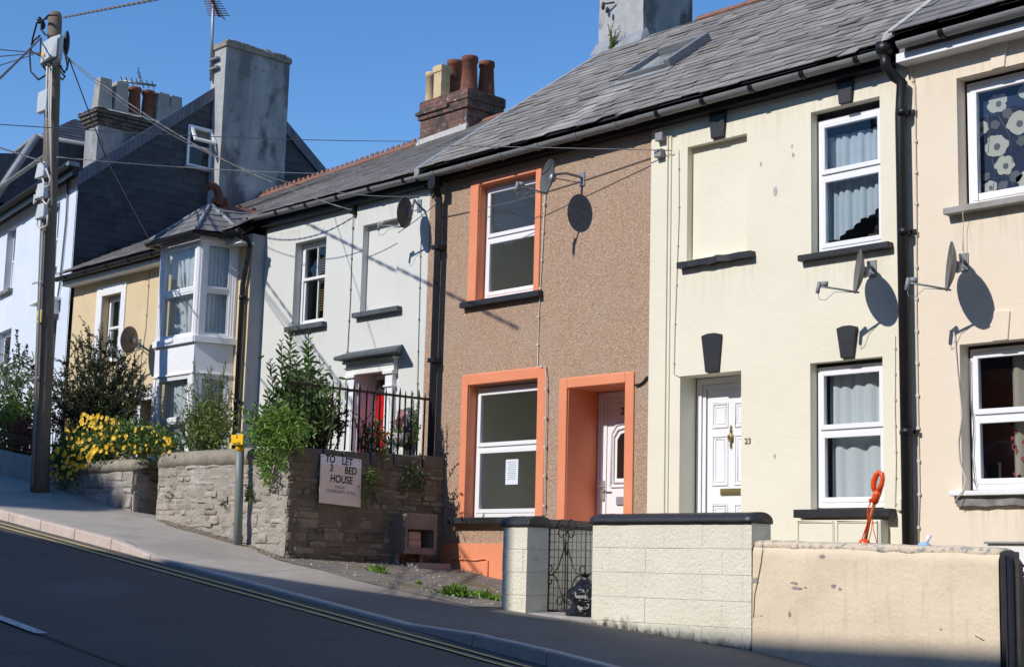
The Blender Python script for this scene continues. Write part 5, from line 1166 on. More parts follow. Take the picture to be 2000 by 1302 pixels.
# iron railing on the return wall
rl = thing('iron_railing', 'black spiked iron railing on the retaining wall in front of the red door', 'railing', (-15.45, -1.2, 1.45))
NB = 21
for k in range(NB):
    y = -2.33+k*.1055; zt_ = 2.28+.018*math.sin(k*2.1); mb = MB(); tl = .006*math.sin(k*1.7)
    mb.tube([(-15.45, y, 1.42), (-15.45+tl, y+tl, zt_-.11), (-15.45+tl, y+tl, zt_-.085), (-15.45+tl, y+tl, zt_)], [.0125, .0125, .016, .002], 6); mb.build('bar', M['iron'], rl)
mb = MB(); mb.box(-15.458, -15.442, -2.36, -.10, 2.165, 2.195); mb.build('rail', M['iron'], rl)
mb = MB(); mb.tube([(-15.43, -.12, 1.40), (-15.43, -.12, 2.0), (-15.44, -.14, 2.19), (-15.44, -.14, 2.31)], .018, 6); mb.build('end_post', M['iron'], rl)

# to let board
tl = thing('to_let_board', 'cream and white TO LET board fixed to the dark side of the rubble wall', 'sign', atx(664, 985, -15.2))
q = [atx(px, py, -15.215) for px, py in ((622, 981), (703, 990), (705, 897), (626, 886))]
def bl(u, v, o=0): return (q[0]*(1-u)+q[1]*u)*(1-v)+(q[3]*(1-u)+q[2]*u)*v+Vector((o, 0, 0))
mb = MB(); mb.prism([bl(0, 0), bl(1, 0), bl(1, .815), bl(0, .815)], (.012, 0, 0), 0); mb.prism([bl(0, .815), bl(1, .815), bl(1, 1), bl(0, 1)], (.012, 0, 0), 1); mb.build('board', [M['boardcream'], M['boardwhite']], tl)
mb = MB()
for u, v in ((.05, .96), (.95, .96)): mb.ball(bl(u, v, .014), .005, .008, .008)
mb.build('nail', M['iron'], tl)
rl_ = math.atan2((q[1]-q[0]).z, (q[1]-q[0]).y)
for s, u, v, z in (('TO', .23, .915, .125), ('LET', .645, .905, .125), ('3', .265, .735, .125), ('BED', .735, .725, .125), ('HOUSE', .515, .525, .128)):
    t = text(s, z, bl(u, v, .0135), '+X', M['ink'], tl, 'lettering', squash=.83, roll=rl_)
    m2 = t.modifiers.new('bold', 'SOLIDIFY'); m2.thickness = .0015
for s, u, v, z in (('PHONE', .48, .36, .045), ('CANBDAN', .36, .27, .055), ('+ ITTAL', .73, .26, .055)): text(s, z, bl(u, v, .0135), '+X', M['inkpale'], tl, 'small_lettering', roll=rl_)

# concrete meter box on the return wall and the bits around it
bx = thing('concrete_box', 'concrete meter box with an open hatch standing against the retaining wall', 'box', (-15.1, -.57, -.05))
X0, X1, Y0, Y1, Z0, Z1 = -15.27, -14.98, -.84, -.33, .165, .66
mb = MB(); ho = (Y0+.035, Y1-.05, .245, .47)
mb.box(X0, X1, Y0, ho[0], Z0, Z1); mb.box(X0, X1, ho[1], Y1, Z0, Z1); mb.box(X0, X1, ho[0], ho[1], Z0, ho[2]); mb.box(X0, X1, ho[0], ho[1], ho[3], Z1); mb.box(X0, X0+.04, ho[0], ho[1], ho[2], ho[3])
mb.build('housing', [pmat('brown_concrete', (.27, .215, .175), (.20, .16, .135), 6, rough=.9, bump=.5, bscale=60)], bx, bevel=.006)
mb = MB(); mb.box(X0, X0+.07, Y0+.03, Y0+.09, -.2, Z0); mb.box(X0, X0+.07, Y1-.09, Y1-.03, -.2, Z0); mb.build('leg', M['concrete'], bx)
for k, (z, w_) in enumerate(((.246, .20), (.345, .19))):
    mb = MB(); mb.box(-15.17, -15.03, ho[0]+.06, ho[0]+.06+w_, z, z+.092); mb.box(-15.03, -15.02, ho[0]+.085, ho[0]+.03+w_, z+.03, z+.06)
    tag(mb.build('brick', [pmat('pale_pink_brick%d' % k, (.52, .28, .20), (.46, .36, .32), 14, rough=.9, bump=.4)], bevel=.006), ('lower' if k == 0 else 'upper')+' pink brick in the hatch of the concrete meter box', 'brick', 'bricks in the concrete box')
hb = MB(); zg = -.075
hb.box(-14.99, -14.94, -.80, -.27, zg-.05, zg+.13); hb.box(-14.82, -14.77, -.80, -.27, zg-.05, zg+.13)
for y in (-.80, -.555, -.31): hb.box(-14.94, -14.82, y, y+.045, zg-.05, zg+.13)
hb.box(-14.94, -14.82, -.755, -.315, zg-.05, zg+.02, 1)
tag(hb.build('hollow_block', [M['concrete'], M['dirt']], bevel=.005), 'hollow concrete block lying on the ground below the meter box', 'block')

# cream garden wall, pillar, party wall, gate
def mulf(t, a, b_):
    k = N(t, 'ShaderNodeMath', operation='MULTIPLY'); t.links.new(a, k.inputs[0]); t.links.new(b_, k.inputs[1]); return k.outputs[0]
def dirty_block():
    m, t, b = newmat('splashed_cream_blockwork'); co = coords(t)
    c = mixc(t, (.78, .74, .605), (.71, .67, .53), ramp(t, noisef(t, co, 2.5), .35, .7))
    c = mixc(t, c, (.42, .41, .33), mulf(t, ramp(t, noisef(t, co, 30, 8, .7), .53, .75), ramp(t, noisef(t, coords(t, (1, 1, 1.8)), 2.3, 3), .53, .60)))
    sp = N(t, 'ShaderNodeSeparateXYZ'); tc = N(t, 'ShaderNodeTexCoord'); t.links.new(tc.outputs['Object'], sp.inputs[0])
    ma = N(t, 'ShaderNodeMath', operation='MULTIPLY_ADD'); t.links.new(sp.outputs[0], ma.inputs[0]); ma.inputs[1].default_value = .095; t.links.new(sp.outputs[2], ma.inputs[2])
    mb_ = N(t, 'ShaderNodeMath', operation='MULTIPLY_ADD'); t.links.new(noisef(t, coords(t, (1, 1, .4)), 9, 8, .75), mb_.inputs[0]); mb_.inputs[1].default_value = -.42; t.links.new(ma.outputs[0], mb_.inputs[2])
    f = ramp(t, mb_.outputs[0], -.29, -.20, True)
    c = mixc(t, c, (.07, .06, .048), f)
    t.links.new(c, b.inputs['Base Color']); b.inputs['Roughness'].default_value = .85
    bumpn(t, b, noisef(t, co, 36, 6, .65), .7, .02); return m
M['dirtyblock'] = dirty_block()
def blocks(mb, P, u0, u1, z0, z1, seed, bw=.45, bh=.225):
    rnd = random.Random(seed); n = int(math.ceil((z1-z0)/bh)); z = z1
    for i in range(n):
        za = max(z0, z-bh); u = u0-(bw*.5 if i % 2 else 0)*1.0
        while u < u1-.001:
            a, b = max(u0, u), min(u1, u+bw); u += bw
            if b-a < .02: continue
            o = rnd.gauss(0, .0012); g = .0003
            vs = []
            for zz, e in ((za+.001, 1), (z-.001, 1)):
                vs += [P(a+g, zz, o+rnd.uniform(-.0008, .0008)), P(b-g, zz, o+rnd.uniform(-.0008, .0008)), P(b-g, zz, -.06), P(a+g, zz, -.06)]
            mb.hexa(vs)
        z = za
gw_ = thing('garden_wall', 'cream painted block wall with a black half round coping, right of the wire gate', 'wall', (-9.3, -2.3, -.5))
mb = MB(); blocks(mb, lambda u, z, o: Vector((u, -2.4-o, z)), -10.245, -8.345, -.95, .455, 3); mb.box(-10.243, -8.347, -2.35, -2.14, -.95, .455); blocks(mb, lambda u, z, o: Vector((-8.345+o, u, z)), -2.39, -2.13, -.95, .455, 5, bw=.5)
mb.build('blockwork', M['dirtyblock'], gw_, bevel=.003)
def roundcope(mb, P0, P1, w, h, ov=.02):
    P0, P1 = Vector(P0), Vector(P1); d = (P1-P0).normalized(); s = Vector((-d.y, d.x, 0))
    prof = [(-ov, 0), (-ov, .025)]+[(w/2-(w/2+ov)*math.cos(t), .025+(h-.025)*math.sin(t)) for t in [math.pi*k/10 for k in range(1, 10)]]+[(w+ov, .025), (w+ov, 0)]
    n = 24; m_ = len(prof); vs = []
    for i in range(n+1):
        c = P0.lerp(P1, i/n); j = .004*nz(i*.7, P0.x)
        vs += [c+s*x+Vector((0, 0, z+j)) for x, z in prof]
    mb.add(vs, [(i*m_+k, i*m_+(k+1) % m_, (i+1)*m_+(k+1) % m_, (i+1)*m_+k) for i in range(n) for k in range(m_)]+[tuple(range(m_)), tuple(range((n+1)*m_-1, n*m_-1, -1))], 0, True)
mb = MB(); roundcope(mb, (-10.27, -2.4, .453), (-8.33, -2.4, .453), .26, .10); mb.build('coping', M['black'], gw_)
pl_ = thing('gate_pillar', 'short cream block pillar with a black cap, left of the wire gate', 'pillar', (-11.3, -2.3, -.4))
mb = MB(); blocks(mb, lambda u, z, o: Vector((u, -2.4-o, z)), -11.50, -11.145, -.75, .43, 8, bw=.6); blocks(mb, lambda u, z, o: Vector((-11.145+o, u, z)), -2.39, -2.1, -.75, .43, 9, bw=.6); blocks(mb, lambda u, z, o: Vector((-11.50-o, u, z)), -2.39, -2.1, -.75, .43, 10, bw=.6); mb.box(-11.48, -11.16, -2.37, -2.12, -.75, .43)
mb.build('blockwork', M['cream_block'], pl_, bevel=.005)
mb = MB(); roundcope(mb, (-11.53, -2.4, .43), (-11.11, -2.4, .43), .30, .11); mb.build('cap', M['black'], pl_, bevel=.01)
dv = thing('garden_wall', 'shaded cream party wall with black coping, seen through the wire gate', 'wall', (-11.65, -1, -.4))
mb = MB(); blocks(mb, lambda u, z, o: Vector((-11.56+o, u, z)), -2.12, -.01, -.8, .44, 12); mb.box(-11.76, -11.58, -2.12, -.01, -.8, .44); mb.build('blockwork', M['cream_block'], dv, bevel=.006)
mb = MB(); roundcope(mb, (-11.55, -2.14, .44), (-11.55, -.01, .44), .22, .10); mb.build('coping', M['black'], dv)
gp = MB(); gp.hexa([(-11.55, -2.38, -.9), (-10.2, -2.38, -.9), (-10.2, .0, -.9), (-11.55, .0, -.9), (-11.55, -2.38, -.405), (-10.2, -2.38, -.43), (-10.2, 0, -.36), (-11.55, 0, -.34)]); struct(gp.build('garden_path', M['concrete'], bevel=.02))
gg = MB(); gg.hexa([(-10.2, -2.2, -1.2), (-4.3, -2.2, -1.2), (-4.3, 0, -1.2), (-10.2, 0, -1.2), (-10.2, -2.2, -.46), (-4.3, -2.2, -.7), (-4.3, 0, -.7), (-10.2, 0, -.45)]); struct(gg.build('front_yard', M['concrete']))

gt = thing('garden_gate', 'black wire mesh garden gate with scrollwork between the cream pillar and wall', 'gate', (-10.9, -2.0, -.38))
gy = -2.0; gx0, gc, gz1, gz0 = at(1047, 1100, gy).x, at(1107, 1100, gy).x, at(1047, 1028, gy).z, at(1044, 1190, gy).z; gx1 = 2*gc-gx0
mb = MB(); 
for x in (gx0, gx1): mb.tube([(x, gy, gz0-.02), (x, gy, gz1+.0)], .010, 6)
for z in (gz0, gz1): mb.tube([(gx0, gy, z), (gx1, gy, z)], .008, 6)
for x in (gc-.02, gc+.012, gc-.26, gc+.26): mb.tube([(x, gy, gz0), (x, gy, gz1)], .007, 6)
mb.build('frame', M['iron'], gt)
mb = MB()
for k in range(1, 14): x = lerp(gx0, gx1, k/14); mb.tube([(x, gy+.008, gz0), (x, gy+.008, gz1)], .0032, 4)
for k in range(1, 11): z = lerp(gz0, gz1, k/11); mb.tube([(gx0, gy+.012, z), (gx1, gy+.012, z)], .0032, 4)
mb.build('wire_mesh', M['iron'], gt)
mb = MB()
def curl(cx, cz, r, a0, a1, n=16): return [(cx+r*(1-.55*i/n)*math.cos(lerp(a0, a1, i/n)), cz+r*(1-.55*i/n)*math.sin(lerp(a0, a1, i/n))) for i in range(n+1)]
for s in (-1, 1):
    A_ = [(.012, .13), (.03, .27), (.045, .335)]+curl(.065, .345, .062, R(190), R(-190))
    B_ = [(.012, .26), (.05, .14), (.10, .02), (.155, -.045), (.20, -.07)]+curl(.225, -.01, .058, R(-100), R(230))
    C_ = [(.012, -.34), (.07, -.22), (.13, -.10), (.17, -.075)]+curl(.225, -.125, .058, R(110), R(-210))
    D_ = [(.012, -.25)]+curl(.075, -.33, .05, R(120), R(-210))
    E2 = [(.15, .40), (.10, .47), (.055, .485), (.025, .45)]+curl(.055, .41, .045, R(150), R(480))
    for pts in (A_, B_, C_, D_, E2): mb.tube([(gc+s*x, gy-.014, z+.03) for x, z in pts], .0065, 6)
mb.build('scroll', M['iron'], gt)
for z in (.22, -.21):
    mb = MB(); mb.box(gx0-.06, gx0+.01, gy-.03, gy+.01, z-.03, z+.03); mb.tube([(gx0-.015, gy-.02, z-.05), (gx0-.015, gy-.02, z+.04)], .014, 6); mb.build('hinge', M['rust'], gt)
# bin bag, half behind the wall end
bb = MB(); bc = Vector((-10.50, -2.21, pavz(-10.2, -2.4)-.005))
def bag(u, v):
    a = 2*math.pi*u; ca, sa = math.cos(a), math.sin(a)
    prof = interp([(0, .12), (.05, .185), (.18, .205), (.33, .175), (.37, .172), (.5, .20), (.68, .165), (.82, .085), (.9, .035), (.94, .03), (1, .06)], v)
    n_ = .035*nz(ca*1.3, sa*1.3, v*4)+.022*abs(nz(ca*2.2, sa*2.2, v*9+3))-.012*abs(nz(ca*5, sa*5, v*16))+.008*nz(ca*9, sa*9, v*5)
    r = prof+n_*min(1, prof/.12); return (bc.x+r*ca+.02*math.sin(v*5), bc.y+r*.8*sa, bc.z+.47*v)
bb.grid(bag, 72, 60); bb.lathe([(.12, 0), (.0, .001)], bc, 12)
tag(bb.build('bin_bag', M['binbag']), 'shiny black tied bin bag in the gateway against the cream wall end', 'bin bag')

pw = thing('garden_wall', 'weathered peach rendered wall with a chipped rounded top at the lower right', 'wall', (-7.3, -2.3, -.8))
mb = MB()
prof = lambda z, top: 0 if z < top-.09 else .06*((z-top+.09)/.09)**2
def pface(u, v):
    x = lerp(-8.335, -6.02, u); top = lerp(.29, .245, u); z = lerp(-1.25, top, v)
    return (x, -2.4+.010*nz(x*2, z*2, 1)+prof(z, top), z)
mb.grid(pface, 40, 36)
mb.quad((-8.335, -2.4, -1.25), (-8.335, -2.16, -1.25), (-8.335, -2.16, .29), (-8.335, -2.34, .29)); mb.quad((-6.02, -2.4, -1.25), (-6.02, -2.16, -1.25), (-6.02, -2.16, .24), (-6.02, -2.34, .24)); mb.quad((-8.335, -2.16, -1.25), (-6.02, -2.16, -1.25), (-6.02, -2.16, .245), (-8.335, -2.16, .29))
mb.build('render_face', M['peach_wall'], pw)
for px, py, rx_, rz_ in ((1555, 1147, .06, .014), (1573, 1146, .016, .009), (1629, 1143, .026, .016), (1641, 1149, .02, .012), (1476, 1133, .035, .03), (1542, 1198, .012, .03), (1606, 1085, .03, .018), (1552, 1137, .04, .012)):
    c = at(px, py, -2.4); n = 12; mb = MB(); mb.add([(c.x+rx_*random.uniform(.5, 1.25)*math.cos(2*math.pi*k/n), -2.4+.010*nz(c.x*2, c.z*2, 1)-.006, c.z+rz_*random.uniform(.5, 1.25)*math.sin(2*math.pi*k/n)) for k in range(n)], [tuple(range(n))]); mb.build('paint_chip', M['concrete'], pw)
for pts in (((1490, 1068), (1487, 1100), (1481, 1132), (1474, 1160), (1471, 1205)), ((1905, 1240), (1922, 1250))):
    mb = MB(); mb.tube([at(x+random.uniform(-1, 1), y, -2.404) for x, y in pts], .003, 4); mb.build('crack', M['darkwood'], pw)
mb = MB(); cope(mb, (-8.33, -2.375, .235), (-6.02, -2.375, .185), .215, .075, 60, 4, ov=.004, rnd=.05, ends=False); mb.build('coping', M['coping_worn'], pw)
nb = thing('gate_board', 'upright navy boarded gate leaf with a sloping top at the end of the peach wall', 'gate', (-6.15, -2.2, -.9))
q = [at(1953, 1078, -2.42), at(1962, 1075, -2.42), at(1981, 1091, -2.30), at(1990, 1099, -2.28)]
mb = MB(); mb.hexa([(q[0].x, -2.43, -1.4), (q[1].x, -2.43, -1.4), (q[1].x, -2.2, -1.4), (q[0].x, -2.2, -1.4), (q[0].x, -2.43, q[0].z), (q[1].x, -2.43, q[1].z), (q[1].x, -2.2, q[1].z), (q[0].x, -2.2, q[0].z)]); mb.build('post', M['black'], nb, bevel=.006)
mb = MB(); mb.hexa([(q[1].x+.005, -2.40, -1.4), (q[2].x, -2.30, -1.4), (q[2].x, -2.24, -1.4), (q[1].x+.005, -2.34, -1.4), (q[1].x+.005, -2.40, q[1].z-.03), (q[2].x, -2.30, q[2].z), (q[2].x, -2.24, q[2].z), (q[1].x+.005, -2.34, q[1].z-.03)]); mb.build('panel', M['navy'], nb)
mb = MB(); mb.hexa([(q[2].x+.003, -2.31, -1.4), (q[3].x, -2.28, -1.4), (q[3].x, -2.22, -1.4), (q[2].x+.003, -2.23, -1.4), (q[2].x+.003, -2.31, q[2].z+.005), (q[3].x, -2.28, q[3].z), (q[3].x, -2.22, q[3].z), (q[2].x+.003, -2.23, q[2].z+.005)]); mb.build('edge_rail', [pmat('olive_brown_timber', (.12, .10, .07), (.09, .075, .05), 9, rough=.8)], nb)
ww = MB(); p = at(1940, 1062, -1.2); ww.box(p.x, -4.3, -1.3, -1.08, -1.2, p.z); ww.box(p.x-.02, -4.3, -1.33, -1.05, p.z, p.z+.02, 1); tag(ww.build('garden_wall', [M['whitepaint'], M['concrete']], bevel=.01), 'low white painted wall with a thin grey top behind the navy gate', 'wall')
br_ = thing('metal_rack', 'small black metal rack at the right edge behind the navy gate', 'rack', (-5.6, -1.8, -.6))
mb = MB()
for py in (1104, 1118): p = at(1992, py, -1.8); mb.tube([(p.x-.04, -1.8, p.z), (p.x+.9, -1.8, p.z)], .012, 6)
mb.build('rail', M['iron'], br_); mb = MB(); p = at(2003, 1150, -1.8)
mb.tube([(p.x+.12*math.cos(t), -1.8, p.z+.12*math.sin(t)) for t in [2*math.pi*k/20 for k in range(21)]], .02, 6); mb.box(p.x+.3, p.x+.33, -1.81, -1.79, -1.2, .2); mb.box(p.x-.02, p.x+.0, -1.81, -1.79, -1.2, .05); mb.build('frame', M['iron'], br_)
# bench behind the peach wall
bn = thing('bench', 'dark timber bench back showing just above the peach wall', 'bench', (-8.2, -1.6, -.5))
mb = MB(); mb.box(-8.80, -7.62, -1.64, -1.60, .23, .31); mb.box(-8.80, -7.62, -1.64, -1.60, .08, .17); mb.build('backrest', M['darkwood'], bn, bevel=.006)
mb = MB(); mb.box(-8.80, -7.62, -1.60, -1.25, -.08, -.04); mb.build('seat', M['darkwood'], bn, bevel=.006)
for x in (-8.75, -7.70):
    for y in (-1.64, -1.28): mb = MB(); mb.box(x, x+.05, y, y+.05, -.6, -.04 if y > -1.5 else .3); mb.build('leg', M['darkwood'], bn)
# orange tool propped on the bench
ot = thing('garden_tool', 'orange plastic garden tool with a hooked handle and dangling cord', 'tool', at(1690, 1062, -1.68))
def tp(px, py, d=0): return at(px, py, -1.68+d)
mb = MB(); mb.tube([tp(1688, 1064), tp(1697, 1020), tp(1708, 982)], [.016, .014, .016], 8); mb.build('shaft', [pmat('brown_orange_shaft', (.42, .10, .02), rough=.4)], ot)
mb = MB(); mb.tube([tp(1708, 982), tp(1712, 966), tp(1717, 958)], [.03, .036, .03], 8); mb.tube([tp(1717, 958), tp(1722, 945), tp(1724, 935), tp(1723, 925), tp(1717, 922), tp(1711, 928), tp(1707, 939), tp(1706, 950), tp(1708, 958)], [.026, .022, .02, .02, .022, .026, .027, .025, .02], 8)
mb.tube([tp(1699, 978), tp(1704, 974), tp(1712, 980)], .018, 6); mb.build('handle', M['toolorange'], ot)
mb = MB(); mb.ball(tp(1688, 1062), .055, .05, .05); mb.build('head', M['toolorange'], ot)
mb = MB()
for pts in (((1700, 980), (1697, 1000), (1692, 1030), (1680, 1062)), ((1699, 980), (1694, 995), (1694, 1020), (1684, 1050), (1682, 1062)), ((1704, 1012), (1706, 1035), (1713, 1060)), ((1704, 1012), (1702, 1035), (1696, 1058))): mb.tube([tp(*p_, -.02) for p_ in pts], .004, 5)
mb.build('cord', M['toolorange'], ot)
sc_ = MB(); p = at(1805, 1066, -2.3); sc_.ball((p.x, p.y, p.z+.01), .055, .04, .022, 10, 0); sc_.tube([(p.x+.02, p.y, p.z+.02), (p.x+.05, p.y, p.z+.09)], [.012, .02], 8, 1); tag(sc_.build('plastic_peg', [M['bluecloth'], M['boardwhite']]), 'small pale blue and white plastic peg on top of the peach wall', 'peg')
# notice in the orange house window
no = MB(); p0, p1 = at(987, 897, .12), at(1010, 945, .12); no.box(p0.x, p1.x, .130, .132, p1.z, p0.z)
for k in range(10):
    z = lerp(p0.z-.03, p1.z+.07, k/9); no.box(p0.x+.03+.01*(k % 3), p1.x-.03-.012*(k % 2), .1285, .130, z-.003, z+.003, 1)
tag(no.build('notice', [M['paper'], M['inkpale']]), 'white printed notice taped in the lower window of the pebbledashed house', 'notice')

# ============================================================ telegraph pole, sign post, dishes, aerials, cables
tp_ = thing('telegraph_pole', 'weathered wooden telegraph pole with junction boxes and cable loops', 'pole', (-21.05, -2.75, .9))
PB, PT = Vector((-21.05, -2.75, .7)), Vector((-21.72, -2.75, 8.38))
def pp(z, dx=0, dy=0): t = (z-PB.z)/(PT.z-PB.z); c = PB.lerp(PT, t); return Vector((c.x+dx, c.y+dy, z))
mb = MB(); mb.tube([pp(z) for z in (.7, 1.5, 2.5, 3.5, 5, 6.5, 7.6, 8.30, 8.37)], [.136, .131, .127, .123, .118, .112, .108, .105, .085], 20); mb.build('post', M['wood_pole'], tp_)
def fpx(px, py, Y=-2.9): return at(px, py, Y)
mb = MB(); a, b = fpx(82, 80, -2.95), fpx(114, 118, -2.95); mb.box(a.x+.05, b.x-.03, -2.95, -2.87, b.z+.03, a.z-.03); mb.hexa([(a.x+.10, -3.0, b.z+.05), (b.x-.10, -3.05, b.z+.05), (b.x-.02, -2.97, b.z+.05), (a.x+.05, -2.97, b.z+.05), (a.x+.12, -3.0, a.z-.08), (b.x-.12, -3.04, a.z-.08), (b.x-.02, -2.97, a.z-.06), (a.x+.05, -2.97, a.z-.06)])
jb = mb.build('junction_box', M['plasticpale'], tp_, bevel=.015)
mb = MB(); c = (a+b)/2; mb.prism([(c.x-.08, -3.056, c.z-.10), (c.x+.02, -3.056, c.z-.10), (c.x-.03, -3.056, c.z-.02)], (0, .004, 0)); mb.build('warning_label', M['signyellow'], jb)
mb = MB(); a, b = fpx(71, 183, -2.95), fpx(91, 220, -2.95); mb.box(a.x+.06, b.x-.03, -2.96, -2.87, b.z+.05, a.z-.0); mb.build('junction_box', M['plasticpale'], tp_, bevel=.02)
for y0 in (322, 362, 402):
    a, b = fpx(68, y0, -2.95), fpx(87, y0+22, -2.95); mb = MB(); m_ = (a.x+b.x)/2
    mb.hexa([(a.x+.08, -2.98, b.z), (b.x, -2.98, b.z), (b.x, -2.88, b.z), (a.x+.08, -2.88, b.z), (a.x+.11, -2.96, a.z), (b.x-.04, -2.96, a.z), (b.x-.03, -2.9, a.z), (a.x+.10, -2.9, a.z)]); mb.build('cable_cap', M['plasticpale'], tp_, bevel=.01)
mb = MB()
for pts in (((80, 340), (90, 330), (98, 350), (96, 362), (88, 366), (82, 345)), ((78, 384), (72, 392), (66, 398), (68, 380)), ((86, 372), (84, 392), (92, 400), (97, 388)), ((74, 426), (72, 440), (80, 446), (92, 440), (93, 420)), ((92, 130), (90, 200), (93, 320)), ((97, 130), (96, 220), (99, 320)), ((101, 130), (99, 230), (101, 400))):
    mb.tube([fpx(x, y, -2.94) for x, y in pts], .014, 6)
mb.build('cable_loop', M['cablewhite'], tp_)
mb = MB()
for pts in (((92, 36), (72, 45), (64, 75), (58, 110), (60, 140), (75, 156), (88, 148)), ((110, 30), (95, 30), (82, 42), (80, 58), (88, 68), (104, 72)), ((78, 70), (66, 80), (60, 100), (80, 110)), ((128, 112), (132, 130), (126, 142), (115, 128)), ((124, 100), (134, 118), (130, 138)), ((80, 75), (79, 100), (80, 125), (92, 140), (90, 120)), ((95, 120), (105, 128), (120, 130)), ((118, 140), (127, 150), (122, 156), (116, 150))):
    mb.tube([fpx(x, y, -2.93) for x, y in pts], .015, 6)
a = fpx(131, 85, -2.8); mb.ball((a.x-.02, a.y, a.z), .045, .05, .21, 12); mb.ball(fpx(77, 40), .04, .04, .06); mb.ball(fpx(84, 50), .035, .04, .07); mb.build('cable_joint', M['cableblack'], tp_)
mb = MB(); a, b = fpx(71, 606, -2.89), fpx(79, 629, -2.89); mb.box(a.x, b.x, -2.885, -2.87, b.z, a.z); c = (a+b)/2
sg = mb.build('warning_plate', [pmat('faded_yellow_plate', (.60, .52, .22), rough=.6)], tp_)
mb = MB(); mb.tube([(c.x-.03, -2.888, c.z-.05), (c.x+.03, -2.888, c.z-.05), (c.x, -2.888, c.z+.05), (c.x-.03, -2.888, c.z-.05)], .004, 4); mb.build('warning_mark', M['ink'], sg)
mb = MB(); 
for k in range(14): z = 2.6+k*.36; mb.box(pp(z).x-.15, pp(z).x+.16, pp(z).y-.155, pp(z).y-.145, z-.012, z+.012) if k % 4 == 0 else None
mb.tube([pp(5.2, .10, -.13), pp(3.8, .09, -.14), pp(1.0, .09, -.16)], .02, 6); mb.build('cable_guard', M['plasticgrey'], tp_)

sp_ = thing('sign_post', 'grey green steel post with a small yellow sign, standing against the rubble wall', 'sign post', (-16.12, -2.56, .27))
mb = MB(); b0 = at(465, 1056, -2.56); t0 = at(469, 846, -2.56); mb.tube([b0-Vector((0, 0, .15)), b0.lerp(t0, .5), t0], .052, 16); mb.build('post', M['signpost'], sp_)
mb = MB(); mb.tube([b0.lerp(t0, .83), b0.lerp(t0, .90)], .054, 16); mb.build('yellow_band', M['signyellow'], sp_)
mb = MB(); a, b = at(453, 849, -2.63), at(475, 868, -2.63); mb.box(a.x, b.x, -2.64, -2.625, b.z, a.z); sb = mb.build('sign_plate', M['signyellow'], sp_, bevel=.008)
c = (a+b)/2; text('8', .065, (c.x, -2.6415, c.z+.035), '-Y', M['signred'], sb, 'sign_number'); text('Low Ext', .05, (c.x, -2.6415, c.z-.045), '-Y', M['ink'], sb, 'sign_lettering')

DG = 'satellite dishes on the house fronts'
def dish(center, mount, label, m='dish', W=.48, H=.44, az=(-.60, -.80), tilt=.10, arm=.34, side=0):
    d = Vector((az[0], az[1], tilt)).normalized(); up = (Vector((0, 0, 1))-d*d.z).normalized(); rt = up.cross(d)
    c = Vector(center); t = thing('satellite_dish', label, 'satellite dish', tuple(mount), DG)
    mb = MB(); nr, na = 6, 28
    def pt(r, a, o): return c+rt*(W/2*r*math.cos(a))+up*(H/2*r*math.sin(a))+d*(.062*(r*r-1)+o)
    for o, flip in ((0, 0), (-.008, 1)):
        vs = [pt(i/nr, 2*math.pi*k/na, o) for i in range(nr+1) for k in range(na)]
        mb.add(vs, [(i*na+k, i*na+(k+1) % na, (i+1)*na+(k+1) % na, (i+1)*na+k) for i in range(nr) for k in range(na)], 0, True)
    mb.add([pt(1, 2*math.pi*k/na, o) for o in (.002, -.01) for k in range(na)], [(k, (k+1) % na, na+(k+1) % na, na+k) for k in range(na)], 0, True)
    mb.build('reflector', M[m], t)
    bot = c-up*(H/2-.01)-d*.01; ln = c+d*arm-up*.16
    mb = MB(); mb.tube([bot-d*.03, bot.lerp(ln, .55)-up*.012, ln-up*.03], .011, 6); mb.build('arm', M['plasticgrey'], t)
    mb = MB(); mb.tube([ln-d*.0, ln-d*.07], [.024, .03], 10); mb.tube([ln+d*.015+up*.015, ln+d*.025-up*.10], .021, 8); mb.tube([ln+d*.02-up*.1, ln+d*.0-up*.16, ln-d*.06-up*.16, ln-d*.14-up*.07, bot], .0035, 5); mb.build('receiver', M['plasticgrey'], t)
    bk = c-d*.075; mo = Vector(mount)
    mb = MB(); mb.ball(bk, .045, .045, .06); mb.tube([c-d*.06, bk-d*.03], .05, 8)
    mb.tube([bk-d*.02, bk-d*.04+Vector((0, 0, .05)), Vector((lerp(bk.x, mo.x, .45), lerp(bk.y, mo.y, .45), mo.z+.035)), Vector((mo.x, mo.y-.05, mo.z+.02)), mo+Vector((0, -.01, .01))], .017, 8)
    mb.tube([bk, Vector((mo.x, mo.y-.01, mo.z-.05))], .007, 6)
    mb.box(mo.x-.045, mo.x+.045, mo.y-.015, mo.y, mo.z-.085, mo.z+.085); mb.build('bracket', M['galv'] if m != 'dark' else M['dish'], t)
    return t
def yc(px, py, Y): p = at(px, py, Y); return p
dish(yc(1068, 345, -.50), at(1138, 350, 0), 'dark grey satellite dish beside the upper window of the pebbledashed house', az=(-.39, -.92), W=.44)
dish(yc(790, 415, -.34), at(820, 402, 0), 'grey satellite dish on the pale grey house beside the blind window', H=.42, W=.45, az=(-.91, -.42))
dish(yc(1674, 530, -.34), at(1705, 525, 0), 'grey satellite dish under the upper window of the cream house', 'dishpale', H=.44, W=.5, az=(-.75, -.66))
dish(yc(1853, 520, -.37), at(1884, 512, 0), 'grey satellite dish under the poppy window of the peach house', 'dishpale', H=.47, W=.54, az=(-.80, -.60))
dish(yc(252, 663, -.66), at(273, 672, YB), 'small dark satellite dish on the beige house above the bush', H=.44, W=.46, az=(-.91, -.42))

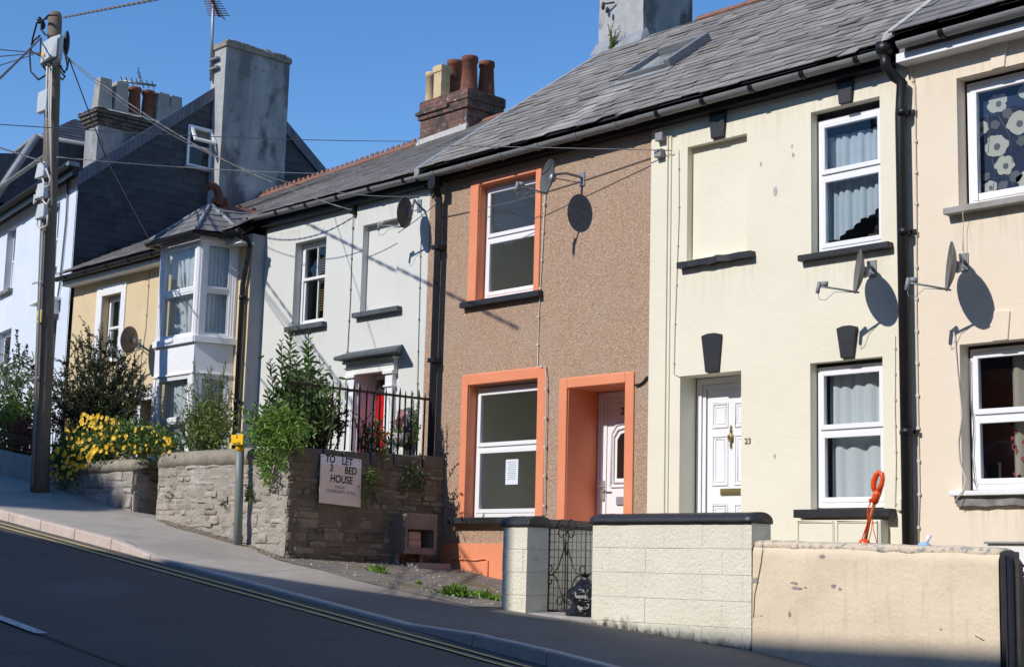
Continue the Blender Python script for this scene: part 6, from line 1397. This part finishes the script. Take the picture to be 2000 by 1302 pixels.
ae = thing('tv_aerial', 'tall mast with a television aerial strapped to the rendered chimney stack', 'aerial', (-25.85, 2.55, 9.2))
mb = MB(); a, b = at(412, 158, 2.5), at(418, -40, 2.5); mb.tube([a, b], .03, 8); mb.build('mast', M['galv'], ae)
mb = MB(); e = at(418, 10, 2.5); d = Vector((.7, -.7, .12)).normalized(); s = Vector((.7, .7, 0)); mb.tube([e-d*.5, e+d*.5], .018, 5)
for k in range(10): o = e+d*(-.45+k*.1); L = .22-.008*k; mb.tube([o-s*L, o+s*L], .010, 4); mb.tube([o-s*L*.7+Vector((0, 0, .1)), o+s*L*.7-Vector((0, 0, .1))], .008, 4)
mb.build('aerial_array', M['rust'], ae)
mb = MB()
for py in (118, 136): p = at(413, py, 2.5); mb.box(p.x-.05, p.x+.25, 2.46, 2.56, p.z-.02, p.z+.02)
mb.build('strap', M['galv'], ae)
ae = thing('tv_aerial', 'flat television aerial above the two red pots of the far chimney', 'aerial', (-31.9, 4.2, 10.9))
mb = MB(); e = at(272, 163, 4.2); mb.tube([e-Vector((0, 0, .6)), e+Vector((0, 0, .25))], .018, 6); mb.build('mast', M['galv'], ae)
mb = MB(); d = Vector((.5, .85, -.05)); s = Vector((.8, -.55, 0)); mb.tube([e-d*.45, e+d*.4], .03, 5)
for k in range(7): o = e+d*(-.4+k*.12); mb.tube([o-s*.35, o+s*.35], .014, 4)
for z in (.12, .22): mb.tube([e-s*.5+Vector((0, 0, z)), e+s*.55+Vector((0, 0, z))], .012, 4)
mb.build('aerial_array', M['galv'], ae)

CG = 'cables from the telegraph pole'
def wire(a, b, sag, r, label, m='cableblack', twist=0, cat='cable', n=26, ea=1, eb=1):
    a, b = Vector(a), Vector(b); a, b = b+(a-b)*ea, a+(b-a)*eb; mb = MB(); pts = []
    for i in range(n+1):
        t = i/n; p = a.lerp(b, t); p.z -= sag*4*t*(1-t); pts.append(p)
    if twist:
        m_ = int((b-a).length/ .10); 
        for ph in (0, math.pi):
            q = []
            for i in range(m_+1):
                t = i/m_; p = a.lerp(b, t); p.z -= sag*4*t*(1-t); w_ = t*(b-a).length*2*math.pi/twist+ph
                q.append(p+Vector((0, math.cos(w_)*r*.8, math.sin(w_)*r*.8)))
            mb.tube(q, r*.75, 5)
    else: mb.tube(pts, r, 5)
    return tag(mb.build('overhead_cable', M[m], fix=False), label, cat, CG)
wire(fpx(124, 34), at(330, -6, -4.2), .0, .015, 'thick twisted cable from the pole top rising out of the frame', 'cablegrey', .5, eb=1.2)
wire(fpx(80, 75), at(-20, 168, -6), .05, .014, 'thick dark twisted cable running left and down from the pole head', 'cablegrey', .5, eb=5)
wire(fpx(80, 104), at(-15, 96, -5), .0, .008, 'upper thin cable running left from the pole head', 'cablegrey', eb=5)
wire(fpx(80, 103), at(-15, 112, -5), .0, .008, 'middle thin cable running left from the pole head', 'cablegrey', eb=5)
wire(fpx(80, 102), at(-15, 133, -5), .0, .008, 'lower thin cable drooping left from the pole head', 'cablegrey', eb=5)
wire(fpx(132, 112), at(689, 411, -.07), .28, .0075, 'thick pale twisted cable from the pole to the middle of the grey house', 'cabletwist', .45)
wire(fpx(135, 118), at(846, 382, -.09), .62, .006, 'thin slack cable from the pole to the edge of the pebbledashed house', 'cablegrey')
wire(fpx(136, 118), at(206, 306, -.6), .0, .010, 'black cable dropping steeply from the pole to the blue house', 'cableblack')
wire(at(205, 305, -.6), at(300, 484, -.5), .0, .007, 'dark cable continuing down the slate gable to the beige house', 'cableblack')
wire(at(-15, 224, -6), at(817, 276, 3.1), .12, .006, 'hair thin cable crossing the sky to the brick chimney', 'cablegrey', ea=1.5)
wire(fpx(110, 307, -2.8), at(700, 341, 3.4), .05, .007, 'thin pale cable from the pole across the slate gable', 'cablewhite')
wire(at(-15, 284, -5), fpx(82, 315, -2.9), .0, .012, 'short thick cable from the left edge to the pole', 'cablewhite', ea=6)
wire(at(850, 284, -1.2), at(1312, 294, -.05), .0, .006, 'thin line strung under the gutter from the roof to the cream house', 'cablegrey')
# ============================================================ plants
rv = random.Random(77)
def leaf(mb, p, d, L, W, mi=0, fold=.25):
    d = d.normalized(); a = Vector((rv.uniform(-1, 1), rv.uniform(-1, 1), rv.uniform(-.2, 1)))
    s = d.cross(a)
    if s.length < 1e-3: s = d.cross(Vector((1, 0, 0)))
    s.normalize(); n = s.cross(d); m_ = p+d*(L*.45)
    if W < .028:
        mb.add([p, m_+s*(W/2)+n*(W*fold), p+d*L-n*(L*.08), m_-s*(W/2)+n*(W*fold)], [(0, 1, 2), (0, 2, 3)], mi)
    else:
        q = p+d*(L*.72)-n*(L*.03); o = p+d*(L*.25)
        mb.add([p, o+s*(W*.40)+n*(W*fold*.8), q+s*(W*.38)+n*(W*fold*.6), p+d*L-n*(L*.12), q-s*(W*.38)+n*(W*fold*.6), o-s*(W*.40)+n*(W*fold*.8)], [(0, 1, 2, 3), (0, 3, 4, 5)], mi, True)
def rdir(up=0.0):
    while True:
        v = Vector((rv.uniform(-1, 1), rv.uniform(-1, 1), rv.uniform(-1, 1)))
        if .05 < v.length < 1: break
    v.normalize(); v.z += up; return v.normalized()
def curve(p0, p1, bend, n=8):
    p0, p1 = Vector(p0), Vector(p1); b = Vector(bend)
    return [p0.lerp(p1, i/n)+b*(4*(i/n)*(1-i/n)) for i in range(n+1)]
def leafy(ml, pts, n, L, W, t0=.25, up=.15, spread=.9, mi=0, taper=.5):
    m_ = len(pts)-1
    for k in range(n):
        t = t0+(1-t0)*(k+rv.random())/n; i = min(m_-1, int(t*m_)); f = t*m_-i
        p = pts[i].lerp(pts[i+1], f); ax = (pts[i+1]-pts[i]).normalized()
        d = ax*(1-spread)+rdir(up)*spread
        s = (1-taper*t)*rv.uniform(.7, 1.2); leaf(ml, p, d, L*s, W*s, mi)
def shrub(name, label, cat, root, c, rad, stems, leaves, L, W, lm, bm='bark', up=.2, twigs=3, r0=.012, bend=.12, group=None, inner=0, spread=.9, extra=None, flat=0):
    """stems grow from root to points of an ellipsoid; twigs and leaves along them"""
    t = thing(name, label, cat, tuple(root), group); ms, ml = MB(), MB(); root = Vector(root); c = Vector(c); tips = []
    for k in range(stems):
        v = rdir(); v *= rv.uniform(.55, 1.0)
        tip = Vector((c.x+v.x*rad[0], c.y+v.y*rad[1], c.z+v.z*rad[2]))
        st = root+Vector((rv.uniform(-1, 1)*rad[0]*.25, rv.uniform(-1, 1)*rad[1]*.25, 0))
        pts = curve(st, tip, (rv.uniform(-bend, bend), rv.uniform(-bend, bend), rv.uniform(0, bend*1.5))); ms.tube(pts, r0*rv.uniform(.7, 1.1), 5, r1=r0*.25); tips.append(pts[-1])
        leafy(ml, pts, leaves, L, W, .3, up, spread)
        for q in range(twigs):
            i = rv.randint(2, 7); b = pts[i]; ln = rv.uniform(.25, .6)*min(rad)
            tw = curve(b, b+(rdir(up+.1)+(pts[min(8, i+1)]-pts[i-1]).normalized()*.6)*ln, (0, 0, ln*.1), 4); ms.tube(tw, r0*.4, 4, r1=r0*.15); leafy(ml, tw, max(3, leaves//2), L, W, .1, up, spread); tips.append(tw[-1])
    for k in range(inner):
        v = rdir(); v *= rv.random()**.4
        leaf(ml, Vector((c.x+v.x*rad[0]*.9, c.y+v.y*rad[1]*.9, c.z+v.z*rad[2]*.9)), rdir(up), L*rv.uniform(.7, 1.1), W*rv.uniform(.7, 1.1))
    ms.build('stem', M[bm], t, fix=False); ml.build('foliage', M[lm], t, fix=False)
    if extra: extra(t, tips, c, rad)
    return t
def flower(mb, p, d, r, petals=5, mi=0):
    d = d.normalized(); s = d.cross(Vector((.3, .2, 1))).normalized(); t = d.cross(s)
    a0 = rv.uniform(0, 6)
    for k in range(petals):
        a = a0+2*math.pi*k/petals; e = s*math.cos(a)+t*math.sin(a); f = s*math.cos(a+1.57)+t*math.sin(a+1.57)
        mb.add([p, p+e*r*.72+f*r*.5+d*r*.18, p+e*r+d*r*.22, p+e*r*.72-f*r*.5+d*r*.18], [(0, 1, 2, 3)], mi)
def flowers(t, items, m):
    # each bloom is a part; beyond the hundred largest the rest are one part
    items = sorted(items, key=lambda q: -q[2])
    for p, d, r in items[:100]:
        mb = MB(); flower(mb, p, d, r); mb.build('flower', M[m], t, fix=False)
    if items[100:]:
        mb = MB()
        for p, d, r in items[100:]: flower(mb, p, d, r)
        o = mb.build('small_flowers', M[m], t, fix=False); o['kind'] = 'stuff'
# buddleia behind the pole, far left
def spikes(t, tips, c, rad):
    for p in tips:
        if p.z > c.z+.15 and rv.random() < .35:
            mb = MB()
            for q in range(40):
                f = rv.random(); leaf(mb, p+Vector((rv.uniform(-.02, .02), rv.uniform(-.02, .02), f*.22)), rdir(.3), .035, .03)
            mb.build('flower_spike', M['spike'], t, fix=False)
b = at(35, 860, -1.5); shrub('shrub', 'tall grey green buddleia with dead flower spikes at the far left', 'shrub', (b.x, -1.5, 1.5), at(25, 762, -1.5), (1.15, .7, .75), 26, 16, .17, .05, 'leaf_pale', up=.05, twigs=4, extra=spikes, inner=350)
b = at(15, 830, -1.9); shrub('shrub', 'low bright green leafy growth under the buddleia at the left edge', 'shrub', (b.x, -1.9, 1.5), at(15, 800, -1.9), (.6, .35, .28), 14, 14, .10, .05, 'leaf_bright', twigs=3, inner=150)
b = at(50, 880, -1.95); shrub('hedge', 'purple red leaved hedge beside the telegraph pole', 'hedge', (b.x, -1.95, 1.3), at(52, 845, -1.95), (.42, .3, .30), 22, 16, .055, .03, 'leaf_red', twigs=4, inner=600)
b = at(112, 860, -1.9); shrub('hedge', 'reddish brown hedge just right of the telegraph pole', 'hedge', (b.x, -1.9, 1.2), at(113, 825, -1.8), (.3, .3, .22), 14, 14, .05, .03, 'leaf_red', twigs=4, inner=300)
# dark cotoneaster with arching twigs
b = at(185, 870, -1.3)
t = thing('shrub', 'dark small leaved cotoneaster with long arching twigs in front of the beige house', 'shrub', (b.x, -1.3, 1.2))
ms, ml = MB(), MB(); rt = Vector((b.x, -1.3, 1.25))
tg = [(290, 745), (285, 762), (270, 725), (258, 700), (240, 690), (215, 668), (200, 655), (178, 640), (172, 650), (160, 668), (140, 688), (118, 700), (105, 712), (100, 740), (105, 770), (110, 800), (135, 810), (280, 775), (262, 790), (250, 800), (235, 735), (205, 710), (180, 700), (150, 730), (130, 760), (170, 770), (210, 780), (240, 770), (190, 740), (225, 755), (255, 745), (150, 790), (200, 690), (232, 705)]
for k in range(105):
    px, py = tg[k % len(tg)]; px += rv.uniform(-14, 14); py += rv.uniform(-12, 16)
    tip = at(px, py, rv.uniform(-2.0, -.75)); pts = curve(rt+Vector((rv.uniform(-.25, .25), rv.uniform(-.2, .2), rv.uniform(0, .3))), tip, (0, 0, rv.uniform(.05, .3)))
    ms.tube(pts, .014, 4, r1=.003); leafy(ml, pts, 60, .060, .034, .25, .1, .85)
    for q in range(6):
        i = rv.randint(3, 7); d = (pts[i+1]-pts[i]).normalized()*.7+rdir(.1)*.7; tw = curve(pts[i], pts[i]+d*rv.uniform(.15, .38), (0, 0, .03), 4); ms.tube(tw, .005, 4, r1=.002); leafy(ml, tw, 26, .055, .032, .05, .1, .85)
ms.build('stem', M['bark'], t, fix=False); ml.build('foliage', M['leaf_dark'], t, fix=False)
# yellow flowering bush
def yblooms(t, tips, c, rad):
    fl = []
    for k in range(360):
        while True:
            px, py = rv.uniform(98, 345), rv.uniform(800, 942)
            top = interp([(98, 900), (125, 830), (165, 806), (215, 815), (250, 830), (300, 835), (345, 862)], px); bot = interp([(98, 945), (150, 935), (185, 885), (320, 885), (345, 880)], px)
            if top < py < bot: break
        Y = rv.uniform(-2.68, -2.4) if py > 870 and px < 200 else rv.uniform(-2.58, -2.0)
        fl.append((at(px, py, Y), Vector((rv.uniform(-.1, .9), -1, rv.uniform(-.1, .6))), rv.choice((.020, .026, .032, .039))))
    flowers(t, fl, 'petal_yellow')
b = at(200, 890, -2.0); t = shrub('flowering_bush', 'bush covered in yellow flowers spilling over the low rubble wall', 'bush', (b.x, -1.9, 1.0), at(175, 872, -2.05), (.95, .42, .40), 40, 16, .065, .032, 'leaf_mid', twigs=5, inner=1100, extra=yblooms)
ms, ml = MB(), MB()
for px, py, rx_, ry_ in ((290, 862, 55, 26), (128, 915, 36, 40), (240, 848, 50, 26), (165, 875, 40, 26)):
    for k in range(1500): leaf(ml, at(px+rv.gauss(0, .5)*rx_, py+rv.gauss(0, .5)*ry_, rv.uniform(-2.5, -1.9)), rdir(.2), .07, .034)
ml.build('foliage', M['leaf_mid'], t, fix=False)
# shrub before the bay
b = at(400, 880, -1.6); t = thing('shrub', 'upright light green shrub in front of the white bay window', 'shrub', (b.x, -1.6, 1.2)); ms, ml = MB(), MB()
for px, py in ((365, 745), (380, 705), (412, 715), (440, 708), (450, 760), (340, 790), (350, 815), (395, 755), (425, 745), (385, 790), (410, 790), (435, 795), (370, 830), (400, 835), (430, 835), (452, 830), (415, 770), (440, 820), (395, 815), (360, 800), (405, 730), (432, 725)):
    for k in range(2):
        pts = curve(Vector((b.x+rv.uniform(-.25, .3), -1.6+rv.uniform(-.15, .15), 1.15)), at(px+rv.uniform(-5, 5), py+rv.uniform(-5, 6), rv.uniform(-1.95, -1.3)), (rv.uniform(-.1, .1), 0, .05)); ms.tube(pts, .010, 4, r1=.003); leafy(ml, pts, 46, .07, .030, .25, .25, .8)
        for q in range(4):
            i = rv.randint(3, 7); tw = curve(pts[i], pts[i]+rdir(.5)*rv.uniform(.1, .28), (0, 0, 0), 3); ms.tube(tw, .004, 4); leafy(ml, tw, 12, .05, .02, .1, .2, .8)
for k in range(1500): leaf(ml, at(410+rv.gauss(0, 22), 832+rv.gauss(0, 26), rv.uniform(-1.95, -1.4)), rdir(.2), .07, .03)
ms.build('stem', M['bark'], t, fix=False); ml.build('foliage', M['leaf_olive'], t, fix=False)
# tall shoots at the wall corner
b = at(575, 862, -1.9); t = thing('shrub', 'tall upright shoots with large pointed leaves rising to the sill of the grey house', 'shrub', (b.x, -1.9, 1.3)); ms, ml, ml2 = MB(), MB(), MB()
for px, py, x0 in ((566, 632, 575), (550, 664, 560), (603, 646, 605), (600, 668, 600), (528, 702, 545), (520, 762, 545), (580, 690, 585), (615, 740, 605), (560, 720, 565), (540, 745, 555), (590, 730, 592), (640, 752, 625), (510, 790, 540), (660, 745, 640), (624, 690, 620)):
    Yt = rv.uniform(-2.0, -1.7); pts = curve(at(x0, 862, Yt), at(px, py, Yt), (rv.uniform(-.04, .04), 0, 0), 12); ms.tube(pts, .012, 5, r1=.003)
    bare = (px, py) in ((624, 690), (660, 745)); n = 8 if bare else int(52*(862-py)/200)
    for k in range(n):
        tt = .16+.84*(k+.5)/n; i = min(11, int(tt*12)); p = pts[i].lerp(pts[i+1], tt*12-i); a = k*2.4+rv.uniform(-.3, .3)
        d = Vector((math.cos(a), math.sin(a), .45+.5*tt+rv.uniform(-.25, .2))); s = (1.0 if tt < .8 else 1-.6*(tt-.8)/.2)*rv.uniform(.75, 1.15); leaf(ml, p, d, .135*s, .045*s, fold=.2)
ms.build('stem', M['bark'], t, fix=False); ml.build('foliage', M['leaf_mid'], t, fix=False)
for k in range(900):
    px, py = rv.gauss(588, 26), rv.gauss(790, 36); leaf(ml2, at(px, py, rv.uniform(-2.0, -1.5)), rdir(.1), .11, .042)
t['label'] = t['label']; ml2.build('inner_foliage', M['leaf_mid'], t, fix=False)
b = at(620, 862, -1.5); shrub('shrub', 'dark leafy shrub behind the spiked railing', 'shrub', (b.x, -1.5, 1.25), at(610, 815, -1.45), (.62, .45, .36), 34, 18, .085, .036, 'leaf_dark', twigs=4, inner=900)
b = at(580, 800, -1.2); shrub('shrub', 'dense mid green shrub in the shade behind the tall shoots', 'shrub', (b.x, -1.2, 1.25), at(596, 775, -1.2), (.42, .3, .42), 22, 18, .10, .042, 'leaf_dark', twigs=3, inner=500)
# bright climber hanging over the corner of the wall
b = at(545, 862, -2.2); t = thing('climbing_plant', 'bright green climber tumbling over the corner of the rubble wall', 'plant', (b.x, -2.2, 1.3)); ms, ml = MB(), MB()
for k in range(84):
    px = rv.uniform(490, 600); py = interp([(490, 835), (520, 812), (560, 805), (600, 822)], px)+rv.uniform(0, 55) if rv.random() < .6 else rv.uniform(850, interp([(490, 860), (505, 905), (520, 948), (535, 905), (560, 915), (600, 850)], px))
    Yt = rv.uniform(-2.72, -2.2); o_ = at(560+rv.uniform(-30, 40), 850, -2.1); pts = curve(o_, at(px, py, Yt), (0, -.05, .18)); ms.tube(pts, .006, 4, r1=.002); leafy(ml, pts, 34, .085, .03, .35, -.15, .85)
for k in range(1500):
    px, py = rv.gauss(543, 24), rv.gauss(842, 20); leaf(ml, at(px, py, rv.uniform(-2.65, -2.15)), rdir(-.05), .085, .03)
for px, py in ((521, 930), (518, 915), (516, 900), (553, 905), (530, 890), (508, 890)):
    for k in range(45): leaf(ml, at(px+rv.gauss(0, 5), py+rv.gauss(0, 9), rv.uniform(-2.6, -2.45)), rdir(-.7), .075, .026)
ms.build('stem', M['bark'], t, fix=False); ml.build('foliage', M['leaf_bright'], t, fix=False)
# thin shoots reaching out by the yellow sign
b = at(500, 860, -2.3); t = thing('climbing_plant', 'few pale shoots with broad leaves reaching left past the yellow sign', 'plant', (b.x, -2.2, 1.3)); ms, ml = MB(), MB()
for px, py in ((470, 795), (462, 815), (478, 800), (485, 830)):
    pts = curve(at(520, 850, -2.3), at(px, py, -2.45), (0, 0, .05)); ms.tube(pts, .005, 4); leafy(ml, pts, 7, .13, .05, .5, .1, .8)
ms.build('stem', M['bark'], t, fix=False); ml.build('foliage', M['leaf_bright'], t, fix=False)
# right end of the railing
b = at(808, 880, -.35); t = thing('climbing_plant', 'thin leafy plant against the pebbledashed wall at the end of the railing', 'plant', (-15.9, -.3, 1.3)); ms, ml = MB(), MB()
for px, py in ((806, 765), (820, 775), (815, 790), (800, 800), (812, 815), (805, 835), (822, 830), (796, 845), (815, 850), (808, 780), (818, 760)):
    pts = curve(at(808, 885, -.5), at(px, py, rv.uniform(-.7, -.3)), (0, 0, .05)); ms.tube(pts, .005, 4, r1=.002); leafy(ml, pts, 26, .055, .035, .25, .1, .9)
ms.build('stem', M['bark'], t, fix=False); ml.build('foliage', M['leaf_mid'], t, fix=False)
b = at(725, 868, -.9); t = thing('flowering_plant', 'small orange red flowers at the foot of the red door', 'plant', (b.x, -.9, 1.25)); ms, ml, fl = MB(), MB(), []
for k in range(16):
    p = at(735+rv.gauss(0, 14), 845+rv.gauss(0, 9), rv.uniform(-1.1, -.7)); ms.tube([(p.x, p.y, 1.25), p], .004, 4); fl.append((p, rdir(.6), .03))
    for q in range(10): leaf(ml, p+Vector((rv.gauss(0, .05), rv.gauss(0, .05), -rv.uniform(.02, .2))), rdir(.2), .07, .03)
ms.build('stem', M['bark'], t, fix=False); ml.build('foliage', M['leaf_mid'], t, fix=False); flowers(t, fl, 'petal_orange')
b = at(722, 820, -1.0); shrub('shrub', 'sparse twiggy plant with dark leaves before the white doorcase', 'shrub', (at(715, 868, -1.2).x, -1.2, 1.25), at(712, 815, -1.2), (.28, .2, .25), 9, 10, .06, .03, 'leaf_dark', twigs=2)
# dark wall planter with pink flowers beside the red door
p = at(790, 835, -.30); t = thing('wall_planter', 'round dark wall planter with pink flowers beside the white doorcase', 'planter', (p.x, -.2, p.z-.2)); c = at(788, 835, -.1)
mb = MB(); pts = [(c.x+.17*math.cos(2*math.pi*k/24), -.02, c.z+.27*math.sin(2*math.pi*k/24)) for k in range(24)]; mb.prism(pts, (0, -.05, 0)); mb.tube(pts+[pts[0]], .016, 6)
mb.tube([(c.x-.14+.018*k*.4, -.08, c.z+.09*math.cos(k*.5)*(1-.03*k)) for k in range(18)], .010, 5, 1); mb.build('backplate', [M['sillgrey'], M['iron']], t)
mb = MB(); mb.lathe([(.05, 0), (.10, .06), (.12, .18), (.11, .18)], (c.x+.02, -.17, c.z-.26), 14); mb.build('bowl', M['concrete'], t)
fl, ml = [], MB()
for k in range(26): fl.append((Vector((c.x+.05+rv.gauss(0, .05), -.2+rv.gauss(0, .04), c.z+.08+rv.gauss(0, .06))), rdir(.3)+Vector((0, -.6, 0)), .04))
for k in range(70): leaf(ml, Vector((c.x+.02+rv.gauss(0, .07), -.2+rv.gauss(0, .05), c.z-.05+rv.gauss(0, .08))), rdir(.2), .06, .03)
flowers(t, fl, 'petal_pink'); ml.build('foliage', M['leaf_mid'], t, fix=False)
# little plants rooted in the dark wall
def tuft(label, cx_, pts_, n, L, W, lm, X=-15.22, pink=0, name='wall_plant'):
    t = thing(name, label, 'plant', tuple(atx(*pts_[0][:2], X))); ml, fl = MB(), []
    for (px, py, sx, sy) in pts_:
        for k in range(n): p = atx(px+rv.gauss(0, sx), py+rv.gauss(0, sy), X+rv.uniform(.0, .1)); leaf(ml, p, rdir(-.1), L, W)
        for k in range(pink): fl.append((atx(px+rv.gauss(0, sx), py+rv.gauss(0, sy), X+.1), Vector((1, -.5, .3)), .012))
    ml.build('foliage', M[lm], t, fix=False)
    if pink: flowers(t, fl, 'petal_pink')
tuft('trailing olive plant growing from the dark wall right of the TO LET board', 0, [(718, 945, 6, 14), (725, 925, 7, 8), (712, 965, 4, 12), (735, 935, 5, 9)], 70, .035, .022, 'leaf_olive')
tuft('small bright plant with pink flowers growing from the dark wall near the corner', 0, [(800, 920, 5, 10), (792, 945, 6, 12), (826, 935, 6, 8), (812, 925, 6, 7), (822, 950, 4, 6)], 45, .045, .028, 'leaf_mid', pink=3)
t = thing('wall_plant', 'small green fern tuft in the sunlit rubble wall beside the sign post', 'plant', tuple(at(488, 968, -2.42))); ml = MB()
for px, py, n in ((488, 970, 50), (486, 960, 20), (330, 965, 8), (437, 985, 14)):
    for k in range(n): leaf(ml, at(px+rv.gauss(0, 3), py+rv.gauss(0, 5), -2.45), rdir(.1)+Vector((0, -.5, 0)), .06, .025)
ml.build('foliage', M['leaf_mid'], t, fix=False)
# weeds on the forecourt
def weed(px, py, label, n, w_, L=.10):
    q = ground_hit(px, py)
    t = thing('weed', label, 'weed', tuple(q), 'weeds on the forecourt'); ml = MB()
    for k in range(n):
        p = q+Vector((rv.gauss(0, w_), rv.gauss(0, w_*.5), 0)); d = Vector((rv.gauss(0, .75), rv.gauss(0, .75), 1)); leaf(ml, p, d, L*rv.uniform(.4, 1.1), .034)
    ml.build('foliage', M['leaf_bright'], t, fix=False)
weed(736, 1118, 'flat bright green weed at the foot of the dark wall', 70, .07, .11)
weed(890, 1164, 'largest clump of bright green weeds in front of the orange plinth', 210, .085, .15)
weed(943, 1167, 'clump of bright green weeds next to the gate pillar', 70, .06, .11)
weed(817, 1140, 'tiny green weed in the middle of the mossy forecourt', 22, .03, .06)
weed(963, 1172, 'olive weed tuft at the base of the gate pillar', 50, .06, .08)
# ivy and dead stems on the big rendered chimney
t = thing('climbing_plant', 'dry ivy stems clinging to the left side of the rendered ridge chimney', 'plant', (-15.95, 3.4, 7.9)); ms, ml = MB(), MB()
for px, py in ((1188, 60), (1192, 75), (1200, 40), (1205, 70), (1190, 85), (1212, 60), (1198, 90), (1186, 45), (1208, 50)):
    pts = curve(at(1202, 98, 3.36), at(px+rv.uniform(-3, 3), py, 3.30), (rv.uniform(-.05, .05), -.05, 0)); ms.tube(pts, .008, 4, r1=.003); leafy(ml, pts, 16, .06, .04, .2, 0, .9)
ms.build('stem', M['bark'], t, fix=False); ml.build('foliage', M['leaf_olive'], t, fix=False)
# creepers against the big stack foot etc.
# tree across the road, out of frame: its crown shades the pole and the pavement round it
tr = thing('broadleaf_tree', 'tall broadleaf tree behind the terrace across the road', 'tree', (-24.9, -25, 1.5)); ms, ml = MB(), MB()
def sunpt(u, c, Y): return Vector((u+SUN_A*Y, Y, c-SUN_B*Y))           # the points of one sun ray share u and c
K = sunpt(-22.0, -1.0, -25)
ms.tube([(K.x, K.y, 1.0), (K.x+.2, K.y, 9), (K.x, K.y, K.z)], .35, 10, r1=.12)
for (u, c, ru, rc, n) in ((-20.95, -1.45, 2.15, .80, 5200), (-22.4, -.35, 1.75, 1.25, 5200), (-24.6, -.3, 1.8, 1.3, 3500)):
    L = sunpt(u, c, -25)
    for k in range(10):
        d = rdir(.2); ms.tube(curve(K-Vector((0, 0, .6)), L+Vector((d.x*ru*.8, d.y*.8, d.z*rc*.7)), (0, 0, .1)), .05, 5, r1=.012)
    for k in range(n):
        v = rdir()*rv.random()**.33; leaf(ml, L+Vector((v.x*ru, v.y*1.0, v.z*rc+v.y*.0)), rdir(), .26, .17)
ms.build('trunk', M['bark'], tr, fix=False); ml.build('crown', M['leaf_mid'], tr, fix=False)

# wooded hillside behind the row across the road
wl = MB()
def canopy(u, v):
    x = lerp(-120, 60, u); h = 13+4*nz(x*.06, 1)+2.2*nz(x*.25, v*3)+1.0*nz(x*.9, v*9)
    return (x, -42-4*math.sin(v*3)+1.4*nz(x*.5, v*6, 2)-8*v, lerp(-4, base(x)*.7+h+3, v))
wl.grid(canopy, 240, 16); o = wl.build('woodland', M['leaf_dark'], fix=False); o['kind'] = 'stuff'; o['label'] = 'wooded hillside across the road'

# grit and loose stones on the forecourt and along the wall foot
gr = MB()
for k in range(520):
    if k % 3: x, y = rv.uniform(-15.2, -11.7), -2.5+2.3*rv.random()**1.5
    else: x, y = rv.uniform(-18.2, -15.3), -2.44-abs(rv.gauss(0, .07))
    r_ = rv.uniform(.006, .02); z = pavz(x, y)+.012; a = rv.uniform(0, 6)
    p = [Vector((x+r_*math.cos(a+i*2.09+rv.uniform(-.3, .3)), y+r_*math.sin(a+i*2.09), z)) for i in range(3)]; t_ = Vector((x, y, z+r_*rv.uniform(.5, 1)))
    gr.add(p+[t_], [(0, 1, 3), (1, 2, 3), (2, 0, 3)])
o = gr.build('loose_stones', pmat('pale_grit', (.42, .39, .35), (.25, .22, .19), 20, rough=.95, island=.35), fix=False); o['kind'] = 'stuff'; o['label'] = 'loose grit scattered on the mossy forecourt'
